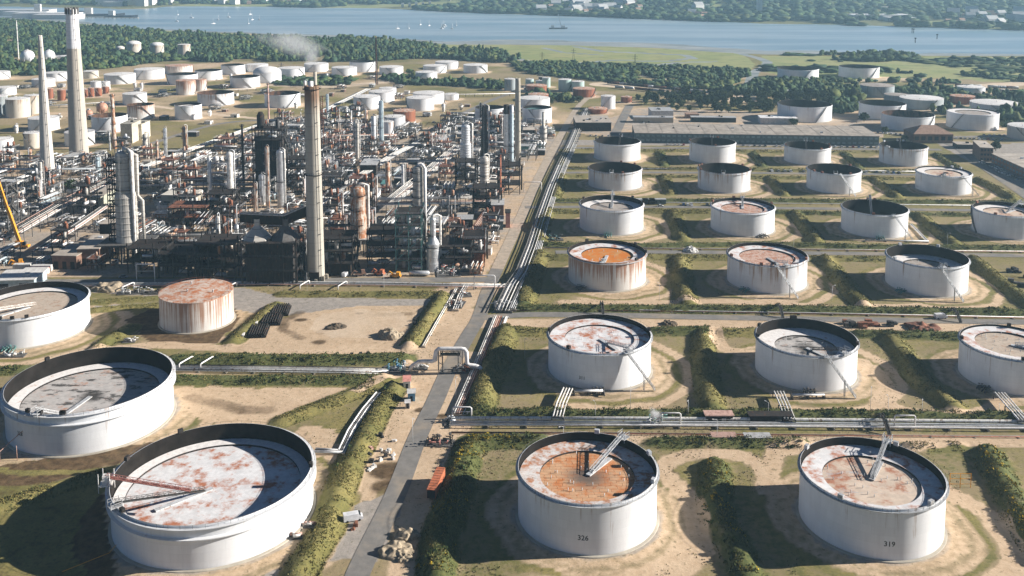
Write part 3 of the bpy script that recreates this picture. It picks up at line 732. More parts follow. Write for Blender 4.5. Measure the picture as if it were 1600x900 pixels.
    region(grav, [(142,479),(250,471),(250,476),(142,486)], 0.9)
    line(grav, [(885,223),(1000,223),(1200,224),(1370,226)], 20, 0.85, 4); line(grass, [(885,223),(1000,223),(1200,224),(1370,226)], 20, 0.0, 4)
    region(grav, [(1460,222),(1520,226),(1640,222),(1640,330),(1590,296)], 0.85); region(grass, [(1460,222),(1520,226),(1640,222),(1640,330),(1590,296)], 0.05)
    region(grav, [(880,206),(980,176),(1000,168),(1380,182),(1380,214),(960,214)], 0.5); region(grass, [(880,206),(980,176),(1000,168),(1380,182),(1380,214),(960,214)], 0.1)
    region(sand, [(880,206),(980,176),(1000,168),(1380,182),(1380,214),(960,214)], 0.8)
    # mud and stains, with a tank shadow painted in
    region(mud, [(196,500),(250,476),(366,480),(374,498),(340,537),(230,534)], 1.0); region(grass, [(196,500),(250,476),(366,480),(374,498),(340,537),(230,534)], 0.05)
    region(mud, [(-60,735),(150,706),(285,682),(298,692),(165,736),(-60,798)], 0.85); region(sand, [(-60,735),(150,706),(285,682),(298,692),(165,736),(-60,798)], 0.5)
    region(mud, [(-60,810),(160,745),(180,900),(120,960),(-100,960)], 0.8)  # wet mud and the largest tank's shadow, both put into this dark patch
    for (px, py, w) in ((330,505,9),(470,500,5),(560,490,4),(620,528,5),(500,535,6),(690,650,5),(610,760,8),(662,640,4),(600,735,9),(1048,742,5),(1500,450,7),(1580,435,12),(1400,535,4),(1250,560,4)):
        x, y = G(px, py); d = np.hypot(X - x, (Y - y) * 1.3) + 3 * (nB - 0.5)
        mud = np.maximum(mud, 0.8 * (1 - sm(d, w * 0.4, w)))
    # bund covers
    for poly, hw, h, c in WB:
        k = (0.98 if c == 'g' else 0.9)
        a = [p[0] for p in poly]; b = [p[1] for p in poly]; q = hw + 4
        m = (X > min(a) - q) & (X < max(a) + q) & (Y > min(b) - q) & (Y < max(b) + q)
        if not m.any(): continue
        t = 1 - sm(pdist(X[m], Y[m], poly), hw * 0.85, hw + 2.0)
        grass[m] = np.maximum(grass[m], k * t * (0.62 + 0.55 * vnoise(X[m], Y[m], 6, 93))); sand[m] *= 1 - 0.9 * t; grav[m] *= 1 - t; mud[m] *= 1 - t
        lush[m] = np.maximum(lush[m], (0.75 if c != 'g' else 0.34) * t)
    for tr in ([(1035,730),(1048,719),(1075,711),(1112,708),(1160,712),(1190,727),(1197,750),(1215,770)], [(1040,742),(1058,760),(1080,782),(1092,815),(1086,850),(1062,872),(1025,897),(960,915)],
               [(1488,775),(1520,790),(1556,808),(1580,845),(1590,900)], [(1345,565),(1372,582),(1390,606),(1374,626),(1412,643),(1512,650),(1553,638),(1570,620)],
               [(1115,510),(1120,532),(1136,547),(1178,553)], [(1195,765),(1212,705),(1260,700)], [(1420,700),(1500,690),(1600,688)],
               [(150,548),(250,538),(420,548),(640,547),(690,548)], [(560,612),(610,588),(640,570)], [(1200,470),(1290,482),(1440,478)], [(880,472),(1010,474),(1130,470),(1260,478)]):
        line(sand, tr, 4.6, 1.1, 1.2); line(grass, tr, 4.6, 0.0, 1.4); line(mud, tr, 4.6, 0.0, 1.4)
    # far country
    region(marsh, [(560,66),(700,69),(900,71),(1050,76),(1160,84),(1180,100),(1172,112),(1000,106),(870,100),(800,94),(740,80)], 1.0)
    region(marsh, [(100,35),(200,44),(330,51),(480,58),(520,62),(330,56),(200,49),(130,43)], 0.9)
    region(marsh, [(1190,87),(1640,90),(1640,134),(1500,124),(1385,120),(1300,130),(1190,112)], 1.0)
    line(grass, [(1300,95),(1640,100)], 200, 0.9, 120)
    for cr, w in (([(1150,82),(1186,91),(1200,97),(1194,105),(1178,113),(1172,130)], 9), ([(770,85),(830,96),(900,99),(960,94),(1040,96),(1080,91)], 7), ([(900,73),(940,80),(1000,83),(1070,86),(1085,92)], 9), ([(1000,104),(1060,98),(1120,96)], 6), ([(850,75),(880,82),(940,86)], 5)):
        line(flat, cr, w, 1.0, 6)
    line(pale, [(945,132),(1050,140),(1160,150)], 34, 1.0, 6); line(pale, [(1000,118),(1150,138),(1240,147),(1340,146)], 10, 1.0, 4)
    line(pale, [(1390,141),(1480,138),(1640,128)], 26, 1.0, 6); line(pale, [(1172,130),(1178,113)], 8, 0.8, 4)
    line(pale, [(1360,110),(1420,124),(1400,128)], 8, 0.5, 4); line(pale, [(1290,124),(1310,128),(1400,123)], 14, 0.6, 4)
    line(pale, [(700,128),(760,125),(860,150)], 14, 0.7, 8); line(pale, [(400,132),(520,136),(600,128)], 18, 0.6, 8)
    line(pale, [(30,170),(200,160),(330,178),(400,185)], 8, 0.7, 4); line(pale, [(0,108),(110,100)], 30, 0.6, 8)
    line(pale, [(1560,92),(1545,105)], 14, 1.0, 3); line(pale, [(1135,156),(1180,158)], 16, 0.7, 8)
    # shore
    yn = np.interp(X, NX, NY)
    flat = np.maximum(flat, sm(Y - yn + 50 * (vnoise(X, Y, 110, 5) - 0.5), -10, 25) * (1 - sm(Y - yn, 420, 520)))
    yf = np.interp(X, FX, FY)
    farland = sm(Y - yf, 0, 30); flat *= 1 - farland
    marsh = np.maximum(marsh, farland * sm(vnoise(X, Y, 260, 21), 0.55, 0.7)); grass = np.maximum(grass, farland * 0.9); lush = np.maximum(lush, farland * 0.5)
    # roughness of the land itself
    Z = Z + 0.12 * (nB - 0.5) * (Y < 760)
    for poly, w in WR:
        a = [p[0] for p in poly]; b = [p[1] for p in poly]
        m = (X > min(a) - 8) & (X < max(a) + 8) & (Y > min(b) - 8) & (Y < max(b) + 8)
        if m.any(): 
            k = 1 - sm(pdist(X[m], Y[m], poly), w / 2 + 0.5, w / 2 + 3); Z[m] = Z[m] * (1 - k) - 0.02 * k
    V = np.stack([X, Y, Z], -1).reshape(-1, 3)
    ny, nx = sh
    idx = np.arange(ny * nx).reshape(ny, nx)
    FQ = np.stack([idx[:-1, :-1], idx[:-1, 1:], idx[1:, 1:], idx[1:, :-1]], -1).reshape(-1, 4)
    pa = np.stack([grass, sand, grav, mud], -1).reshape(-1, 4); pb = np.stack([lush, marsh, flat, pale], -1).reshape(-1, 4)
    t = NT('ground_cover')
    p = t.pos()
    A, B = t.attr('pa'), t.attr('pb')
    sa = t.n('ShaderNodeSeparateColor'); t.put(sa.inputs[0], A.outputs['Color'])
    sb = t.n('ShaderNodeSeparateColor'); t.put(sb.inputs[0], B.outputs['Color'])
    n1 = t.noise(0.35, 6, 0.68, p); n2 = t.noise(0.06, 5, 0.6, p); n3 = t.noise(1.1, 4, 0.7, p); n4 = t.noise(0.011, 4, 0.6, p)
    def thr(w, n, soft=0.16, amp=1.0):
        return t.ramp(t.math('ADD', w, t.math('MULTIPLY_ADD', n, amp, -0.5 * amp)), 0.5 - soft, 0.5 + soft)
    nm = t.math('MULTIPLY_ADD', n1, 0.6, t.math('MULTIPLY', n2, 0.4))
    base = t.mix(t.ramp(nm, 0.3, 0.7), (0.23, 0.18, 0.10), (0.37, 0.285, 0.165))
    sandc = t.mix(t.ramp(nm, 0.3, 0.72), (0.47, 0.335, 0.21), (0.64, 0.485, 0.33))
    sandc = t.mix(t.math('MULTIPLY', t.ramp(n3, 0.35, 0.75), 0.25), sandc, (0.30, 0.21, 0.13))
    base = t.mix(thr(sa.outputs[1], nm, 0.2, 0.85), base, sandc)
    gravc = t.mix(t.ramp(n1, 0.3, 0.7), (0.26, 0.235, 0.205), (0.38, 0.335, 0.29))
    base = t.mix(thr(sa.outputs[2], n2, 0.2, 1.0), base, gravc)
    mud_shade_c = t.mix(t.ramp(n1, 0.35, 0.65), (0.07, 0.045, 0.024), (0.15, 0.098, 0.052))
    base = t.mix(thr(A.outputs['Alpha'], n2, 0.25, 0.9), base, mud_shade_c)
    gr = t.mix(t.ramp(n2, 0.3, 0.7), (0.155, 0.145, 0.046), (0.28, 0.23, 0.085))
    gr = t.mix(t.math('MULTIPLY', t.ramp(n3, 0.42, 0.68), 0.55), gr, (0.075, 0.08, 0.03))
    gr = t.mix(thr(sb.outputs[0], n1, 0.25, 0.9), gr, t.mix(t.ramp(n3, 0.3, 0.7), (0.055, 0.07, 0.024), (0.13, 0.135, 0.045)))
    base = t.mix(thr(sa.outputs[0], nm, 0.15, 1.15), base, gr)
    n5 = t.noise(0.55, 3, 0.6, p)
    base = t.mix(t.math('MULTIPLY', t.ramp(n5, 0.60, 0.68), 0.55), base, (0.10, 0.095, 0.04))
    mr = t.mix(t.ramp(n4, 0.35, 0.65), (0.32, 0.31, 0.13), (0.22, 0.245, 0.09))
    mr = t.mix(t.ramp(t.noise(0.03, 5, 0.65, p, (1, 2.5, 1)), 0.5, 0.72), mr, (0.12, 0.14, 0.065))
    base = t.mix(thr(sb.outputs[1], n2, 0.2, 0.5), base, mr)
    base = t.mix(thr(B.outputs['Alpha'], n2, 0.2, 0.6), base, t.mix(n1, (0.52, 0.40, 0.28), (0.68, 0.545, 0.40)))
    fl = t.mix(t.ramp(t.noise(0.014, 5, 0.65, p, (0.5, 2.2, 1)), 0.35, 0.65), (0.17, 0.20, 0.205), (0.30, 0.315, 0.31))  # sky reflected in the wet flats is put into this blue-grey colour
    base = t.mix(thr(sb.outputs[2], n2, 0.12, 0.5), base, fl)
    base = t.mix(1.0, base, t.ramp(n4, 0.2, 0.8, 0.88, 1.1), 'MULTIPLY')
    m = t.done(base, 0.95, 0, bump=t.math('MULTIPLY_ADD', n1, 0.7, t.math('MULTIPLY', n3, 0.3)), bs=0.5, bd=0.5, spec=0.15)
    g = np_mesh('ground', V, FQ, m, [('pa', pa), ('pb', pb)], smooth=True)
    tag(g, kind='structure')
    return g

def zat(x, y):
    return float(terrain_z(np.array([float(x)]), np.array([float(y)]))[0])

def road_mesh(poly, w, z):
    V = []
    # resample for smoothness (Catmull-Rom)
    P = [Vector((a, b)) for a, b in poly]
    pts = []
    for i in range(len(P) - 1):
        p0, p1, p2, p3 = P[max(0, i - 1)], P[i], P[i + 1], P[min(len(P) - 1, i + 2)]
        for k in range(8):
            s = k / 8
            pts.append(0.5 * ((2 * p1) + (p2 - p0) * s + (2 * p0 - 5 * p1 + 4 * p2 - p3) * s * s + (3 * p1 - p0 - 3 * p2 + p3) * s ** 3))
    pts.append(P[-1])
    mb = MB(); vs = []; fs = []
    for i, p in enumerate(pts):
        d = (pts[min(i + 1, len(pts) - 1)] - pts[max(i - 1, 0)]).normalized()
        nrm = Vector((-d.y, d.x)) * (w / 2)
        for sgn in (1, -1):
            q = p + nrm * sgn; vs.append((q.x, q.y, z))
    for i in range(len(pts) - 1): fs.append((2 * i, 2 * i + 1, 2 * i + 3, 2 * i + 2))
    mb.add(vs, fs)
    return mb
def build_roads():
    M['road_pale'] = simple('dusty_concrete_road', (0.42, 0.345, 0.265), .95, var=.2, scale=.2, dirt=(.30, .26, .21), dirt_amt=.45, spec=.15)
    t = NT('worn_asphalt')
    p = t.pos()
    n1 = t.noise(0.25, 5, 0.65, p); n2 = t.noise(2.0, 3, 0.6, p); n3 = t.noise(0.05, 3, 0.6, p)
    c = t.mix(t.ramp(n1, 0.3, 0.7), (0.175, 0.165, 0.15), (0.235, 0.22, 0.20))
    c = t.mix(t.math('MULTIPLY', t.ramp(n2, 0.4, 0.7), 0.3), c, (0.12, 0.11, 0.10))
    c = t.mix(t.ramp(t.math('ADD', n3, t.math('MULTIPLY', n1, 0.3)), 0.62, 0.85, 0, 0.7), c, (0.32, 0.26, 0.19))
    ma = t.done(c, 0.9, 0, spec=0.2)
    for i, (poly, w) in enumerate(WR):
        o = road_mesh(poly, w, 0.075 + 0.006 * i).build('road', M['road_pale'] if i == 1 else ma)
        tag(o, kind='structure')
def build_water():
    t = NT('estuary_water')
    p = t.pos()
    n1 = t.noise(0.004, 5, 0.6, p, (0.35, 2.5, 1)); n2 = t.noise(0.05, 4, 0.6, p, (0.5, 1.5, 1))
    c = t.mix(t.ramp(n1, 0.42, 0.60), (0.19, 0.275, 0.315), (0.32, 0.385, 0.41))
    m = t.done(c, 0.32, 0, bump=n2, bs=0.25, bd=0.6, spec=0.35)
    o = MB().add([(-8000, 1300, WATER_Z), (8000, 1300, WATER_Z), (8000, 5200, WATER_Z), (-8000, 5200, WATER_Z)], [(0, 1, 2, 3)]).build('water', m)
    tag(o, kind='structure')
# ------------------------------------------------------------------ tanks
def helix_stair(mb, R, h, a0, turns, w=0.9, mi=0, rail=True):
    n = max(10, int(abs(turns) * 40))
    ps = []
    for i in range(n + 1):
        a = a0 + turns * 2 * PI * i / n; z = h * i / n
        ps.append((a, z))
    for (a, z), (b, y) in zip(ps[:-1], ps[1:]):
        r0, r1 = R + 0.05, R + w
        vs = []
        for (t, q) in ((a, z), (b, y)):
            for r, dz in ((r0, 0), (r1, 0), (r1, 1.1), (r1, 0)):
                vs.append((r * math.cos(t), r * math.sin(t), q + dz))
        mb.add(vs, [(0, 1, 5, 4), (4, 5, 1, 0)], mi)
        if rail:
            mb.bar((r1 * math.cos(a), r1 * math.sin(a), z + 1.1), (r1 * math.cos(b), r1 * math.sin(b), y + 1.1), 0.09)
            mb.bar((r1 * math.cos(a), r1 * math.sin(a), z), (r1 * math.cos(a), r1 * math.sin(a), z + 1.1), 0.07)
            mb.bar((r1 * math.cos(a), r1 * math.sin(a), z - 0.12), (r1 * math.cos(b), r1 * math.sin(b), y - 0.12), 0.25)

def truss(mb, p, q, w=1.1, hgt=1.0, step=1.6, t=0.09):
    """a gangway: deck with two handrails and lacing"""
    p, q = Vector(p), Vector(q); d = q - p; L = d.length; d.normalize()
    side = d.cross(Vector((0, 0, 1))); side.normalize(); side *= w / 2
    up = Vector((0, 0, hgt))
    mb.add([tuple(p + side), tuple(q + side), tuple(q - side), tuple(p - side)], [(0, 1, 2, 3), (3, 2, 1, 0)])
    for s in (side, -side):
        mb.bar(p + s, q + s, t * 2.2); mb.bar(p + s + up, q + s + up, t * 1.3)
        n = max(2, int(L / step))
        for i in range(n + 1):
            a = p + d * (L * i / n) + s
            mb.bar(a, a + up, t)
            if i < n: mb.bar(a if i % 2 else a + up, p + d * (L * (i + 1) / n) + s + (up if i % 2 else Vector((0, 0, 0))), t * 0.8)

def letters(text, size, R, az, z, parent, mat):
    """numerals laid on the curved shell"""
    cu = bpy.data.curves.new('number_marking', 'FONT'); cu.body = text; cu.size = size; cu.align_x = 'CENTER'; cu.align_y = 'CENTER'
    cu.resolution_u = 2; cu.offset = 0.03
    tmp = bpy.data.objects.new('tmp_text', cu); col.objects.link(tmp)
    me = bpy.data.meshes.new_from_object(tmp.evaluated_get(bpy.context.evaluated_depsgraph_get()))
    bpy.data.objects.remove(tmp)
    for v in me.vertices:
        a = az + v.co.x / R; zz = v.co.y + z
        v.co = ((R + 0.03) * math.cos(a), (R + 0.03) * math.sin(a), zz)
    me.materials.clear(); me.materials.append(mat)
    o = bpy.data.objects.new('number_marking', me); col.objects.link(o); o.parent = parent
    KIDS.setdefault(parent, []).append(o)
    return o

GRP = {'F': 'storage tanks in the front row', 'E': 'storage tanks behind the long pipe track', 'D': 'storage tanks in the rust row', 'C': 'storage tanks in the third row', 'B': 'storage tanks in the fourth row', 'A': 'storage tanks before the flat-roofed building',
       'L': 'storage tanks across the road', 'T': 'storage tanks by the marsh', 'g': 'storage tanks behind the process plant', 'w': 'storage tanks in the woods'}
TANK_OBJ = {}; SHELL = {}; DECK = {}
def build_tank(row):
    key, xl, xr, fr, ba, kind, shell, depth, pont, deck, label = row
    X, Y, R, h = TS[key]
    hero = key[0] in 'FEL'; mid = key[0] in 'DCBA'; far = not (hero or mid)
    root = empty('storage_tank', (X, Y, 0), RN.uniform(-0.2, 0.2) if far else 0.0, label, 'storage tank', GRP[key[0]])
    TANK_OBJ[key] = root
    n = 112 if hero else 80 if mid else 44
    Rs = R - (0.75 if kind == 'O' and not far else 0.0)     # rim measured over the girder
    if key in ('L2', 'L3'): Rs = R - 1.1
    toC = math.atan2(-Y, -X)          # direction to the viewer side (for placing stairs)
    def inside(): return 'inner_rust' if pont == 'inner_rust' else 'inner'
    im = inside()
    if kind == 'O':
        zr = h - depth
        th = 0.12
        mb = MB()
        mb.lathe([(Rs, 0), (Rs, h)], n, mis=[0])
        mb.lathe([(Rs, h), (Rs - th, h)], n, mis=[0], sm=False)
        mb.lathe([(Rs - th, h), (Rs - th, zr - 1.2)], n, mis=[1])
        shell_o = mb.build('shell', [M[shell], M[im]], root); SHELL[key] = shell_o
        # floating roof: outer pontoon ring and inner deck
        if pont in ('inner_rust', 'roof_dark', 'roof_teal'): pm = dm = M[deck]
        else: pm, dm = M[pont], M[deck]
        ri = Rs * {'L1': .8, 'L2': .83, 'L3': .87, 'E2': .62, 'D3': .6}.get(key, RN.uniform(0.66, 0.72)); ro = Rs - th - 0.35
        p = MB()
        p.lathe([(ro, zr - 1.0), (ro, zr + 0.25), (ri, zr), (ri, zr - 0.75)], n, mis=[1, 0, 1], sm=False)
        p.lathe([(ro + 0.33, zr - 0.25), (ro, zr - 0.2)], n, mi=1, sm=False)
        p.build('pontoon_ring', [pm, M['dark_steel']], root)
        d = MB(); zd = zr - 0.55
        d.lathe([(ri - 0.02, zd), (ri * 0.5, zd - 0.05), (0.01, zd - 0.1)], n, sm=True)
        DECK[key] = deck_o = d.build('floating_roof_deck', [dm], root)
        if (hero and key[0] != 'L') or key in ('D1', 'D2', 'C2', 'C4', 'B4', 'D3'):
            leg = None
            for k in range(24 if hero else 10):
                a = RN.uniform(0, 2 * PI); r = ri * math.sqrt(RN.uniform(0.03, 0.9))
                if leg is None: leg = MB().lathe([(0.11, -.2), (0.11, 0.8), (0, 0.8)], 5).build('roof_leg', M['galv'], deck_o)
                else: leg = dup(leg, parent=deck_o)
                leg.location = (r * math.cos(a), r * math.sin(a), zd)
        # wind girder
        g = MB()
        gw = R - Rs
        if key in ('L2', 'L3'):
            # deep upper band standing proud of the shell
            zb = h - 4.0
            g.lathe([(Rs + 0.01, zb), (R, zb + 0.3), (R, zb + 0.55), (Rs + 0.14, zb + 0.7)], n, mis=[0] * 3, sm=False)
            g.lathe([(Rs + 0.14, h - 0.9), (R, h - 0.8), (R, h - 0.62), (Rs + 0.14, h - 0.62)], n, mis=[0] * 3, sm=False)
            g.lathe([(Rs + 0.14, zb + 0.7), (Rs + 0.14, h - 0.9)], n)
        else:
            gw = max(gw, 0.35)
            g.lathe([(Rs + 0.01, h - 0.95), (Rs + gw, h - 0.8), (Rs + gw, h - 0.62), (Rs + 0.01, h - 0.6)], n, mis=[0] * 3, sm=False)
        g.build('wind_girder', M['galv' if not far and key[0] in 'FED' else shell], root)
        if hero or mid:
            rl = MB(); nr = 56 if hero else 40; rr = Rs + 0.55
            for k in range(nr):
                a, b = 2 * PI * k / nr, 2 * PI * (k + 1) / nr
                rl.bar((rr * math.cos(a), rr * math.sin(a), h - 0.6), (rr * math.cos(a), rr * math.sin(a), h + 0.45), 0.06)
                rl.bar((rr * math.cos(a), rr * math.sin(a), h + 0.45), (rr * math.cos(b), rr * math.sin(b), h + 0.45), 0.05)
            rl.build('rim_handrail', M['steel'], root)
            # gauge platform + foam boxes on the rim
            fm = M[RN.choice(('rust', 'dark_steel', 'galv'))]
            for k in range(RN.choice((3, 4, 5))):
                a = RN.uniform(0, 2 * PI)
                MB().box((Rs - 0.15) * math.cos(a), (Rs - 0.15) * math.sin(a), h - 0.1, 1.0, 1.5, 1.2, a).build('foam_pourer_box', fm, root)
    else:
        mb = MB(); mb.lathe([(R, 0), (R, h)], n); mb.build('shell', M[shell], root)
        rf = MB()
        if kind == 'F': rf.lathe([(R + 0.15, h - 0.25), (R + 0.15, h + 0.05), (0.01, h + R * 0.055)], n, sm=False)
        else: rf.lathe([(R + 0.15, h - 0.25), (R + 0.15, h)] + [(R * math.cos(t), h + R * 0.42 * math.sin(t)) for t in (0.3, 0.6, 0.9, 1.2, 1.45)] + [(0.01, h + R * 0.42)], n, sm=True)
        rf.build('fixed_roof', M[deck], root)
        if R > 5:
            rl = MB(); nr = 30
            for k in range(nr):
                a, b = 2 * PI * k / nr, 2 * PI * (k + 1) / nr
                rl.bar((R * math.cos(a), R * math.sin(a), h), (R * math.cos(a), R * math.sin(a), h + 1.0), 0.07)
                rl.bar((R * math.cos(a), R * math.sin(a), h + 1.0), (R * math.cos(b), R * math.sin(b), h + 1.0), 0.06)
            rl.build('roof_handrail', M['steel' if key != 'L4' else 'rust'], root)
        vn = MB()
        for k in range(3):
            a = RN.uniform(0, 6.28); r = R * RN.uniform(0.1, 0.8)
            vn.lathe([(0.3, 0), (0.3, 0.9), (0.5, 1.0), (0, 1.3)], 8, (r * math.cos(a), r * math.sin(a), h + (1 - r / R) * R * (0.05 if kind == 'F' else 0.3)))
        vn.build('roof_vent', M['galv'], root)
    # foot ring
    ft = MB(); ft.lathe([(Rs + 0.9 if kind == 'O' else R + 0.9, 0.02), (Rs + 0.8 if kind == 'O' else R + 0.8, 0.28), ((Rs if kind == 'O' else R) + 0.0, 0.34)], n, sm=False)
    ft.build('foundation_ring', M['concrete'], root)
    # stairs
    RR = Rs if kind == 'O' else R
    st = MB()
    if far or key in ('L4', 'C4'):
        a0 = toC + (1.9 if key == 'L4' else RN.choice((0.5, -0.9, 1.1, 0.2))); helix_stair(st, RR, h, a0, RN.choice((0.16, -0.16)) * (12 / max(8, R)), 0.9, rail=not far or R > 12)
        st.build('spiral_stair', M['steel' if shell != 'white_rusty' else 'rust'], root)
    return root

def stair_tower(root, key, az, kind='strut'):
    """inclined stair up the outside with its A-frame leg, as on the front tanks"""
    X, Y, R, h = TS[key]; Rs = R - 0.75
    c, s = math.cos(az), math.sin(az)
    mb = MB()
    top = Vector((Rs * c + 0.8 * c, Rs * s + 0.8 * s, h))
    t = Vector((-s, c, 0))
    foot = top + t * 9.5 + Vector((c, s, 0)) * 5.0; foot.z = 0.2
    midp = top.lerp(foot, 0.62)
    truss(mb, top, midp, 0.9, 1.0, 1.5, 0.09)
    truss(mb, midp, foot, 0.9, 1.0, 1.5, 0.09)
    for off in (-0.45, 0.45):
        b = midp + Vector((c, s, 0)) * off
        mb.bar(b, (b.x, b.y, 0), 0.22)
    for i in range(5):
        z = midp.z * i / 5
        mb.bar((midp.x - 0.45 * c, midp.y - 0.45 * s, z), (midp.x + 0.45 * c, midp.y + 0.45 * s, z + midp.z / 5), 0.08)
    # landing on the rim
    mb.box(top.x, top.y, h + 0.05, 2.4, 2.0, 0.12, az)
    for dx in (-1, 1): mb.bar((top.x + dx * 1.0 * t.x, top.y + dx * t.y, h), (top.x + dx * t.x, top.y + dx * t.y, h + 1.2), 0.1)
    return mb.build('access_stair', M['galv'], root)

def rolling_ladder(root, key, az, depth, mat='galv', reach=0.12, lift=1.2):
    X, Y, R, h = TS[key]; Rs = R - 0.8
    mb = MB()
    a = Vector((Rs * math.cos(az), Rs * math.sin(az), h + lift)); b = Vector((Rs * reach * math.cos(az), Rs * reach * math.sin(az), h - depth - 0.1))
    truss(mb, a, b, 0.95, 1.0, 1.5, 0.08)
    o = mb.build('rolling_ladder', M[mat], root)
    pl = MB()
    pl.box(a.x, a.y, h + 0.3, 3.2, 2.6, 0.15, az)
    for i in (-1, 1):
        for j in (-1, 1):
            x, y = a.x + i * 1.5 * math.cos(az) - j * 1.2 * math.sin(az), a.y + i * 1.5 * math.sin(az) + j * 1.2 * math.cos(az)
            pl.bar((x, y, h - 0.5), (x, y, h + 2.2), 0.13)
    for z in (1.4, 2.2):
        pl.bar((a.x - 1.2 * math.sin(az) * 1 - 1.5 * math.cos(az), a.y + 1.2 * math.cos(az) - 1.5 * math.sin(az), h + z), (a.x - 1.2 * math.sin(az) + 1.5 * math.cos(az), a.y + 1.2 * math.cos(az) + 1.5 * math.sin(az), h + z), 0.1)
        pl.bar((a.x + 1.2 * math.sin(az) * 1 - 1.5 * math.cos(az), a.y - 1.2 * math.cos(az) - 1.5 * math.sin(az), h + z), (a.x + 1.2 * math.sin(az) + 1.5 * math.cos(az), a.y - 1.2 * math.cos(az) + 1.5 * math.sin(az), h + z), 0.1)
    pl.build('gauge_platform', M['galv'], root)
    # rail track and base slab on the deck
    tr = MB()
    tr.bar((Rs * 0.02 * math.cos(az), Rs * 0.02 * math.sin(az), h - depth - 0.35), (Rs * 0.62 * math.cos(az), Rs * 0.62 * math.sin(az), h - depth - 0.25), 1.5, 0.35)
    tr.build('ladder_track', M['galv'], DECK[key])

def manifold(root, key, az):
    """valves and pipe stubs at the foot of a tank"""
    X, Y, R, h = TS[key]; Rs = R - 0.7
    mb = MB()
    for k in range(4):
        a = az + (k - 1.5) * 0.06
        c, s = math.cos(a), math.sin(a)
        z = 0.9 + 0.3 * (k % 2)
        mb.pipe([(Rs * c, Rs * s, z), ((Rs + 3.0 + k * 0.6) * c, (Rs + 3.0 + k * 0.6) * s, z), ((Rs + 3.4 + k * .6) * c, (Rs + 3.4 + k * .6) * s, 0.5)], 0.28, 7)
        mb.lathe([(0.1, 0), (0.1, 1.1), (0.45, 1.12), (0.45, 1.2), (0, 1.2)], 8, ((Rs + 1.8) * c, (Rs + 1.8) * s, z))
        mb.box((Rs + 1.8) * c, (Rs + 1.8) * s, z - 0.4, 0.7, 0.7, 0.8, a)
    return mb.build('valve_manifold', M[RN.choice(('tealp', 'steel'))], root)

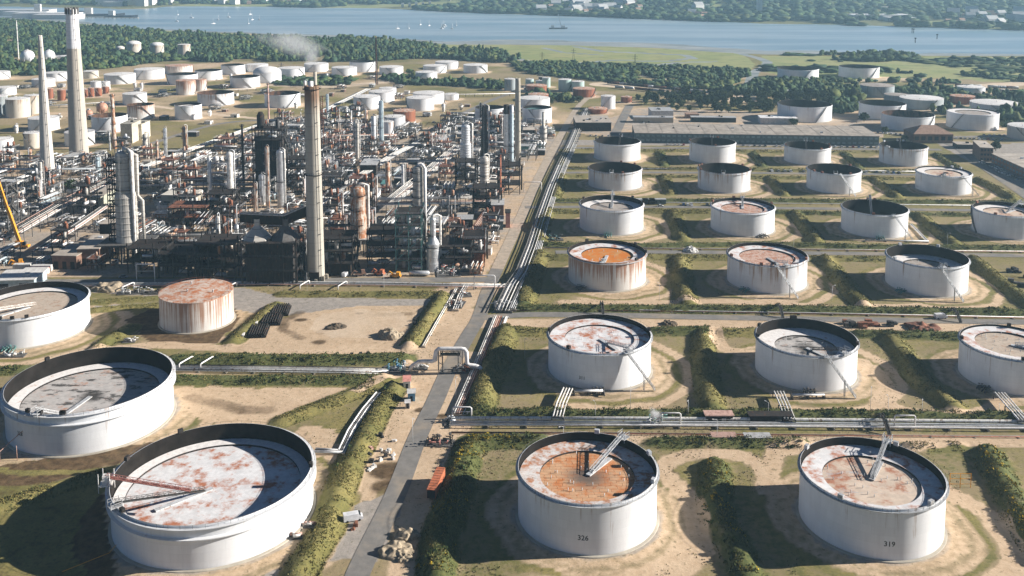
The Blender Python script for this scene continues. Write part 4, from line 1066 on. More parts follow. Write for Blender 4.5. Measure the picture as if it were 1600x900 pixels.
def build_tanks():
    for r in TK: build_tank(r)
    O = TANK_OBJ
    def az_to(key, px, py):      # azimuth of the rim point seen nearest a pixel (on the rim plane)
        X, Y, R, h = TS[key]; x, y = G(px, py, h); return math.atan2(y - Y, x - X)
    def depth_of(key): return [r for r in TK if r[0] == key][0][7]
    def az_shell(key, px, py):
        X, Y, R, h = TS[key]; best = None
        for i in range(720):
            a = i * PI / 360
            c, s = math.cos(a), math.sin(a)
            if c * (-X) + s * (-Y) < R * 0.15: continue
            q = PX(X + R * c, Y + R * s, h * 0.3)
            e = abs(q[0] - px)
            if best is None or e < best[0]: best = (e, a)
        return best[1]
    for key, px, txt, z, size in (('F1', 911, '326', 5.2, 2.0), ('F2', 1391, '319', 4.9, 2.0), ('E1', 908, '311', 4.3, 1.7), ('L2', 27, '328', 6.2, 1.8)):
        X, Y, R, h = TS[key]
        letters(txt, size, R - (1.1 if key == 'L2' else 0.75), az_shell(key, px, 0), z, SHELL[key], M['black'])
    rolling_ladder(O['F1'], 'F1', az_to('F1', 985, 677), depth_of('F1'), 'galv', 0.10, 1.3)
    rolling_ladder(O['F2'], 'F2', az_to('F2', 1392, 680), depth_of('F2'), 'galv', 0.05, 1.1)
    rolling_ladder(O['E1'], 'E1', az_to('E1', 985, 551), depth_of('E1'), 'galv', 0.25)
    rolling_ladder(O['E2'], 'E2', az_to('E2', 1318, 551), depth_of('E2'), 'steel', 0.15)
    rolling_ladder(O['E3'], 'E3', az_to('E3', 1640, 545), depth_of('E3'), 'galv', 0.1)
    rolling_ladder(O['D1'], 'D1', az_to('D1', 940, 412), depth_of('D1'), 'galv', 0.5)
    rolling_ladder(O['D2'], 'D2', az_to('D2', 1225, 412), depth_of('D2'), 'galv', 0.4)
    rolling_ladder(O['D3'], 'D3', az_to('D3', 1470, 415), depth_of('D3'), 'galv', 0.45)
    rolling_ladder(O['C1'], 'C1', az_to('C1', 957, 307), depth_of('C1'), 'galv', 0.1, 3)
    rolling_ladder(O['C2'], 'C2', az_to('C2', 1160, 310), depth_of('C2'), 'galv', 0.3)
    rolling_ladder(O['C3'], 'C3', az_to('C3', 1358, 311), depth_of('C3'), 'galv', 0.2, 3)
    rolling_ladder(O['C4'], 'C4', az_to('C4', 1600, 318), depth_of('C4'), 'galv', 0.1, 2)
    for k, px, py in (('B1', 955, 271), ('B2', 1130, 272), ('B3', 1306, 273), ('B4', 1480, 276), ('A1', 967, 217), ('A2', 1113, 219), ('A3', 1259, 221), ('A4', 1405, 221)):
        rolling_ladder(O[k], k, az_to(k, px, py), depth_of(k), 'steel', 0.1, 2.2)
    rolling_ladder(O['L1'], 'L1', az_to('L1', -30, 492), depth_of('L1'), 'lag', -0.1)
    rolling_ladder(O['L2'], 'L2', az_to('L2', 68, 640), depth_of('L2'), 'galv', 0.55)
    rolling_ladder(O['L3'], 'L3', az_to('L3', 186, 790), depth_of('L3'), 'steel', 0.1)
    stair_tower(O['E1'], 'E1', az_shell('E1', 978, 0)); stair_tower(O['E2'], 'E2', az_shell('E2', 1290, 0))
    stair_tower(O['D3'], 'D3', az_shell('D3', 1468, 0)); stair_tower(O['B4'], 'B4', az_shell('B4', 1503, 0)); stair_tower(O['C3'], 'C3', az_shell('C3', 1395, 0))
    stair_tower(O['B3'], 'B3', az_shell('B3', 1312, 0)); stair_tower(O['D2'], 'D2', az_shell('D2', 1212, 0))
    for k, px in (('E1', 935), ('E2', 1265), ('E3', 1540), ('D1', 910), ('D2', 1165), ('D3', 1410), ('C1', 950), ('C2', 1190), ('C3', 1375), ('L1', 15)):
        manifold(O[k], k, az_shell(k, px, 0))
    # red boom truss over the roof of the biggest tank (carried by its rim platform)
    X, Y, R, h = TS['L3']
    a = az_to('L3', 178, 752); p = Vector((R * math.cos(a), R * math.sin(a), h + 1.5)); q0 = G(298, 762, h + 1.5); q = Vector((q0[0] - X, q0[1] - Y, h + 0.6))
    mb = MB(); truss(mb, p, q, 0.9, 0.9, 1.6, 0.09); mb.build('red_boom', M['red'], O['L3'])
    mb = MB(); mb.box(p.x, p.y, h - 0.5, 3.4, 3.4, 0.2, a)
    for i in (-1.6, 1.6):
        for j in (-1.6, 1.6): mb.bar((p.x + i, p.y + j, h - 2.5), (p.x + i, p.y + j, h + 3.2), 0.18)
    mb.box(p.x, p.y, h - 0.2, 1.8, 1.8, 2.4, a); mb.build('boom_platform', M['wall_pale'], O['L3'])
# ------------------------------------------------------------------ vegetation
def foliage_mat(name, rough=0.85):
    t = NT(name)
    a = t.attr('tint')
    n = t.noise(0.9, 2, 0.5, t.pos())
    c = t.mix(1.0, a.outputs['Color'], t.ramp(n, 0.25, 0.75, 0.75, 1.2), 'MULTIPLY')
    return t.done(c, rough, 0, spec=0.12)
M['leaf'] = foliage_mat('leaf_green')

def rand_rot(n, tilt=1.0):
    """n random orthonormal frames (two axes)"""
    a = NP.normal(size=(n, 3)); a[:, 2] *= tilt
    a /= np.linalg.norm(a, axis=1, keepdims=True) + 1e-9
    b = NP.normal(size=(n, 3)); b -= a * (a * b).sum(1, keepdims=True)
    b /= np.linalg.norm(b, axis=1, keepdims=True) + 1e-9
    return a, b
def leaf_quads(C, S, col, asp=0.7):
    """C (n,3) centres, S (n,) sizes, col (n,3)"""
    n = len(C)
    a, b = rand_rot(n)
    a = a * S[:, None] * 0.5; b = b * S[:, None] * 0.5 * asp
    V = np.stack([C - a, C - b * 0.9 + a * 0.1, C + a, C + b], 1).reshape(-1, 3)
    FQ = np.arange(4 * n).reshape(n, 4)
    T = np.concatenate([np.repeat(col, 4, 0), np.ones((4 * n, 1))], 1)
    return V, FQ, T
GREENS = np.array([(0.036, 0.062, 0.024), (0.052, 0.080, 0.028), (0.026, 0.048, 0.024), (0.070, 0.085, 0.028), (0.032, 0.058, 0.032)])
BUSH = np.array([(0.055, 0.080, 0.024), (0.085, 0.105, 0.030), (0.042, 0.066, 0.024), (0.115, 0.115, 0.034), (0.06, 0.078, 0.026)])
def bund_points(poly, hw, dens):
    out = []
    for (x0, y0), (x1, y1) in zip(poly[:-1], poly[1:]):
        L = math.hypot(x1 - x0, y1 - y0)
        n = int(L * hw * 2 * dens)
        if n < 1: continue
        t = NP.random(n); o = (NP.random(n) * 2 - 1) * hw
        out.append(np.stack([x0 + (x1 - x0) * t - (y1 - y0) / L * o, y0 + (y1 - y0) * t + (x1 - x0) / L * o], -1))
    return np.concatenate(out) if out else np.zeros((0, 2))
def clear_of(P, pad=1.0):
    ok = np.ones(len(P), bool)
    for r in TK:
        x, y, R, _ = TS[r[0]]
        ok &= np.hypot(P[:, 0] - x, P[:, 1] - y) > R + pad
    for poly, w in WR:
        ok &= pdist(P[:, 0], P[:, 1], poly) > w / 2 + pad * 0.6
    return ok
def build_bund_cover():
    gV = []; gF = []; gT = []; no = 0
    bV = []; bF = []; bT = []; bo = 0
    for poly, hw, h, c in WB:
        ym = sum(p[1] for p in poly) / len(poly)
        k = min(1.3, (330 / max(200, ym)) ** 1.3)
        # grass tufts: triangles standing up
        P = bund_points(poly, hw * 1.15, (3.4 if c == 'g' else 2.4) * k)
        P = P[clear_of(P, 1.0)]
        P = P[vnoise(P[:, 0], P[:, 1], 5.5, 94) * .6 + vnoise(P[:, 0], P[:, 1], 2.2, 95) * .4 > .36]
        n = len(P)
        if n:
            Z = terrain_z(P[:, 0], P[:, 1])
            sc_ = 0.28 + 0.42 * NP.random(n)
            sc_ *= max(1.0, ym / 420)
            for rep in range(2):
                ang = NP.random(n) * 2 * np.pi
                dx, dy = np.cos(ang) * 0.35 * sc_, np.sin(ang) * 0.35 * sc_
                lx, ly = (NP.random(n) - 0.5) * 0.7 * sc_, (NP.random(n) - 0.5) * 0.7 * sc_
                V = np.stack([np.stack([P[:, 0] - dx, P[:, 1] - dy, Z - 0.05], -1), np.stack([P[:, 0] + dx, P[:, 1] + dy, Z - 0.05], -1), np.stack([P[:, 0] + lx, P[:, 1] + ly, Z + sc_ * 0.75], -1)], 1).reshape(-1, 3)
                base = np.array([(0.20, 0.17, 0.055), (0.14, 0.13, 0.042), (0.28, 0.22, 0.085), (0.10, 0.11, 0.036)])[NP.integers(0, 4, n)]
                T = np.concatenate([np.repeat(base, 3, 0), np.ones((3 * n, 1))], 1)
                gV.append(V); gF.append(np.arange(3 * n).reshape(n, 3) + no); gT.append(T); no += 3 * n
        # bushes
        dens = {'g': 0.06, 'b': 0.50, 'y': 0.36}[c] * k
        P = bund_points(poly, hw * 0.95, dens)
        P = P[clear_of(P, 1.6)]
        if len(P):
            m = vnoise(P[:, 0], P[:, 1], 7, 31) > (0.28 if c != 'g' else 0.62)
            P = P[m]
        n = len(P)
        if n:
            Z = terrain_z(P[:, 0], P[:, 1])
            q = 16 if ym < 420 else 9
            R = (0.30 + 0.75 * NP.random(n) ** 3) * (1.0 if ym < 420 else 1.2)
            C = np.repeat(np.stack([P[:, 0], P[:, 1], Z + R * 0.2], -1), q, 0)
            d = NP.normal(size=(n * q, 3)); d /= np.linalg.norm(d, axis=1, keepdims=True)
            C = C + d * (NP.random((n * q, 1)) ** 0.4) * np.repeat(R, q)[:, None] * np.array([1, 1, 0.65])
            pal = BUSH[NP.integers(0, 5, n)] * (0.8 + 0.5 * NP.random((n, 1)))
            colr = np.repeat(pal, q, 0) * (0.8 + 0.4 * NP.random((n * q, 1)))
            if c == 'y':
                fl = np.repeat((vnoise(P[:, 0], P[:, 1], 11, 77) > 0.46), q) & (NP.random(n * q) < 0.5)
                colr[fl] = np.array([0.42, 0.29, 0.025]) * (0.7 + 0.6 * NP.random((fl.sum(), 1)))
            V, FQ, T = leaf_quads(C, np.repeat(R, q) * (0.55 + 0.45 * NP.random(n * q)), colr)
            bV.append(V); bF.append(FQ + bo); bT.append(T); bo += len(V)
    g = np_mesh('grass', np.concatenate(gV), np.concatenate(gF), M['leaf'], np.concatenate(gT)); tag(g, kind='stuff')
    b = np_mesh('undergrowth', np.concatenate(bV), np.concatenate(bF), M['leaf'], np.concatenate(bT)); tag(b, kind='stuff')

def scatter_grass():
    """rough tufts over the tank basins in front, and scrub further back"""
    n = 60000
    Y = 190 + 360 * NP.random(n) ** 1.2; X = (NP.random(n) * 1.3 - 0.62) * Y * 0.62 + 20
    m = (vnoise(X, Y, 14, 41) * 0.6 + vnoise(X, Y, 5, 42) * 0.4) > 0.58
    P = np.stack([X, Y], -1)[m]
    P = P[clear_of(P, 9.5)]
    for px in ([(440,500),(500,482),(600,476),(676,480),(668,505),(640,548),(560,549),(420,549),(360,548),(395,525)], [(276,606),(400,608),(560,606),(596,603),(450,655),(410,665),(330,660),(290,640)], [(130,455),(380,450),(440,464),(692,468),(684,479),(560,478),(440,494),(380,486),(300,468)], [(560,905),(580,780),(690,545),(790,440),(775,520),(690,680),(640,905)]):
        P = P[~inpoly(P[:, 0], P[:, 1], GL(px))]
    P = P[~inpoly(P[:, 0], P[:, 1], PLANT)]
    n = len(P); Z = terrain_z(P[:, 0], P[:, 1]); s = 0.3 + 0.4 * NP.random(n)
    ang = NP.random(n) * 2 * np.pi
    dx, dy = np.cos(ang) * 0.4 * s, np.sin(ang) * 0.4 * s
    V = np.stack([np.stack([P[:, 0] - dx, P[:, 1] - dy, Z - 0.05], -1), np.stack([P[:, 0] + dx, P[:, 1] + dy, Z - 0.05], -1), np.stack([P[:, 0] + dy * 0.6, P[:, 1] - dx * 0.6, Z + s * 0.6], -1)], 1).reshape(-1, 3)
    base = np.array([(0.16, 0.14, 0.06), (0.11, 0.11, 0.04), (0.22, 0.18, 0.09), (0.085, 0.095, 0.035)])[NP.integers(0, 4, n)]
    g = np_mesh('dry_grass', V, np.arange(3 * n).reshape(n, 3), M['leaf'], np.concatenate([np.repeat(base, 3, 0), np.ones((3 * n, 1))], 1)); tag(g, kind='stuff')

# icosphere used for far crowns
def ico(sub):
    p = (1 + 5 ** 0.5) / 2
    V = [(-1, p, 0), (1, p, 0), (-1, -p, 0), (1, -p, 0), (0, -1, p), (0, 1, p), (0, -1, -p), (0, 1, -p), (p, 0, -1), (p, 0, 1), (-p, 0, -1), (-p, 0, 1)]
    F = [(0,11,5),(0,5,1),(0,1,7),(0,7,10),(0,10,11),(1,5,9),(5,11,4),(11,10,2),(10,7,6),(7,1,8),(3,9,4),(3,4,2),(3,2,6),(3,6,8),(3,8,9),(4,9,5),(2,4,11),(6,2,10),(8,6,7),(9,8,1)]
    V = [Vector(v).normalized() for v in V]
    for _ in range(sub):
        mid = {}; F2 = []
        def mp(a, b):
            k = (min(a, b), max(a, b))
            if k not in mid: V.append(((V[a] + V[b]) / 2).normalized()); mid[k] = len(V) - 1
            return mid[k]
        for a, b, c in F:
            ab, bc, ca = mp(a, b), mp(b, c), mp(c, a)
            F2 += [(a, ab, ca), (b, bc, ab), (c, ca, bc), (ab, bc, ca)]
        F = F2
    return np.array([tuple(v) for v in V]), np.array(F)
def blob_mass(name, P, R, Hh, sub, tint, jitter=0.35, zbase=None):
    """many uneven crowns as one mass; P (n,2), R radius, Hh height"""
    IV, IF = ico(sub)
    n, k = len(P), len(IV)
    Z = terrain_z(P[:, 0], P[:, 1]) if zbase is None else zbase
    J = 1 + jitter * (NP.random((n, k)) * 2 - 1)
    ang = NP.random(n) * 2 * np.pi
    c, s = np.cos(ang)[:, None], np.sin(ang)[:, None]
    x = IV[None, :, 0] * J; y = IV[None, :, 1] * J; z = IV[None, :, 2] * J
    X = P[:, 0, None] + (x * c - y * s) * R[:, None]; Y = P[:, 1, None] + (x * s + y * c) * R[:, None]
    ZZ = Z[:, None] + Hh[:, None] * (0.48 + 0.5 * z)
    V = np.stack([X, Y, ZZ], -1).reshape(-1, 3)
    FQ = (IF[None] + (np.arange(n) * k)[:, None, None]).reshape(-1, 3)
    T = np.concatenate([np.repeat(tint, k, 0) * (0.85 + 0.3 * NP.random((n * k, 1))), np.ones((n * k, 1))], 1)
    o = np_mesh(name, V, FQ, M['leaf'], T)
    tag(o, kind='stuff')
    return o
def poly_points(px, spacing, jit=0.9, keep=0.0, seed=1, nscale=60, pad=7):
    W = GL(px)
    xs = [p[0] for p in W]; ys = [p[1] for p in W]
    gx, gy = np.meshgrid(np.arange(min(xs), max(xs), spacing), np.arange(min(ys), max(ys), spacing))
    X = (gx + (NP.random(gx.shape) - 0.5) * spacing * jit).ravel(); Y = (gy + (NP.random(gy.shape) - 0.5) * spacing * jit).ravel()
    m = inpoly(X, Y, W)
    if keep: m &= (vnoise(X, Y, nscale, seed) * 0.65 + vnoise(X, Y, nscale / 4, seed + 1) * 0.35) > keep
    P = np.stack([X, Y], -1)[m]
    return P[clear_of(P, pad)]
WOODS = [
 ('woods', [(-400,34),(0,33),(60,37),(130,44),(230,50),(330,57),(420,60),(500,61),(600,65),(700,74),(765,83),(818,93),(800,99),(740,96),(690,92),(640,92),(600,96),(520,97),(480,96),(400,97),(330,98),(300,94),(258,96),(200,104),(120,112),(60,114),(-400,116)], 7.0, 0.29, 9),
 ('woods', [(800,100),(870,98),(940,101),(1020,104),(1100,108),(1168,110),(1165,126),(1120,140),(1060,139),(1000,133),(930,126),(860,119),(812,113)], 6.3, 0.38, 5.5),
 ('woods', [(1185,128),(1300,130),(1342,138),(1342,148),(1200,150),(1120,147)], 6.5, 0.30, 7),
 ('woods', [(1300,150),(1345,150),(1345,178),(1300,178)], 7, 0.2, 8),
 ('woods', [(1395,142),(1490,142),(1600,150),(1600,166),(1560,190),(1470,178),(1400,160)], 7, 0.30, 8),
 ('woods', [(1562,170),(1640,168),(1640,198),(1575,198),(1562,190)], 7, 0.2, 9),
 ('woods', [(590,113),(640,113),(660,128),(720,126),(800,132),(800,142),(700,134),(620,132),(590,122)], 7, 0.33, 6),
 ('woods', [(820,143),(890,148),(900,160),(870,160),(862,156),(820,150)], 7, 0.3, 6),
 ('woods', [(1200,128),(1215,126),(1500,128),(1500,137),(1420,138),(1350,128),(1215,134)], 7, 0.42, 5),
 ('woods', [(1280,83.5),(1430,86),(1440,95),(1370,97),(1280,92)], 9, 0.40, 8),
 ('woods', [(1380,112),(1600,118),(1640,128),(1480,128),(1400,120)], 9, 0.5, 6),
 ('woods', [(1180,84),(1640,92),(1640,126),(1440,118),(1190,112)], 16, 0.66, 5),
 ('woods', [(0,104),(120,108),(140,118),(0,118)], 8, 0.3, 7),
 ('woods', [(380,118),(480,124),(560,122),(640,127),(560,134),(450,134),(400,130)], 9, 0.55, 5),
]
def build_woods():
    for nm, px, sp, keep, h in WOODS:
        P = poly_points(px, sp, 0.95, keep, seed=int(px[0][0]) % 90)
        n = len(P)
        if not n: continue
        # clearing for the gas spheres
        m = np.ones(n, bool)
        for cx, cy, rr in ((60, 92, 46), (95, 94, 40)):
            x, y = G(cx, cy); m &= np.hypot(P[:, 0] - x, (P[:, 1] - y) * 0.7) > rr
        P = P[m]; n = len(P)
        big = vnoise(P[:, 0], P[:, 1], 45, 8)
        Hh = h * (0.45 + 0.9 * NP.random(n) ** 1.5) * (0.75 + 0.5 * big)
        R = sp * (0.30 + 0.75 * NP.random(n) ** 2)
        tint = GREENS[NP.integers(0, 5, n)] * (0.6 + 0.5 * NP.random((n, 1)) + 0.5 * vnoise(P[:, 0], P[:, 1], 28, 61)[:, None])
        blob_mass(nm, P, R, Hh, 1, tint, 0.5)
    # far shore woods
    n = 15000
    X = (NP.random(n) * 2 - 1) * 2900; yf = np.interp(X, FX, FY); Y = yf + 12 + (NP.random(n) ** 1.4) * 2000
    m = (np.abs(X) < Y * 0.62) & ((vnoise(X, Y, 330, 51) * 0.6 + vnoise(X, Y, 90, 52) * 0.4) > 0.36)
    m &= ~((X < -820) & (Y < yf + 130))
    P = np.stack([X, Y], -1)[m]; n = len(P)
    blob_mass('far_shore_woods', P, 11 + 9 * NP.random(n), 9 + 9 * NP.random(n), 0, GREENS[NP.integers(0, 5, n)] * (0.8 + 0.5 * NP.random((n, 1))), 0.3)

def tree_proto(h, r, tint, seed):
    rg = np.random.default_rng(seed)
    t = empty('tree')
    tr = MB(); tr.pipe([(0, 0, -0.3), (0.1, 0.05, h * 0.3), (0.0, 0.1, h * 0.62)], 0.32, 6, r2=0.12)
    for k in range(5):
        a = k * 1.3 + seed; tr.pipe([(0, 0, h * (0.26 + 0.06 * k)), (math.cos(a) * r * 0.6, math.sin(a) * r * 0.6, h * (0.5 + 0.06 * k))], 0.13, 5, r2=0.04)
    tr.build('trunk', M['bark'], t)
    nc = 17
    C = rg.normal(size=(nc, 3)); C /= np.linalg.norm(C, axis=1, keepdims=True)
    C = C * rg.random((nc, 1)) ** 0.4 * np.array([r * 0.74, r * 0.74, h * 0.36]) + np.array([0, 0, h * 0.52])
    q = 34
    d = rg.normal(size=(nc * q, 3)); d /= np.linalg.norm(d, axis=1, keepdims=True)
    Q = np.repeat(C, q, 0) + d * rg.random((nc * q, 1)) ** 0.35 * r * 0.46
    colr = np.repeat(np.array(tint)[None] * (0.75 + 0.55 * rg.random((nc, 1))), q, 0) * (0.8 + 0.4 * rg.random((nc * q, 1)))
    V, FQ, T = leaf_quads(Q, r * (0.25 + 0.22 * rg.random(nc * q)), colr)
    o = np_mesh('crown', V, FQ, M['leaf'], T); o.parent = t; KIDS.setdefault(t, []).append(o)
    return t
TREES = []
def build_trees():
    protos = [tree_proto(9, 4.0, (0.045, 0.066, 0.024), 1), tree_proto(7.5, 3.6, (0.062, 0.082, 0.026), 2), tree_proto(11, 4.4, (0.036, 0.055, 0.024), 3), tree_proto(6, 3.2, (0.075, 0.09, 0.03), 4)]
    kind = ['round dark green tree', 'spreading mid green tree', 'tall deep green tree', 'low yellowish green tree']
    W3 = [(990,151),(1100,147),(1215,148),(1296,152),(1300,176),(1215,168),(1205,178),(1130,177),(1060,173),(1000,164)]
    P = [tuple(p) for p in poly_points(W3, 8.8, 0.8, 0.12, seed=5)]
    x0, y0 = G(1157, 157)
    P = [p for p in P if math.hypot((p[0] - x0) / 1.6, (p[1] - y0) / 1.5) > 14]
    RN.shuffle(P)
    wood = [(p, 'growing in the belt of trees behind the flat-roofed building', 'trees in the belt behind the flat-roofed building') for p in P[:150]]
    solo = [(G(a, b), s, 'scattered trees among the tanks and buildings') for a, b, s in ((1422,212,'by the brown-roofed house'),(1382,208,'before the tank with brown-lit interior'),(1413,222,'in front of the brown-roofed house'),(1556,236,'behind the office block'),(1240,196,'at the corner of the flat-roofed building'),
            (1566,198,'beside the greyish cream tank at the picture edge'),(1578,204,'between greyish cream tank and the slanting stair tank'),(862,163,'behind the teal-topped tanks'),(905,160,'beside the wider rust-brown tank'),(112,300,'in the works in front of the slender chimney'),(1350,190,'beside the partly hidden dark-topped tank'))]
    for (x, y), s, g in wood + solo:
        k = RN.randrange(4)
        t = dup(protos[k], (x, y, zat(x, y)), RN.uniform(0, 6.28), (RN.uniform(0.8, 1.25),) * 2 + (RN.uniform(0.8, 1.3),))
        TREES.append(t)
        tag(t, None, 'tree', g)
        if g.startswith('scat'): t['label'] = '%s standing alone %s' % (kind[k], s)
        else: PLACED.append((t, kind[k], x, y, 'belt'))
    for p in protos: remove_tree(p)

# ------------------------------------------------------------------ labels that single out by place
LM = []          # (phrase, x, y)
PLACED = []      # (object, description, x, y, set)
ORD = ['closest', 'second', 'third', 'fourth', 'fifth', 'sixth', 'seventh', 'eighth', 'ninth', 'tenth', 'eleventh', 'twelfth', 'thirteenth', 'fourteenth', 'fifteenth', 'sixteenth', 'seventeenth', 'eighteenth', 'nineteenth', 'twentieth']
def finish_labels():
    groups = {}
    for o, d, x, y, s in PLACED:
        lms = sorted(LM, key=lambda l: math.hypot(l[1] - x, l[2] - y))
        i = 0
        lm = lms[0]
        groups.setdefault((d, lm[0]), []).append((math.hypot(lm[1] - x, lm[2] - y), o))
    for (d, l), L in groups.items():
        L.sort(key=lambda q: q[0])
        for i, (r, o) in enumerate(L):
            if len(L) == 1: o['label'] = '%s near %s' % (d, l)
            elif i < len(ORD): o['label'] = ('%s closest to %s' % (d, l)) if i == 0 else '%s, %s out from %s' % (d, ORD[i], l)
            else: o['label'] = '%s, number %d out from %s' % (d, i + 1, l)
# ------------------------------------------------------------------ pipe tracks
def resample(poly, step):
    out = [Vector(poly[0])]
    for a, b in zip(poly[:-1], poly[1:]):
        a, b = Vector(a), Vector(b); n = max(1, int((b - a).length / step))
        for i in range(1, n + 1): out.append(a.lerp(b, i / n))
    return out
def offset_line(pts, off):
    out = []
    for i, p in enumerate(pts):
        d = (pts[min(i + 1, len(pts) - 1)] - pts[max(i - 1, 0)]).normalized()
        k = 1.0
        if 0 < i < len(pts) - 1:
            e = (pts[i] - pts[i - 1]).normalized(); k = 1 / max(0.5, e.dot(d))
        out.append(p + Vector((-d.y, d.x)) * off * k)
    return out
def pipe_track(name, label, px, spec, z=0.8, support=9.0, supw=None, supmat='concrete', cat='pipeline', group=None, world=False, sup_h=None):
    """spec: list of (lateral offset m, radius, material, extra height)"""
    W = [Vector(p) for p in (px if world else GL(px))]
    o = W[0]
    root = empty(name, (o.x, o.y, 0), 0, label, cat, group)
    L = [p - o for p in W]
    for off, r, m, dz in spec:
        q = offset_line(L, off)
        MB().pipe([(p.x, p.y, z + dz + r) for p in q], r, 8).build('pipe', M[m], root)
    if support:
        pts = resample([(p.x, p.y) for p in L], support)
        w = supw or (max(s[0] for s in spec) - min(s[0] for s in spec) + 1.2)
        mid = (max(s[0] for s in spec) + min(s[0] for s in spec)) / 2
        me = None
        for i in range(len(pts)):
            d = (pts[min(i + 1, len(pts) - 1)] - pts[max(i - 1, 0)]).normalized()
            c = pts[i] + Vector((-d.y, d.x)) * mid
            rz = math.atan2(d.y, d.x)
            if me is None:
                mb = MB()
                if z < 1.6: mb.box(0, 0, -0.1, 0.5, w, z + 0.09)
                else:
                    for s in (-1, 1): mb.box(0, s * (w / 2 - 0.2), -0.1, 0.32, 0.32, z + 0.1)
                    mb.box(0, 0, z - 0.28, 0.3, w, 0.27)
                    if sup_h: 
                        mb.box(0, 0, sup_h, 0.3, w, 0.27)
                        for s in (-1, 1): mb.box(0, s * (w / 2 - 0.2), z + 0.05, 0.28, 0.28, sup_h - z)
                me = mb.mesh('pipe_support', M[supmat])
            s = bpy.data.objects.new('pipe_support', me); col.objects.link(s); s.parent = root; s.location = (c.x, c.y, 0); s.rotation_euler = (0, 0, rz)
            KIDS.setdefault(root, []).append(s)
    return root
def spread(n, w, mats, r=(0.12, 0.3), dz=0.0):
    return [(-w / 2 + w * i / max(1, n - 1), RN.uniform(*r), RN.choice(mats), dz) for i in range(n)]

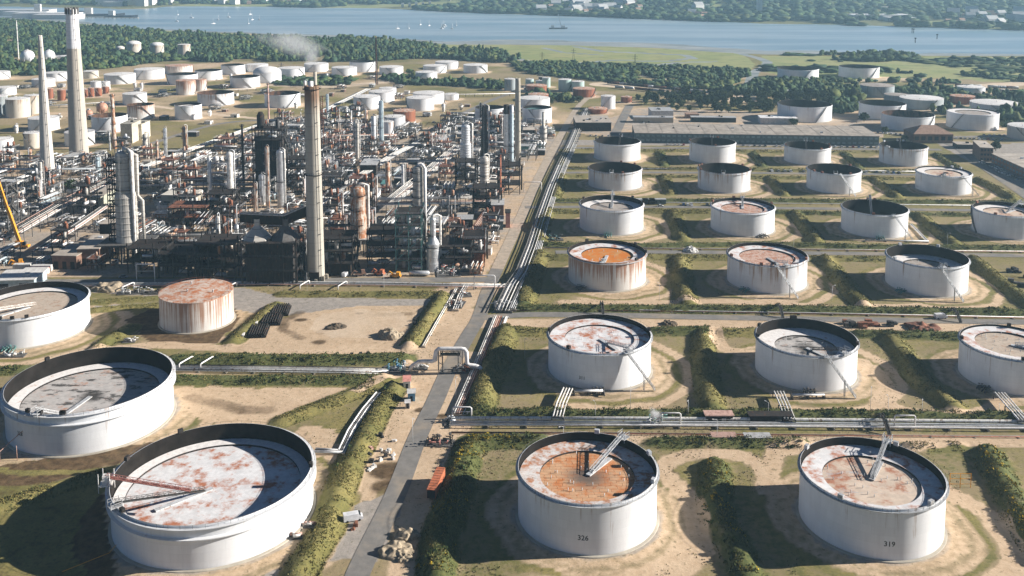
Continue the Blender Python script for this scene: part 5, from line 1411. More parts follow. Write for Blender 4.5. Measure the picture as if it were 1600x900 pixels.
def build_pipelines():
    g = 'pipelines around the tank farm'
    pipe_track('pipe_track', 'bundle of pinkish and white pipes beside the main road before the overhead white pipe', [(717,650),(749,576),(781,497)],
        [(-3.6,.22,'galv',0),(-3.0,.24,'whitep',0),(-1.6,.14,'cyan',0),(-0.7,.26,'rust',0),(0.1,.3,'pink',0),(0.9,.28,'pink',0),(1.7,.3,'lag',0),(2.5,.22,'lag',0)], 0.7, 8, None, 'concrete', group=g)
    pipe_track('pipe_rack', 'dense elevated pipe corridor climbing along the main road past the tank rows', [(785,489),(802,452),(817,430),(832,390),(847,342),(862,298),(877,262),(894,226),(906,196),(919,172)],
        spread(10, 7.2, ['lag', 'galv', 'steel', 'insul', 'steel', 'whitep', 'pink'], (0.12, 0.28)) + spread(5, 7.0, ['galv', 'lag', 'steel'], (0.12, 0.24), 1.4), 1.0, 11, 9.0, 'steel', group=g, sup_h=2.4)
    pipe_track('pipe_rack', 'second light pipe run hugging the tank side of the elevated corridor', [(800,487),(826,430),(842,392),(856,342),(869,298),(884,262),(899,228)],
        spread(4, 2.6, ['whitep', 'lag', 'galv'], (0.16, 0.3)), 1.3, 12, None, 'concrete', group=g)
    pipe_track('pipe_track', 'long pair of fat white pipes running across in front of the second tank row', [(704,664),(1000,664.5),(1300,667),(1660,670),(2000,674)],
        [(2.1,.62,'lag',0),(0.5,.26,'galv',0),(-0.6,.22,'galv',0),(-2.2,.36,'whitep',0)], 0.85, 12, None, 'concrete', group=g)
    pipe_track('pipe_track', 'low brown pipe lying along the dirt lane below the fat white pipes', [(705,678),(900,679),(1250,682),(1660,685)],
        [(0,.2,'rust',0),(0.7,.14,'steel',0)], 0.25, 14, None, 'concrete', group=g)
    pipe_track('pipe_track', 'grey pipe bundle crossing the grass between the muddy basin and two large tanks', [(272,577),(400,579),(540,581),(606,583)],
        spread(7, 5.4, ['galv', 'lag', 'whitep', 'steel'], (0.15, 0.3)), 0.5, 10, None, 'concrete', group=g)
    pipe_track('pipe_track', 'cranked run of white and dark pipes on the grass behind the largest tank', [(592,617),(570,643),(548,676),(533,709),(492,707)],
        [(-1.0,.3,'whitep',0),(-0.2,.26,'steel',0),(0.6,.3,'whitep',0),(1.3,.2,'galv',0)], 0.6, 9, None, 'concrete', group=g)
    pipe_track('pipe_track', 'large pale pipe with smaller ones along the front road of the process plant', [(-40,449),(200,448),(420,445.5),(600,447),(700,449),(790,450)],
        [(1.4,.55,'lag',0),(-0.2,.3,'galv',0),(-1.2,.24,'pink',0)], 0.6, 11, None, 'concrete', group=g)
    pipe_track('pipe_track', 'thin white pipe edging the cross road below the rust row of tanks', [(800,487),(862,484.5),(1000,487),(1300,492),(1640,499)], [(0.3,.2,'whitep',0),(-0.6,.16,'rust',0)], 0.5, 14, None, 'concrete', group=g)
    pipe_track('pipe_track', 'thin pale pipe edging the road in front of the third tank row', [(850,388.5),(1050,390),(1280,391.5),(1640,395)], [(0,.24,'lag',0),(-0.8,.16,'rust',0)], 0.5, 14, None, 'concrete', group=g)
    pipe_track('pipe_track', 'pale pipe edging the lane in front of the black-topped fourth row', [(868,318.5),(1060,318),(1300,320),(1640,324)], [(0,.25,'galv',0)], 0.5, 14, None, 'concrete', group=g)
    pipe_track('pipe_track', 'pale pipe along the lane between the two furthest black-topped rows', [(880,264.5),(1100,265),(1300,267),(1480,270)], [(0,.3,'whitep',0),(-1,.2,'lag',0)], 0.5, 14, None, 'concrete', group=g)
    pipe_track('pipe_track', 'twin grey pipes on the grass bank between sand clearing and main road', [(712,452),(690,490),(660,543)], [(0,.22,'whitep',0),(0.8,.2,'lag',0)], 0.5, 12, None, 'concrete', group=g)
    pipe_track('pipe_track', 'short pale pipe run dropping towards the road junction from the plant', [(726,447),(716,464),(708,486)], [(0,.24,'lag',0),(1.0,.2,'galv',0),(2,.2,'galv',0)], 0.7, 9, None, 'concrete', group=g)
    pipe_track('pipe_track', 'right-angled grey pipe at the foot of the deep black third-row tank', [(1352,377.5),(1450,379),(1424,352)], [(0,.35,'galv',0),(0.9,.25,'whitep',0)], 0.5, 10, None, 'concrete', group=g)
    for lab, px in (('bank of four white pipes stepping over the hedge below tank 311', [(888,617),(878,640),(872,662)]), ('bank of four white pipes below the tank with sunken oil-stained roof', [(1217,622),(1226,643),(1234,665)]), ('bank of four white pipes at the picture edge below the brimming tan roof', [(1562,624),(1580,645),(1600,668)])):
        pipe_track('pipe_bank', lab, px, [(-1.8,.28,'whitep',0),(-0.7,.28,'lag',0),(0.4,.28,'whitep',0),(1.5,.28,'lag',0)], 2.3, 7, None, 'steel', group='pipe banks over the hedge')
    for lab, a, b in (('horizontal white pipe at the foot of tank 311', (897,618), (942,617)), ('horizontal white pipe at the foot of the sunken roof tank', (1238,624), (1288,623))):
        pipe_track('pipe_bank', lab, [a, b], [(0,.35,'whitep',0),(1.0,.3,'galv',0)], 1.2, 5, None, 'steel', group='pipe banks over the hedge')
    # overhead crossing
    def w(px, py, z): 
        x, y = G(px, py, z); return (x, y, z)
    zt = 9.0
    y0 = G(700, 583)[1]
    def at(px, z, dy=0): return ((px - 800) / FO * (y0 + dy) * 1.004, y0 + dy, z)
    root = empty('pipe_bridge', (0, 0, 0), 0, 'big white pipe arching over the main road on steel legs', 'pipe bridge')
    pts = [at(634,1.2), at(638,3.0), at(648,4.6), at(656,4.8), at(671,4.8), at(675,5.4), at(677,zt), at(681,zt+0.8), at(686,zt+0.9), at(718,zt+0.9), at(723,zt+0.6), at(726,zt-0.4), at(727,4.0), at(731,3.2), at(740,3.0), at(747,2.4), at(750,1.6), at(752,1.1)]
    MB().pipe(pts, 0.75, 12).build('overhead_pipe', M['whitep'], root)
    for pxx in (684, 716):
        b = at(pxx, 0, 2)
        mb = MB()
        for dx in (-0.8, 0.8):
            for dy in (-1.2, 1.2): mb.bar((b[0] + dx, b[1] + dy, 0), (b[0] + dx, b[1] + dy, zt - 0.2), 0.22)
        for z in (3, 6, zt - 0.2): mb.bar((b[0] - 0.8, b[1] - 1.2, z), (b[0] + 0.8, b[1] + 1.2, z), 0.16); mb.bar((b[0] - 0.8, b[1] + 1.2, z), (b[0] + 0.8, b[1] - 1.2, z), 0.16)
        mb.build('support_tower', M['steel'], root)
    mb = MB(); a, b = at(684, zt - 1.0, 2), at(716, zt - 1.0, 2); truss(mb, (a[0], a[1], zt - 2.2), (b[0], b[1], zt - 2.2), 2.0, 1.6, 2.0, 0.14); mb.build('bridge_truss', M['steel'], root)
    pipe_track('pipe_track', 'white pipe swinging up beside the pinkish bundle from the overhead pipe', [(752,581),(764,575),(778,537),(790,500)], [(0,.42,'whitep',0)], 0.7, 10, None, 'concrete', group=g)
    # expansion-loop gantries
    for lab, px, wd, hh in (('white goal-like pipe loop where the pink bundle ends', (722,654), 6.5, 4.2), ('white pipe loop standing on the fat white pipes', (1047,667), 7, 5), ('white pipe loop on the fat pipes by the dark lattice walkway', (1413,671), 7, 5), ('pale pipe gantry over the plant front road near the concrete chimney', (228,440), 9, 9), ('pale gantry over the main road beside the corridor', (832,300), 12, 7), ('pale gantry across the main road by the junction', (757,452), 10, 7)):
        x, y = G(*px)
        MBx = MB().pipe([(-wd / 2, 0, 0), (-wd / 2, 0, hh - 0.4), (-wd / 2 + 0.4, 0, hh), (wd / 2 - 0.4, 0, hh), (wd / 2, 0, hh - 0.4), (wd / 2, 0, 0)], 0.24, 8)
        MBx.pipe([(-wd / 2, 0, hh * 0.6), (wd / 2, 0, hh * 0.6)], 0.12, 6)
        o = MBx.build('pipe_gantry', M['whitep']); o.location = (x, y, 0); tag(o, lab, 'gantry', 'pipe gantries')
    for k, (px, py) in enumerate(((291,571),(324,571),(200,452),(362,452),(476,449),(535,450))):
        x, y = G(px, py)
        o = MB().pipe([(-1.5, -3.6, 0.3), (-1.5, -3.6, 2.0), (-1.2, -3.2, 2.3), (1.2, 3.2, 2.3), (1.5, 3.6, 2.0), (1.5, 3.6, 0.3)], 0.26, 8).build('expansion_loop', M['whitep']); o.location = (x, y, 0)
        tag(o, ('first' if k in (0, 2) else 'second' if k in (1, 3) else 'third' if k == 4 else 'fourth') + ' white pipe loop over ' + ('the grey bundle by the second largest tank' if k < 2 else 'the pale pipe along the plant front road'), 'pipe loop', 'pipe loops')

# ------------------------------------------------------------------ vehicles and small items
def car_proto(body, van=False):
    t = empty('parked_car')
    L, W, H = (4.4, 1.8, 0.75) if not van else (5.6, 2.0, 1.3)
    mb = MB()
    prof = [(-L/2, .3), (-L/2, H), (-L*.32, H + .02), (L*.2, H + .02), (L/2 - .1, H - .12), (L/2, .35)] if not van else [(-L/2, .3), (-L/2, 2.2), (L*.25, 2.2), (L*.36, 1.35), (L/2 - .1, 1.15), (L/2, .35)]
    n = len(prof)
    vs = [(x, -W/2, z) for x, z in prof] + [(x, W/2, z) for x, z in prof]
    mb.add(vs, [tuple(range(n)), tuple(reversed(range(n, 2*n)))] + [(i, i + n, (i + 1) % n + n, (i + 1) % n) for i in range(n)])
    mb.build('body', M[body], t)
    if not van:
        cb = [(-L*.36, H + .02), (-L*.24, 1.42), (L*.08, 1.42), (L*.24, H + .02)]
        vs = [(x, s * (W/2 - .12 - (.1 if z > 1 else 0)), z) for s in (-1, 1) for x, z in cb]
        MB().add(vs, [(0,1,2,3), (7,6,5,4), (0,4,5,1), (2,6,7,3)]).build('window_band', M['glass'], t)
        MB().box(-L*.08, 0, 1.42, L*.33, W - .42, .05).build('roof_panel', M[body], t)
    else:
        MB().box(L*.31, 0, 1.42, L*.1, W - .1, .65, 0).build('windscreen', M['glass'], t)
    for sx in (-1, 1):
        for sy in (-1, 1):
            MB().lathe([(0, -.1), (.32, -.1), (.32, .1), (0, .1)], 12, (sx * L * .31, sy * (W/2 - .08), .32), axis='y').build('wheel', M['tyre'], t)
    return t
def build_cars():
    P = [(car_proto('carwhite'), 'white'), (car_proto('cardark'), 'dark'), (car_proto('carsilver'), 'silver'), (car_proto('carred'), 'red'), (car_proto('carblue'), 'blue')]
    V = car_proto('carwhite', True)
    rows = [((1043,226.7),(1068,227.0),5,'in the short row before the long flat-roofed building'), ((1084,227.7),(1140,228.2),9,'in the longer row before the long flat-roofed building'), ((1162,228.2),(1222,229.2),8,'before the glazed middle of the flat-roofed building'),
            ((1305,230.2),(1370,231.2),8,'at the far end of the flat-roofed building'), ((1068,320.8),(1112,321.4),8,'beside the lane near the stacked site cabins'), ((1206,268),(1256,268.8),6,'in the lane behind the third black-topped tank'), ((1345,269.5),(1405,271),8,'in the lane behind the high pale roofed tank'),
            ((1534,254),(1562,265),8,'in the shade row nearer the office tower'), ((1560,268),(1592,281),8,'in the shade row along the office wing'), ((1372,208),(1428,213),9,'beside the brown-roofed house'), ((1494,217),(1565,219),11,'in the car park beyond the office block'), ((1538,212),(1600,213),9,'in the furthest car park below the cream tank'),
            ((905,212),(950,214),6,'on the apron by the dark workshop'), ((1005,192),(1050,190),6,'behind the flat-roofed building')]
    for a, b, n, s in rows:
        (x0, y0), (x1, y1) = G(*a), G(*b)
        base = math.atan2(y1 - y0, x1 - x0) + PI / 2
        for i in range(n):
            if RN.random() < 0.14: continue
            t = (i + RN.uniform(-.08, .08)) / max(1, n - 1)
            p, c = RN.choices(P, (5, 3, 3, 1, 1))[0]
            o = dup(p, (x0 + (x1 - x0) * t, y0 + (y1 - y0) * t + RN.uniform(-.4, .4), 0.09), base + RN.uniform(-.06, .06) + (PI if RN.random() < .4 else 0))
            tag(o, '%s car parked %s' % (c, s), 'car', 'cars parked ' + s)
    for (px, py), rz, lab, q in (((541,431),1.2,'white van parked on pale ground by the concrete chimney',V), ((952,322),0.1,'white van parked beside the blue site cabins',V), ((1032,323),0.1,'white car driving on the lane past the stacked cabins',P[0][0]), ((1470,497.5),0.1,'white van stopped on the cross road above the brimming tank',V),
                                 ((552,813),0.3,'white van parked on gravel beside the main road',V), ((716,272),0.9,'blue car crossing the yard behind the plant',P[4][0]), ((848,238),1.5,'silver car on the main road beside the far corridor',P[2][0]), ((193,434),0.1,'silver car parked by the front road under the big grey column',P[2][0]), ((678,192),0.9,'dark car on the yard road behind the plant',P[1][0]), ((702,180),0.9,'white car on the yard road behind the plant',P[0][0])):
        x, y = G(px, py); o = dup(q, (x, y, 0.11), rz); tag(o, lab, 'van' if q is V else 'car')
    for p, _ in P: remove_tree(p)
    remove_tree(V)

def box_building(name, label, cat, quad_px, h, wall, roof, zt=None, over=0.4, parapet=False, windows=None, hip=0.0, group=None, depth=None, doors=0):
    """footprint from two front ground pixels and a depth in metres"""
    (a, b) = quad_px
    x0, y0 = G(*a); x1, y1 = G(*b)
    L = math.hypot(x1 - x0, y1 - y0); rz = math.atan2(y1 - y0, x1 - x0); D = depth or L * 0.5
    root = empty(name, (x0, y0, 0), rz, label, cat, group)
    wl = MB().box(L / 2, D / 2, 0, L, D, h).build('wall', M[wall], root)
    mb = MB()
    if hip:
        e = over; vs = [(-e, -e, h + .003), (L + e, -e, h + .003), (L + e, D + e, h + .003), (-e, D + e, h + .003), (D * .45, D / 2, h + hip), (L - D * .45, D / 2, h + hip)]
        mb.add(vs, [(0, 1, 5, 4), (1, 2, 5), (2, 3, 4, 5), (3, 0, 4), (3, 2, 1, 0)])
    else:
        mb.box(L / 2, D / 2, h + .003, L + over * 2, D + over * 2, 0.35)
        if L > 15:
            n = int(L / 12)
            for i in range(1, n): mb.box(L * i / n, D / 2, h + .353, .3, D, .12)
    rf = mb.build('roof', M[roof], root)
    if windows:
        nw, rows, wm = windows
        for r in range(rows):
            zz = h * (r + .32) / rows
            for i in range(nw):
                w = L / nw
                MB().box(w * (i + .5), -.04, zz, w * .62, .12, h / rows * .42).build('window', M[wm], wl)
    for i in range(doors):
        MB().box(L * (i + .5) / doors, -.05, 0.02, min(4.5, L / doors * .5), .14, min(4.0, h * .7)).build('door', M['dark_steel'], wl)
    # roof plant
    if L * D > 150 and not hip:
        for i in range(min(6, int(L * D / 150))):
            MB().box(RN.uniform(.1, .9) * L, RN.uniform(.15, .85) * D, h + .35, RN.uniform(1, 2.5), RN.uniform(1, 2), RN.uniform(.6, 1.4)).build('roof_vent', M[RN.choice(('galv', 'dark_steel'))], rf)
    x, y = (x0 + x1) / 2, (y0 + y1) / 2
    return root, x, y

def build_buildings():
    B = box_building
    r, x, y = B('workshop_building', 'very long flat-roofed building with grey-green glazed front and pale roof', 'building', ((992,222.5),(1373,228)), 8.2, 'wall_teal', 'roof_long', depth=50, windows=(46, 2, 'glass_pale'))
    LM.append(('the long flat-roofed building', x, y))
    B('shed', 'pale ridge shed standing behind the flat-roofed building', 'shed', ((1018,186),(1052,186)), 8, 'wall_pale', 'roof_sheet', depth=24, group='sheds behind the flat-roofed building')
    B('shed', 'low pale strip roof at the start of the flat-roofed building', 'shed', ((990,191.5),(1052,192)), 5, 'concrete', 'roof_sheet', depth=10, group='sheds behind the flat-roofed building')
    B('shed', 'low dark shed with whitish roof behind the middle of the flat-roofed building', 'shed', ((1080,190.5),(1150,191.5)), 4.5, 'dark_steel', 'roof_sheet', depth=9, group='sheds behind the flat-roofed building')
    B('shed', 'bright white roofed shed behind the flat-roofed building', 'shed', ((1188,194),(1246,195)), 6, 'wall_pale', 'whitep', depth=16, group='sheds behind the flat-roofed building')
    B('shed', 'small red-roofed shed beside the belt of trees', 'shed', ((1073,185),(1092,185)), 4, 'brick', 'roof_brown', depth=12, group='sheds behind the flat-roofed building')
    B('workshop_building', 'dark-fronted workshop with pale flat roof below the lone white tank', 'building', ((900,205),(955,205)), 8, 'dark_steel', 'roof_felt', depth=40, doors=4)
    B('house', 'brown hip-roofed house with dark walls above the far black-topped tank', 'house', ((1427,223.5),(1489,224)), 8, 'brick', 'roof_brown', depth=24, hip=6, windows=(6, 1, 'glass'))
    B('cabin', 'small dark flat-roofed cabin beside the road below the brown-roofed house', 'cabin', ((1496,232.5),(1521,233)), 3.6, 'dark_steel', 'roof_felt', depth=12)
    r, x, y = B('office_block', 'brick office tower at the head of the diagonal road', 'office', ((1531,252),(1551,253)), 11, 'brick', 'roof_felt', depth=30, windows=(4, 3, 'glass'))
    # diagonal wing
    x0, y0 = G(1549, 254); x1, y1 = G(1640, 296)
    root, x, y = B('office_wing', 'long low brick office wing lying along the shaded car rows', 'office', ((1549,254),(1640,296)), 7, 'brick', 'roof_felt', depth=40, windows=(18, 2, 'glass_pale'))
    # site cabins
    for k, (px, w, m, lab) in enumerate(((1003,9,'blue','blue site cabin with pale roof beside the lane'), (1015,8,'dark_steel','dark site cabin next to the blue one beside the lane'), (1029,11,'wall_teal','long grey-green site cabin at the end of the cabin row'), (939,7,'wall_pale','small white cabin on the lane above the oily-centred tank'))):
        x, y = G(px, 322)
        root = empty('site_cabin', (x, y + 5.5, 0), 0, lab, 'cabin', 'site cabins on the lane')
        wl = MB().box(0, 0, 0.3, w, 3.2, 3.0).build('wall', M[m], root); MB().box(0, 0, 3.303, w + .3, 3.5, .18).build('roof', M['roof_sheet'], root)
        for i in range(int(w / 3)): MB().box(-w / 2 + 1.5 + 3 * i, -1.62, 1.3, 1.2, .1, 1.0).build('window', M['glass'], wl)
    for lab, a, b, m in (('dark lean-to shed with pinkish striped roof behind the fat white pipes', (1103,662), (1145,662), 'pink'), ('longer dark shed on the hedge behind the fat white pipes', (1172,663), (1238,663), 'dark_steel')):
        B('lean_to_shed', lab, 'shed', (a, b), 2.8, 'dark_steel', m, depth=3.2, group='sheds behind the fat white pipes', doors=3)
    B('low_cabin', 'pink and white striped low cabin roof on the dirt lane', 'cabin', ((1114,691),(1150,691)), 1.6, 'pink', 'pink', depth=3, group='cabins on the dirt lane'); B('low_cabin', 'grey low cabin roof on the dirt lane next to the striped one', 'cabin', ((1166,692),(1204,692)), 1.6, 'steel', 'roof_sheet', depth=3, group='cabins on the dirt lane')

def build_small():
    # orange trailer
    x0, y0 = G(673, 786); x1, y1 = G(690, 747)
    rz = math.atan2(y1 - y0, x1 - x0); L = math.hypot(x1 - x0, y1 - y0) * 0.92
    t = empty('box_trailer', ((x0 + x1) / 2, (y0 + y1) / 2, 0), rz, 'orange box trailer with dark open end on the sand beside the dark tank shadow', 'trailer')
    MB().box(0, 0, 1.1, L, 2.6, 2.7).build('cargo_box', M['orange'], t)
    MB().box(0, 0, 3.803, L + .05, 2.65, .08).build('roof', M['orange'], t)
    rf = KIDS[t][-1]
    for i in range(9): MB().box(-L/2 + L * (i + .5) / 9, 0, 3.885, .12, 2.5, .06).build('roof_rib', M['rust'], rf)
    MB().box(-L/2 - .04, 0, 1.2, .08, 2.4, 2.4).build('open_end', M['black'], t)
    MB().box(0, 0, .75, L * .98, 1.1, .33).build('chassis', M['dark_steel'], t)
    for sx in (-.36, -.27, .3):
        for sy in (-1, 1): MB().lathe([(0, -.15), (.48, -.15), (.48, .15), (0, .15)], 14, (sx * L, sy * 1.05, .5), axis='y').build('wheel', M['tyre'], t)
    # red-roofed hut and blue-white hut
    def hut(px, w, d, h, wall, roof, lab, rz=0.15):
        x, y = G(*px); t = empty('hut', (x, y, 0), rz, lab, 'hut', 'small huts by the main road')
        wl = MB().box(0, 0, 0, w, d, h).build('wall', M[wall], t)
        MB().add([(-w/2-.3,-d/2-.3,h+.01),(w/2+.3,-d/2-.3,h+.01),(w/2+.3,d/2+.3,h+.01),(-w/2-.3,d/2+.3,h+.01),(-w/2-.3,0,h+1.0),(w/2+.3,0,h+1.0)], [(0,1,5,4),(2,3,4,5),(1,2,5),(3,0,4),(3,2,1,0)]).build('roof', M[roof], t)
        MB().box(0, -d/2-.03, .05, .9, .08, 2.0).build('door', M['dark_steel'], wl)
    hut((636,603), 2.6, 5.2, 3.0, 'wall_pale', 'red', 'small hut with red roof beside the blue pump skid', 0.1)
    hut((643,624), 2.6, 3.6, 3.2, 'blue', 'wall_pale', 'pale blue hut with white roof standing alone on sand', 0.1)
    hut((637,637), 1.6, 1.6, 2.2, 'wall_pale', 'whitep', 'tiny white hut in front of the pale blue hut', 0.1)
    # valve skids (machinery)
    def skid(px, lab, w=6, d=4, n=9, mats=('tealp', 'steel', 'galv'), h=2.2):
        x, y = G(*px); t = empty('valve_skid', (x, y, 0), RN.uniform(-.2, .2), lab, 'pump skid', 'pump and valve skids')
        MB().box(0, 0, 0, w, d, .35).build('base_frame', M['steel'], t)
        for i in range(n):
            a, b = RN.uniform(-w/2+.4, w/2-.4), RN.uniform(-d/2+.4, d/2-.4); zz = RN.uniform(.8, h)
            mb = MB().pipe([(a, b, .35), (a, b, zz), (a + RN.choice((-1, 1)) * RN.uniform(.8, 2.2), b, zz)], RN.uniform(.1, .24), 6)
            mb.lathe([(.08, 0), (.08, .5), (.4, .5), (.4, .58), (0, .58)], 8, (a, b, zz)); mb.build('valve_pipe', M[RN.choice(mats)], t)
        for i in range(2):
            MB().lathe([(0, -1), (.45, -1), (.45, 1), (0, 1)], 10, (RN.uniform(-w/3, w/3), RN.uniform(-d/3, d/3), .9), axis='x').build('pump', M[RN.choice(mats)], t)
        return t
    skid((616,578), 'blue-grey pump skid where the grey bundle meets the overhead pipe', 9, 6, 16, ('galv', 'tealp', 'blue', 'whitep'), 3.2)
    skid((655,575), 'silver valve skid below the overhead white pipe', 7, 4, 10, ('whitep', 'galv', 'lag'), 2.4)
    skid((688,693), 'dark valve skid on sand by the end of the pink bundle', 9, 5, 18, ('dark_steel', 'steel', 'red'), 2.6)
    skid((703,661), 'dark bent pipe skid at the corner of fat white pipes', 4, 5, 6, ('dark_steel', 'galv'), 2.0)
    skid((722,580), 'rusty valve skid beneath the overhead pipe leg near the corridor', 7, 5, 12, ('rust', 'galv', 'dark_steel'), 2.2)
    skid((868,375), 'green-grey skid with curved roof by the hedge of the third row', 9, 4, 9, ('tealp', 'wall_teal', 'steel'), 3.2)
    skid((700,426), 'colourful valve yard beside the main road junction', 12, 14, 26, ('whitep', 'galv', 'tealp', 'red', 'steel'), 3)
    skid((735,418), 'white-tanked valve yard right against the main road', 9, 16, 20, ('whitep', 'lag', 'steel'), 3)
    skid((712,476), 'small valve yard on sand between bank and main road', 8, 9, 12, ('steel', 'galv', 'rust', 'lag'), 2.2)
    skid((720,462), 'rusty valve yard just below the road junction', 10, 6, 12, ('rust', 'galv', 'dark_steel', 'lag'), 2.4)
    skid((785,479), 'valve skid with white pipe ends at the foot of the corridor', 9, 5, 14, ('whitep', 'galv', 'steel'), 2.6)
    skid((205,458), 'white machinery skid beside the large pale pipe and earth heap', 12, 5, 16, ('whitep', 'galv', 'dark_steel'), 2.6)
    skid((238,458), 'dark machinery skid above the rust-coned tank', 8, 5, 10, ('dark_steel', 'steel', 'whitep'), 2.2)
    skid((8,545), 'green valve skid at the foot of the tan-roofed tank', 6, 4, 12, ('tealp', 'steel'), 2.2)
    skid((20,556), 'bank of grey pipes by the picture edge below the tan-roofed tank', 10, 4, 8, ('galv', 'lag'), 1.4)
    skid((202,534), 'low pipe skid on the grass bank beside the muddy basin', 5, 3, 8, ('whitep', 'steel'), 1.2)
    skid((1025,664), 'pump skid wrapped in steam on the fat white pipes', 6, 4, 12, ('whitep', 'steel', 'tealp'), 3)
    skid((483,823), 'small wooden valve platform at the foot of the largest tank', 3, 2, 2, ('lag', 'pink'), .9)
    skid((461,840), 'larger wooden valve platform at the foot of the largest tank', 4, 2.4, 2, ('lag', 'pink'), .9)
    # lattice walkways over the pipes
    for lab, px in (('dark lattice stair over the hedge near the white pipe loop', (1384,668)), ('dark lattice stair over the cross road pipe above the sunken roof tank', (1221,490)), ('dark lattice stair over the pipe above the brimming roof tank', (1495,497)), ('lattice stair over the pipe below the bright orange roof', (944,486))):
        x, y = G(*px); mb = MB()
        truss(mb, (-1, -6, 0.2), (-1, -1.5, 3.4), 1.0, 1.0, 1.2, .1); truss(mb, (-1, -1.5, 3.4), (-1, 2, 3.4), 1.0, 1.0, 1.2, .1); truss(mb, (-1, 2, 3.4), (-1, 6.5, 0.2), 1.0, 1.0, 1.2, .1)
        for a, b in ((-1.4, -1.5), (-.6, -1.5), (-1.4, 2), (-.6, 2)): mb.bar((a, b, 0), (a, b, 3.4), .14)
        o = mb.build('footbridge', M['steel']); o.location = (x, y, 0); tag(o, lab, 'footbridge', 'steps over the pipes')
    # rubble heaps
    def heap(px, r, h, lab, m='rubble', seed=0):
        x, y = G(*px); IV, IF = ico(4); s7 = seed * 7 + 3
        n = .75 + .5 * vnoise(IV[:, 0] * 9 + 50, IV[:, 1] * 9 + 50, 5.5, s7) + .18 * (vnoise(IV[:, 0] * 9 + 50, IV[:, 1] * 9 + 50, 1.2, s7) - .5)
        V = IV * n[:, None] * np.array([r, r * .8, 0]); V[:, 2] = np.maximum(IV[:, 2], -.2) * h * n * (.55 + .9 * vnoise(IV[:, 0] * 9 + 20, IV[:, 1] * 9 + 20, 2.5, s7))
        o = np_mesh('earth_heap', V, IF, M[m]); o.location = (x, y, 0); tag(o, lab, 'earth heap', 'heaps of earth and rubble')
    heap((634,838), 3.6, 1.6, 'pale rubble heap beside the main road, the one higher up', seed=1); heap((622,863), 4.4, 1.7, 'wider rubble heap beside the main road, lower one', seed=2); heap((633,874), 2, 1.0, 'small stony heap against the wider rubble heap', seed=3)
    heap((612,525), 6, 2.6, 'ridged earth heap at the edge of the sand clearing', seed=4); heap((525,511), 4.5, 1.3, 'dark low mound in the middle of the sand clearing', 'bark', 5); heap((604,525), 2.2, 2.6, 'dark steep mound beside the ridged earth heap', 'bark', 6)
    heap((166,451), 8, 2.6, 'brown earth heap above the white tank by the blue sheeting', 'rubble', 7); heap((1044,507), 3.5, 1.4, 'dark little heap on the dirt verge past tank 311', 'bark', 8); heap((1440,512), 7, 2.0, 'reddish scrap heap on the dirt verge', 'rust', 9); heap((1080,393), 4, 2, 'white spoil heap beside the road behind the rust row', 'wall_pale', 10)
    # loose blocks on the verge
    for k in range(26):
        px, py = (RN.uniform(572, 618), RN.uniform(678, 736)) if k < 16 else (RN.uniform(548, 560), RN.uniform(816, 834)) if k < 18 else (RN.uniform(520, 640), RN.uniform(552, 556)) if k < 22 else (RN.uniform(640, 655), RN.uniform(495, 512))
        x, y = G(px, py)
        m = RN.choice(('wall_pale', 'wall_pale', 'black', 'pink')) if k < 16 else 'rust' if k < 18 else 'black'
        mb = MB().box(0, 0, 0, RN.uniform(.8, 2.6), RN.uniform(.6, 1.4), RN.uniform(.4, 1.2)); mb.box(RN.uniform(-.6, .6), RN.uniform(-.5, .5), 0.05, RN.uniform(.5, 1.6), RN.uniform(.4, .9), RN.uniform(.5, 1.5), RN.uniform(0, 3))
        o = mb.build('site_debris', M[m]); o.location = (x, y, 0); o.rotation_euler = (0, 0, RN.uniform(0, 3))
        PLACED.append((o, {'wall_pale': 'white', 'black': 'black', 'pink': 'pinkish', 'rust': 'brown'}[m] + ' block of site debris', x, y, 'debris')); tag(o, None, 'debris', 'debris along the verge')
    # scrap yard on the verge and by the picture edge
    for k in range(22):
        px, py = (RN.uniform(1310, 1395), RN.uniform(503, 512)) if k < 11 else (RN.uniform(1556, 1606), RN.uniform(418, 452))
        x, y = G(px, py); mb = MB(); w = RN.uniform(2.5, 6)
        mb.box(0, 0, .5, w, 2.2, .3); mb.box(-w * .2, 0, .8, w * .5, 1.8, RN.uniform(.4, 1.6))
        for sx in (-.35, .35): mb.lathe([(0, -1.1), (.4, -1.1), (.4, 1.1), (0, 1.1)], 8, (sx * w, 0, .4), axis='y')
        m = RN.choice(('dark_steel', 'steel', 'rust', 'black'))
        o = mb.build('scrap_bogie', M[m]); o.location = (x, y, 0); o.rotation_euler = (0, 0, RN.uniform(-.5, .5))
        PLACED.append((o, {'dark_steel': 'dark', 'steel': 'grey', 'rust': 'rusty', 'black': 'black'}[m] + ' wheeled scrap frame on bare dirt', x, y, 'scrap')); tag(o, None, 'scrap', 'scrap stored on dirt verges')
    # pipe stacks beside the sand clearing
    for k, (a, b) in enumerate((((424,488),(456,486)), ((408,503),(444,500)), ((386,524),(424,516)))):
        x0, y0 = G(*a); x1, y1 = G(*b)
        t = empty('pipe_stack', ((x0+x1)/2, (y0+y1)/2, 0), .1, '%s dark pipe stack on the bank beside the sand clearing' % ('furthest', 'middle', 'lowest')[k], 'pipe stack', 'dark pipe stacks')
        w = abs(x1 - x0)
        for r in range(3):
            for i in range(9 - r):
                MB().pipe([(-w/2 + (i + r * .5) * w / 9, -6, .4 + r * .62), (-w/2 + (i + r * .5) * w / 9, 6, .4 + r * .62)], .34, 7).build('pipe', M['dark_steel'], t)
        MB().box(-w/2 - 1.4, 0, 0, .9, 12, 1.6).build('end_rack', M['whitep'], t)
    # gate panel beside tank 319
    x, y = G(1500, 762); mb = MB()
    for a in (-3.2, 0, 3.2): mb.bar((a, 0, 0), (a, 0, 4.6), .16)
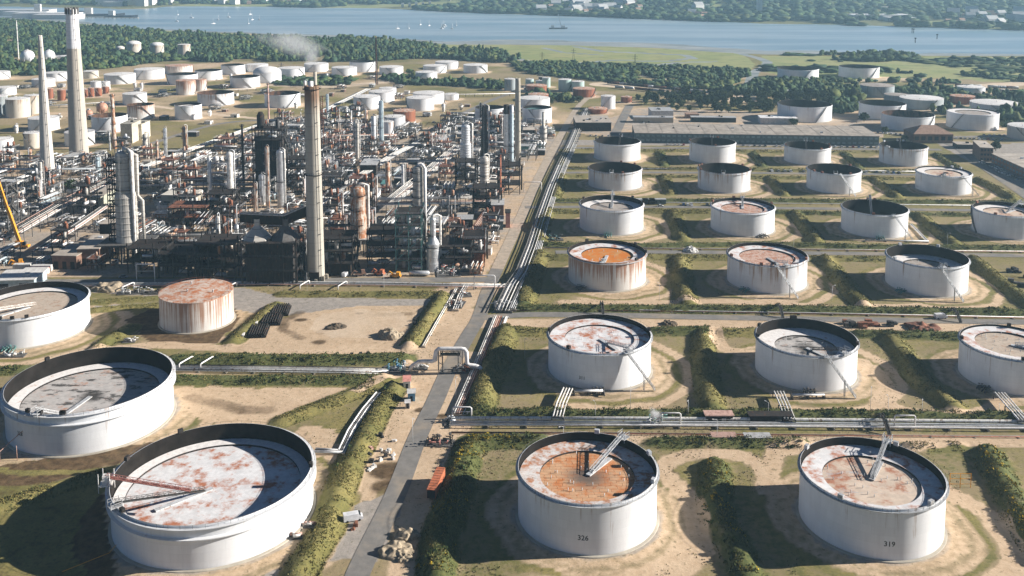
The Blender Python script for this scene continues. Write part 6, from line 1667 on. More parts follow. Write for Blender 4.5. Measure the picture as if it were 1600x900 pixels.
    for z in (1.2, 2.9, 4.5): mb.bar((-3.2, 0, z), (3.2, 0, z), .12)
    o = mb.build('gateway', M['yellow']); o.location = (x, y, 0); tag(o, 'yellowish open frame standing beside tank 319', 'gateway')
    # handrail posts by the second largest tank
    a, b = G(0, 722), G(36, 680, 6); mb = MB(); mb.pipe([(0, 0, .2), (0, 0, 3.5), (b[0] - a[0], b[1] - a[1], 7.5)], .14, 6); mb.pipe([(5, 1, 0), (5, 1, 5)], .1, 6)
    mb.pipe([(0, 0, 3.5), (-8, -2, .8)], .14, 6)
    o = mb.build('pipe_handrail', M['pink']); o.location = (a[0], a[1], 0); tag(o, 'thin pinkish slanting pipe rail at the foot of tank 328', 'rail')
    # thin yellow line rail in the dark shade
    o = MB().pipe([(0, 0, 1.0), (9, 8, 1.0), (9.5, 12, 1.0), (24, 23, 1.0)], .08, 5).build('yellow_rail', M['yellow']); x, y = G(97, 899); o.location = (x, y, 0); tag(o, 'thin yellow rail in the shadow of the largest tank', 'rail')
    # lamp posts
    for k, (px, py) in enumerate(((645,690),(712,618),(985,640),(1200,655),(1360,640),(1387,655),(1560,655),(770,520),(1030,470),(1300,470),(820,560),(600,450),(480,455),(1240,390),(1480,385),(930,655),(1440,655),(1120,690),(1075,655),(880,700))):
        x, y = G(px, py); h = RN.uniform(6, 9)
        t = empty('lamp_post', (x, y, 0), RN.uniform(0, 6), None, 'lamp post', 'lamp posts along roads and tracks')
        MB().pipe([(0, 0, 0), (0, 0, h)], .09, 6, r2=.05).build('pole', M['galv'], t); MB().pipe([(0, 0, h - .05), (1.2, 0, h + .2)], .05, 5).box(1.4, 0, h + .12, .7, .3, .14).build('lamp_head', M['wall_pale'], t)
        PLACED.append((t, 'thin grey lamp post', x, y, 'lamp'))
# ------------------------------------------------------------------ process plant
FOOT = []       # taken footprints (x, y, r)
def platform_ring(mb, r, z, w=1.0, a0=0.0, a1=2 * PI):
    n = 14
    mb.lathe([(r, z - .12), (r + w, z - .12), (r + w, z), (r, z)], n, a0=a0, a1=a1, sm=False)
    for i in range(n + 1):
        a = a0 + (a1 - a0) * i / n; b = a0 + (a1 - a0) * (i + 1) / n
        mb.bar(((r + w) * math.cos(a), (r + w) * math.sin(a), z), ((r + w) * math.cos(a), (r + w) * math.sin(a), z + 1.1), .07)
        if i < n: mb.bar(((r + w) * math.cos(a), (r + w) * math.sin(a), z + 1.1), ((r + w) * math.cos(b), (r + w) * math.sin(b), z + 1.1), .07)
def column_obj(h, r, mat, plats=3, style='plain', name='process_column', pipe=True, top_r=None, legs=0.0):
    t = empty(name)
    tr = top_r or r
    mb = MB()
    n = 20
    z0 = legs
    prof = [(r * 1.08, z0), (r * 1.0, z0 + min(2.5, h * .08))]
    if top_r:
        prof += [(r, h * .55), (tr, h * .62)]
    if style == 'ribbed':
        z = z0 + 3
        while z < h - 2:
            rr = r if z < h * .58 else tr
            prof = [p for p in prof if p[1] < z] + [(rr, z), (rr * 1.05, z + .25), (rr * 1.05, z + .75), (rr, z + 1.0)]; z += 1.9
    elif style == 'banded':
        z = z0 + 3.5
        while z < h - 2.5:
            rr = r if z < h * .6 else tr
            prof = [p for p in prof if p[1] < z] + [(rr, z), (rr * 1.035, z + .12), (rr * 1.035, z + .4), (rr, z + .5)]; z += 3.4
    prof += [(tr, h - tr * .6), (tr * .85, h - tr * .2), (tr * .45, h), (.01, h + .05)]
    mb.lathe(prof, 30 if style != 'plain' else n, sm=style == 'plain')
    mb.build('shell', M[mat], t)
    if legs:
        lg = MB()
        for k in range(8):
            a = k * PI / 4; lg.bar((r * .92 * math.cos(a), r * .92 * math.sin(a), 0), (r * .92 * math.cos(a), r * .92 * math.sin(a), legs + .3), .5)
        lg.lathe([(r * 1.1, legs - .4), (r * 1.1, legs)], n); lg.build('support_legs', M['steel'], t)
    for k in range(plats):
        z = h * (0.32 + 0.64 * (k + .6) / max(1, plats))
        rr = r if (not top_r or z < h * .58) else tr
        p = MB(); platform_ring(p, rr, z, 1.1 if r > .8 else .8, RN.uniform(0, 1), RN.uniform(3.6, 6.2)); p.build('platform', M['dark_steel' if style != 'plain' else 'steel'], t)
    ld = MB(); a = -PI / 2 + RN.uniform(-.7, .7)
    for s in (-.3, .3):
        x, y = (r + .5) * math.cos(a) - s * math.sin(a), (r + .5) * math.sin(a) + s * math.cos(a); ld.bar((x, y, 0), (x, y, h), .1)
    ld.build('ladder', M['galv'], t)
    if pipe:
        a = RN.uniform(-.6, .6); rp = r + .75
        pp = MB(); pr = max(.16, r * .13)
        pp.pipe([(0, 0, h), (0, 0, h + 1.2), (rp * math.cos(a) * .6, rp * math.sin(a) * .6, h + 1.3), (rp * math.cos(a), rp * math.sin(a), h + .4), (rp * math.cos(a), rp * math.sin(a), 2), ((rp + 2) * math.cos(a), (rp + 2) * math.sin(a), 1.6)], pr, 8)
        pp.build('overhead_pipe', M['lag' if mat != 'lag' else 'galv'], t)
    return t
def stack_obj(h, r0, r1, mat, name='chimney', cap=None):
    t = empty(name)
    prof = [(r0 + (r1 - r0) * i / 24, h * i / 24) for i in range(25)] + [(r1 * .82, h), (r1 * .82, h - 3)]
    MB().lathe(prof, 28).build('shaft', M[mat], t)
    return t

def put(o, px, label, cat, group=None, lm=None, foot=4, rz=0):
    x, y = G(*px); o.location = (x, y, 0); o.rotation_euler = (0, 0, rz); tag(o, label, cat, group)
    if lm: LM.append((lm, x, y))
    FOOT.append((x, y, foot))
    return o

def chimney_mat(name, c, ring, bands=None, soot=None, H=100, ln=.80, rough=.85, metal=0.):
    t = NT(name); co = t.co(); sep = t.n('ShaderNodeSeparateXYZ'); t.put(sep.inputs[0], co); z = sep.outputs[2]
    n = t.noise(.35, 4, .6, co, (1, 1, .1)); n2 = t.noise(.15, 4, .6, co)
    base = t.mix(t.ramp(n, .3, .7), tuple(x * .85 for x in c), c)
    l = t.math('FRACT', t.math('DIVIDE', z, ring)); base = t.mix(1.0, base, t.ramp(l, 0, .10 if ln > .7 else .16, ln, 1.0), 'MULTIPLY')
    if bands: base = t.mix(t.math('GREATER_THAN', z, bands[0]), base, t.mix(t.ramp(l, 0, .1), (.55, .53, .50), bands[1]))
    if soot: base = t.mix(t.math('MULTIPLY', t.ramp(t.math('ADD', z, t.math('MULTIPLY_ADD', n, 14, -7)), H - 17, H - 3), .85), base, soot)
    return t.done(base, rough, metal)

def build_landmarks():
    M['insul'] = chimney_mat('banded_grey_lagging', (.46, .43, .38), 3.3, ln=.42, rough=.6, metal=.15)
    M['ribbed'] = chimney_mat('ribbed_silver_cladding', (.66, .67, .67), 1.9, ln=.5, rough=.42, metal=.4)
    # --- chimneys
    def chim(px, top, wb, wt, mat, label, lm, extra=None):
        h = hgt_px(px, top); m = mpp(px); x, y = G(*px)
        t = empty('chimney', (x, y, 0), 0, label, 'chimney', 'tall chimneys of the works')
        mt = mpp(px) ; r0, r1 = wb / 2 * m, wt / 2 * m * .99
        prof = [(r0 + (r1 - r0) * i / 24, h * i / 24) for i in range(25)]
        MB().lathe(prof + [(r1 * .8, h), (r1 * .8, h - 4), (0.01, h - 4)], 36).build('shaft', mat, t)
        LM.append((lm, x, y)); FOOT.append((x, y, 8))
        ld = MB()
        for s in (-.35, .35):
            ld.bar((r0 * .75, -r0 * .75 + s, 0), (r1 * .78, -r1 * .78 + s, h), .14)
        for i in range(int(h / 8)): z = 8 * i; r = (r0 + (r1 - r0) * z / h) * .76; ld.box(r, -r, z, .9, .9, .15)
        ld.build('ladder', M['steel'], t)
        return t, h, r0, r1
    hA = hgt_px((124,247), 12)
    t, h, r0, r1 = chim((124,247), 14, 29, 17.5, chimney_mat('banded_concrete', (.47,.42,.35), 3.2, (hA * .735, (.78,.77,.76))), 'massive concrete chimney with long white banded top and grey crown', 'the white-topped chimney')
    cr = MB()
    for i in range(12): a = i * PI / 6; cr.box(r1 * 1.02 * math.cos(a), r1 * 1.02 * math.sin(a), h - 4, 1.2, 1.2, 5.2, a)
    cr.build('crown', M['steel'], t)
    chim((75,277), 55, 22, 6, chimney_mat('slim_concrete', (.56,.52,.46), 5), 'slender pale tapering chimney left of the white-topped one'.replace('left of', 'beside'), 'the slender pale chimney')
    hC = hgt_px((494,436), 132)
    t, h, r0, r1 = chim((494,436), 134, 27, 22, chimney_mat('tall_concrete', (.41,.38,.32), 6.5, None, (.17,.085,.04), hC), 'tall plain concrete chimney with brown scorched top in the front of the plant', 'the tall concrete chimney')
    MB().lathe([(r1 * .35, h - 3), (r1 * .35, h + 2.2), (0, h + 2.4)], 16, (-r1 * .1, 0, 0)).build('flue_tip', M['whitep'], t)
    for k, z in enumerate((h * .985, h * .55)):
        p = MB(); platform_ring(p, r0 + (r1 - r0) * z / h, z, 1.1); p.build('gallery', M['dark_steel'], t)
    MB().box(0, -r0 - .4, 0, 5, 1, 5).build('base_door', M['dark_steel'], t)
    for i in range(9): bs = MB(); bs.box(r0 * 1.25 * math.cos(i * .7), r0 * 1.25 * math.sin(i * .7) , 0, 1.2, 1.2, RN.uniform(1, 3)); bs.build('base_buttress', M['concrete'], t)
    t, h, r0, r1 = chim((809,251), 122, 10, 8, chimney_mat('slim_concrete_stack', (.46,.42,.34), 5, None, (.22,.13,.08), 999), 'slender concrete stack rising beside the twin pale stacks', 'the slender concrete stack')
    x, y = G(495, 230); hh = hgt_px((495,230), 112); t = empty('chimney', (x, y, 0), 0, 'thin pale stack just behind the tall concrete chimney top', 'chimney', 'tall chimneys of the works'); m = mpp((495,230))
    MB().lathe([(3 * m, 0), (2.6 * m, hh), (2.2 * m, hh)], 20).build('shaft', M['concrete'], t); FOOT.append((x, y, 5))
    for px, blk, lab in ((791,True,'pale blue steel stack with black tip'), (799,False,'pale blue steel stack without a black tip')):
        b = (px, 262); h = hgt_px(b, 163.5); m = mpp(b)
        t = empty('steel_stack'); r = 4.2 * m if blk else 3.4 * m
        MB().lathe([(r, 0), (r, h - 7)], 20).build('shaft', M['cyan' if not blk else 'alu'], t); MB().lathe([(r, h - 7), (r, h), (r * .85, h), (r * .85, h - 2)], 20).build('tip', M['black' if blk else 'alu'], t)
        for z in (h * .25, h * .35): p = MB(); platform_ring(p, r, z, 1); p.build('platform', M['dark_steel'], t)
        put(t, b, lab, 'stack', 'twin steel stacks', 'the twin pale stacks' if blk else None, 4)
    # thin poles
    for px, top, w, mat, lab in (((782,323),242,2.6,'orange','thin rust-orange pole stack beside the grey-roofed brick house'), ((420,186),130,2.6,'pink','thin tan pole stack in front of the open rusty tank'), ((381,292),194,3.4,'dark_steel','thin dark pole stack before the dark reactor block'), ((179,232),147,6,'rust_lag','slim rusty pole tower behind the huge grey column'), ((172,235),205,2.4,'galv','short thin grey vent pole by the rusty pole tower'), ((29,92),32,1.6,'wall_pale','little white chimney in the woods')):
        h = hgt_px(px, top); m = mpp(px); t = empty('pole_stack')
        MB().lathe([(w * m * .62, 0), (w * m * .5, h * .6), (w * m * .45, h), (w * m * .3, h)], 12).build('shaft', M[mat], t)
        for z in (h * .45, h * .75, h * .97): p = MB(); platform_ring(p, w * m * .5, z, .8); p.build('gallery', M['dark_steel'], t)
        put(t, px, lab, 'stack', 'thin pole stacks', None, 3)
    # flare stack with lattice
    b = (588.5,132); h = hgt_px(b, 57); t = empty('flare_stack'); s = 1.5
    mb = MB()
    for i, j in ((-1,-1),(1,-1),(1,1),(-1,1)): mb.bar((i * s, j * s, 0), (i * s * .5, j * s * .5, h - 4), .45)
    for i in range(16):
        z0, z1 = (h - 4) * i / 16, (h - 4) * (i + 1) / 16; k0, k1 = s * (1 - .5 * i / 16), s * (1 - .5 * (i + 1) / 16)
        for a, c in (((-1,-1),(1,-1)),((1,-1),(1,1)),((1,1),(-1,1)),((-1,1),(-1,-1))): mb.bar((a[0]*k0, a[1]*k0, z0), (c[0]*k1, c[1]*k1, z1), .25)
    mb.build('lattice_mast', M['dark_steel'], t); MB().lathe([(.5, 0), (.5, h), (.7, h), (.7, h - 1)], 10).build('flare_pipe', M['rust'], t)
    put(t, b, 'very tall thin dark flare mast in front of the woods', 'flare stack', None, 'the flare mast')
    # --- named columns   base px, top row, width px, material, platforms, style, top width, legs
    COLS = [((201,404),236,32,'insul',5,'banded',26,10,'huge grey banded column standing on legs with dark ladder tower','the huge grey column'),
     ((440,323),234,12,'alu',3,'banded',None,0,'tall silver column with ring platform behind the curved dark duct','the tall silver column'),
     ((361,313),237,10,'lag',2,'plain',None,0,'pale smooth column standing beside thin dark pole stack','the pale smooth column'),
     ((410,319),272,9,'alu',2,'plain',None,0,'short silver column next to the tall silver one',None),
     ((419,331),229,5.5,'rust_lag',4,'plain',None,0,'reddish narrow column beside the tall silver one',None),
     ((399,332),286,6,'rust_lag',1,'plain',None,0,'short pale column at the end of the curved dark duct',None),
     ((728,268),194,17,'ribbed',1,'ribbed',14,6,'stout silver ribbed column with narrower neck on dark frame','the stout ribbed column'),
     ((757,262),166,11,'dark_steel',8,'banded',8,0,'dark spiky column with many platforms before the teal-topped tank','the dark spiky column'),
     ((757,306),244,13,'insul',2,'ribbed',None,0,'dull ribbed column in front of the dark spiky column',None),
     ((561,395),291,26,'rust_lag',3,'banded',23,9,'fat rust-streaked white column with peeling lagging','the rust-streaked fat column'),
     ((654,378),259,16,'insul',6,'banded',None,0,'dark column wrapped in platforms with bright riser pipe','the dark wrapped column'),
     ((677,421),340,21,'alu',3,'banded',9,0,'bright silver vessel with shoulder and thin neck at the plant front','the shouldered silver vessel'),
     ((606,300),253,7,'rust_lag',1,'plain',None,0,'slim column dark above and pale below',None),
     ((630,307),257,5.5,'whitep',1,'plain',None,0,'slim white column beside the slim dark and pale one',None),
     ((556,238),188,7,'insul',2,'plain',None,0,'tan column with dark head behind the tall concrete chimney',None),
     ((584,235),181,8,'alu',4,'plain',None,0,'silver column stepped with platforms beside the slim bluish tower',None),
     ((596,226),157,6.5,'cyan',6,'plain',None,0,'slim bluish tower in front of the stepped white tanks','the slim bluish tower'),
     ((512,196),147,4,'cyan',2,'plain',None,0,'thin bluish column behind the tall concrete chimney',None),
     ((59,308),256,6,'insul',3,'plain',None,0,'left of a grey twin column pair by the slender chimney'.replace('left of a','outer'),None),
     ((66,309),253,6,'insul',3,'plain',None,0,'inner grey twin column by the slender chimney',None),
     ((329,314),246,6,'galv',4,'plain',None,0,'narrow grey column linked to pale smooth column',None),
     ((154,280),246,7,'cyan',4,'plain',None,0,'short bluish column behind the huge grey column',None),
     ((228,246),209,8,'insul',2,'plain',None,0,'dull column in front of the cream furnace houses',None),
     ((259,247),200,4.5,'alu',3,'plain',None,0,'thin silver column past the cream furnace houses',None),
     ((289,232),197,6,'rust_lag',3,'plain',None,0,'reddish brown column at the far edge of the plant',None),
     ((680,196),193,4,'lag',1,'plain',None,0,'unused',None),
     ((695,222),196,5,'whitep',2,'plain',None,0,'short white column beside the long pale drum',None),
     ((648,330),300,7,'alu',2,'plain',None,0,'stub silver column tucked behind the dark wrapped column',None)]
    for px, top, w, mat, pl, st, tw, legs, lab, lm in COLS:
        if lab == 'unused': continue
        m = mpp(px); h = hgt_px(px, top)
        o = column_obj(h, w / 2 * m, mat, pl, st, top_r=(tw / 2 * m if tw else None), legs=legs)
        put(o, px, lab, 'column', 'named process columns', lm, w / 2 * m + 2.5)
        if lm == 'the huge grey column':
            sp = MB(); xx = -w / 2 * m - 2.2
            for i in (-1.4, 1.4):
                for j in (-1.4, 1.4): sp.bar((xx + i, j, 0), (xx + i, j, h * .98), .35)
            for k in range(18):
                z = h * .97 * k / 18; sp.box(xx, 0, z, 3, 3, .2); sp.bar((xx - 1.4, -1.4, z), (xx + 1.4, -1.4, z + h / 18), .25)
            sp.build('ladder_tower', M['dark_steel'], o)
            rp = MB(); a = w / 2 * m + 1.5; rp.pipe([(2, -1, h + .5), (a, -1.5, h - 2), (a, -1.5, h * .6), (a + 2.4, -1.5, h * .55), (a + 2.4, -1.5, 8)], .8, 10); rp.build('riser_pipe', M['insul'], o)
            tb = MB(); tb.box(0, 0, 9.2, 26, 20, .8)
            for i in (-12, -6, 0, 6, 12):
                for j in (-9, 0, 9): tb.bar((i, j, 0), (i, j, 9.2), .7)
            tb.build('table_frame', M['steel'], o)
        if lm == 'the rust-streaked fat column':
            tb = MB(); tb.box(0, 0, 8.6, 13, 12, .6)
            for i in (-6, 0, 6):
                for j in (-5.5, 5.5): tb.bar((i, j, 0), (i, j, 8.6), .6)
            tb.build('table_frame', M['lag'], o)
        if lm == 'the dark wrapped column':
            rp = MB(); a = w / 2 * m + 1.2; rp.pipe([(0, 0, h), (a * .6, -1, h + 1), (a, -1.5, h - 1), (a, -1.5, 4)], .75, 10); rp.build('riser_pipe', M['whitep'], o)
    # --- lattice mast behind the chimney
    b = (504,240); h = hgt_px(b, 150); mb = MB()
    for i, j in ((-1,-1),(1,-1),(1,1),(-1,1)): mb.bar((i, j, 0), (i, j, h), .25)
    for k in range(26):
        z = h * k / 26
        for a, c in (((-1,-1),(1,-1)),((1,-1),(1,1)),((1,1),(-1,1)),((-1,1),(-1,-1))): mb.bar((a[0], a[1], z), (c[0], c[1], z + h / 26), .16)
    put(mb.build('lattice_mast', M['rust']), b, 'rusty lattice mast right behind the tall concrete chimney', 'mast')
    # --- dark reactor block
    def frame_block(name, px, w, d, levels, lh, label, lm, steel='dark_steel', clad=0.0, deck='dark_steel', extra=True):
        t = empty(name); H = levels * lh
        nx, ny = max(2, int(w / 6) + 1), max(2, int(d / 6) + 1)
        fr = MB()
        for i in range(nx):
            for j in range(ny): fr.bar((-w/2 + w * i / (nx-1), -d/2 + d * j / (ny-1), 0), (-w/2 + w * i / (nx-1), -d/2 + d * j / (ny-1), H + (1.2 if (i+j) % 2 else 3)), .5)
        for l in range(1, levels + 1):
            z = l * lh
            for j in range(ny): fr.bar((-w/2, -d/2 + d * j / (ny-1), z), (w/2, -d/2 + d * j / (ny-1), z), .4)
            for i in range(nx): fr.bar((-w/2 + w * i / (nx-1), -d/2, z), (-w/2 + w * i / (nx-1), d/2, z), .4)
            i = l % (nx - 1); fr.bar((-w/2 + w * i / (nx-1), -d/2, z - lh), (-w/2 + w * (i+1) / (nx-1), -d/2, z), .3)
        fr.build('steel_frame', M[steel], t)
        for l in range(1, levels + 1):
            p = MB(); p.box(0, 0, l * lh + .205, w + 1.2, d + 1.2, .15)
            p.build('deck', M[deck], t)
            p = MB(); z = l * lh + .36; e, f = w/2 + .55, d/2 + .55
            for zz in (z + .55, z + 1.1):
                p.bar((-e, -f, zz), (e, -f, zz), .08); p.bar((e, -f, zz), (e, f, zz), .08); p.bar((-e, -f, zz), (-e, f, zz), .08); p.bar((-e, f, zz), (e, f, zz), .08)
            for i in range(int(w / 2) + 1): p.bar((-e + 2 * e * i / int(w/2), -f, z), (-e + 2 * e * i / int(w/2), -f, z + 1.1), .07)
            p.build('handrail', M['galv' if steel != 'dark_steel' else 'steel'], t)
            if clad and l <= levels * clad:
                q = MB().box(0, 0, (l - 1) * lh + .4, w * .86, d * .86, lh - .5)
                for i in range(int(w / 1.6)): q.box(-w * .42 + i * 1.6, -d * .43 - .2, (l - 1) * lh + .4, .3, .4, lh - .6).box(-w * .42 + i * 1.6 + .8, -d * .43 - .1, (l - 1) * lh + 1.4 + (i % 3) * .5, .7, .3, .8)
                q.build('cladding_bay', M[steel], t)
            elif extra:
                for q in range(RN.randint(2, 4)):
                    a, b2 = RN.uniform(-w * .38, w * .38), RN.uniform(-d * .4, d * .1)
                    zz = (l - 1) * lh + .4
                    mm = M[RN.choice(('lag', 'galv', 'rust_lag', 'insul', 'dark_steel', 'alu'))]
                    if RN.random() < .5: MB().lathe([(0, 0), (1.1, .3), (1.1, lh * .7), (0, lh * .8)], 12, (a, b2, zz)).build('vessel', mm, t)
                    else: MB().lathe([(0, -3), (.9, -2.5), (.9, 2.5), (0, 3)], 12, (a, b2, zz + 1.6), axis='x').build('drum', mm, t)
        st = MB(); 
        for l in range(levels):
            s = 1 if l % 2 else -1
            truss(st, (w/2 + 1.3, -s * d * .3, l * lh + .4), (w/2 + 1.3, s * d * .3, (l + 1) * lh + .4), .9, 1.0, 1.5, .08)
        st.build('stair', M['steel'], t)
        x, y = G(*px); put(t, px, label, 'steel structure', 'big steel structures', lm, max(w, d) * .62)
        return t, H
    t, H = frame_block('reactor_block', (424,296), 20, 16, 6, 7.2, 'tall black reactor block of many decks behind the silver columns', 'the black reactor block', clad=.9)
    m = MB(); m.lathe([(2.6, 0), (2.6, 9), (1.4, 11.5), (.01, 11.6)], 18, (-6, 0, H)); m.build('regenerator', M['dark_steel'], t)
    m = MB(); m.lathe([(1.6, 0), (1.6, 6), (.01, 7)], 14, (6, -2, H)); m.build('cyclone', M['black'], t)
    t, H = frame_block('furnace_block', (428,437), 27, 17, 3, 7.0, 'huge sooty furnace block beside the tall concrete chimney base', 'the sooty furnace block', clad=1.0)
    for sx in (-7.5, 6.5):
        MB().lathe([(7.6, 0), (6.8, 1), (2.6, 5.2), (1.6, 6.5), (1.6, 10)], 8, (sx, 0, H + .4), sm=False).build('hood', M['insul' if sx < 0 else 'steel'], t)
    # the dark flue duct bending over the furnace hoods
    dm = MB(); z = H + 9
    dm.bar((-16, 3, z + 1.5), (-7, 2, z + .8), 4.4, 4.2); dm.bar((-7, 2, z + .8), (6, 1.5, z + .6), 4.6, 4.4); dm.bar((6, 1.5, z + .6), (17.5, 8, z + 4.5), 4.4, 4.6)
    dm.build('flue_duct', M['dark_steel'], t)
    wk = MB(); truss(wk, (-16, 0, z + 4), (6, -1, z + 3.2), 1.4, 1.1, 2, .1); truss(wk, (6, -1, z + 3.2), (17, 5, z + 7), 1.4, 1.1, 2, .1); wk.build('duct_walkway', M['lag'], t)
    frame_block('furnace_block', (528,424), 18, 16, 3, 6.4, 'black open furnace frame between the tall chimney and rust-streaked column', None, clad=.34)
    frame_block('steel_structure', (641,418), 13, 14, 5, 6.0, 'dark teal open tower of decks beside the shouldered silver vessel', None, steel='tealp')
    frame_block('steel_structure', (600,412), 15, 15, 3, 6.0, 'dark pipe-filled frame beside the rust-streaked fat column', None)
    frame_block('steel_structure', (712,414), 16, 16, 2, 6.0, 'broad dark frame past the shouldered silver vessel', None)
    frame_block('steel_structure', (741,410), 11, 16, 2, 7.5, 'rust-brown frame with black opening by the main road', 'the rust-brown roadside frame', steel='rust', clad=.6)
    frame_block('steel_structure', (240,420), 20, 16, 2, 6.5, 'shaded dark frame beneath and past the huge grey column', None)
    frame_block('steel_structure', (292,425), 22, 18, 2, 6.0, 'low shaded frame midway between huge grey column and furnace block', None)
    frame_block('steel_structure', (345,428), 20, 18, 3, 6.0, 'dark frame up against the sooty furnace block', None)
    frame_block('steel_structure', (728,290), 14, 14, 3, 6.0, 'black frame under the stout ribbed column', None)
    frame_block('steel_structure', (795,300), 15, 14, 3, 6.5, 'dark frame with pale vessel below the twin pale stacks', None)
    frame_block('steel_structure', (760,335), 16, 14, 3, 6.0, 'dark frame before the dull ribbed column', None)
    frame_block('steel_structure', (300,350), 22, 16, 2, 6.0, 'low brown decked frame behind the shaded front frames', None, deck='rust')
    frame_block('steel_structure', (470,300), 14, 14, 4, 6.0, 'dark frame standing behind the tall concrete chimney', None)
    frame_block('steel_structure', (520,300), 14, 14, 2, 6.0, 'open grey frame beside the steaming unit', None, steel='steel')
    frame_block('steel_structure', (350,345), 16, 14, 3, 6.0, 'dark frame in front of the pale smooth column', None)
    frame_block('steel_structure', (195,330), 10, 10, 4, 6.0, 'narrow frame behind the huge grey column', None)
    frame_block('steel_structure', (6,368), 12, 12, 5, 6.0, 'grey open tower at the picture edge beside the crane boom', None, steel='steel')
    # --- buildings inside the plant
    B = box_building
    def PB(lab, a, b, h, wall, roof, depth, cat='building', name='plant_building', lm=None, **k):
        r, x, y = B(name, lab, cat, (a, b), h, wall, roof, depth=depth, group='buildings inside the plant', **k)
        FOOT.append((x, y + depth / 2, max(depth * .6, 9)))
        if lm: LM.append((lm, x, y))
        return r
    PB('flat brick building with pinkish roof in front of the orange crane', (82,420), (120,421), 7, 'brick', 'roof_felt', 22, lm='the flat brick building', doors=3)
    PB('darker brick wing joined to the pinkish roofed building', (122,416), (156,415), 9, 'brick', 'roof_felt', 26, doors=2)
    PB('tall windowless grey block beside the huge grey column', (157,386), (176,386), 13, 'dark_steel', 'roof_felt', 12)
    PB('olive-walled open shed with pale sloped roof behind the huge grey column', (138,330), (158,330), 9, 'wall_olive', 'roof_felt', 46, cat='shed', name='plant_shed', doors=1)
    PB('grey concrete switch house amid the plant with flat pale roof', (253,324), (303,325), 8, 'concrete', 'concrete_pale', 14, doors=3)
    PB('white-roofed dark building beyond the rust-streaked fat column', (563,277), (588,277), 9, 'dark_steel', 'roof_sheet', 22)
    PB('pale low house just below the white-roofed dark building', (548,290), (570,290), 5, 'wall_pale', 'roof_sheet', 14)
    PB('brick house with grey roof and orange end by the main road', (768,343), (787,343), 9, 'brick', 'roof_sheet', 15, lm='the brick house by the main road')
    PB('flat grey roofed substation in front of the brick roadside house', (763,359), (786,359), 5, 'wall_teal', 'roof_sheet', 12)
    PB('pale roofed substation next to the flat grey one', (714,356), (738,356), 5, 'dark_steel', 'roof_sheet', 10)
    for a, b, lab in (((189,224),(207,224),'front cream furnace house with grey shaded wall'), ((207,219),(222,219),'rear cream furnace house with sloping top')): PB(lab, a, b, 17 if 'front' in lab else 14, 'cream_wall', 'cream_wall', 20, cat='furnace', name='furnace_house', lm='the cream furnace houses' if 'front' in lab else None)
    PB('blue-sheeted long scaffold roof at the picture edge by the tan-roofed tank', (-10,455), (54,453), 5, 'cyan', 'wall_pale', 16, cat='shed', name='sheeted_shed', doors=2)
    PB('teal roofed low house beside the slim dark and pale column', (595,300), (603,300), 5, 'wall_pale', 'tealp', 14)
    PB('pale grey gabled house past the rust-streaked fat column', (576,318), (590,318), 6, 'wall_pale', 'roof_sheet', 16)
    PB('red-walled block beside the brick roadside house', (790,356), (797,356), 9, 'red', 'dark_steel', 8)
    PB('low dark building with pale roof at the far yard corner', (818,212), (835,212), 5, 'dark_steel', 'roof_felt', 14)
    PB('green-roofed shelter below the slender concrete stack', (812,238), (832,238), 5, 'tealp', 'roof_sheet', 10)
    # rest boxes
    for lab, px, m, w in (('faded red shipping container on pale ground by the front road', (57,428), 'red', 12), ('white-roofed cream container behind the faded red one', (66,423), 'wall_pale', 10), ('small cream container beside the faded red one', (36,421), 'lag', 9)):
        x, y = G(*px); t = empty('container', (x, y, 0), .05, lab, 'container', 'containers by the front road')
        MB().box(0, 0, .1, w, 3.0, 2.9).build('body', M[m], t); MB().box(0, 0, 3.01, w * .98, 2.9, .08).build('roof', M['wall_pale' if m != 'lag' else 'lag'], t); MB().box(w/2 + .03, 0, .3, .06, 2.4, 2.4).build('door', M['lag'], t); FOOT.append((x, y, 8))
    # crane
    b = (33,388); x, y = G(*b); t = empty('mobile_crane', (x, y, 0), 0, 'yellow-orange mobile crane with long boom raised at the picture edge', 'crane')
    MB().box(0, 0, .9, 9, 2.8, 1.2).build('carrier', M['yellow'], t); MB().box(-1, 0, 2.1, 4.2, 2.6, 2.0).build('slew_house', M['yellow'], t); MB().box(2.4, -.8, 2.1, 1.6, 1.2, 2.0).build('cab', M['glass'], t)
    for i in (-3, -1.5, 1.5, 3):
        for s in (-1, 1): MB().lathe([(0, -.2), (.6, -.2), (.6, .2), (0, .2)], 12, (i, s * 1.3, .6), axis='y').build('wheel', M['tyre'], t)
    dx = -32 * mpp(b); hz = hgt_px(b, 272)
    MB().bar((-.5, 0, 3.4), (dx * .55, 0, hz * .55), 1.5, 1.5).bar((dx * .5, 0, hz * .5), (dx, 0, hz), 1.1, 1.1).build('boom', M['yellow'], t)
    MB().box(dx, 0, hz - .6, 1.6, 1.0, 1.6).build('boom_head', M['wall_pale'], t); MB().pipe([(dx - .5, 0, hz), (dx - .5, 0, hz * .4)], .06, 4).build('hoist_rope', M['black'], t)
    LM.append(('the yellow-orange crane', x, y)); FOOT.append((x, y, 9))
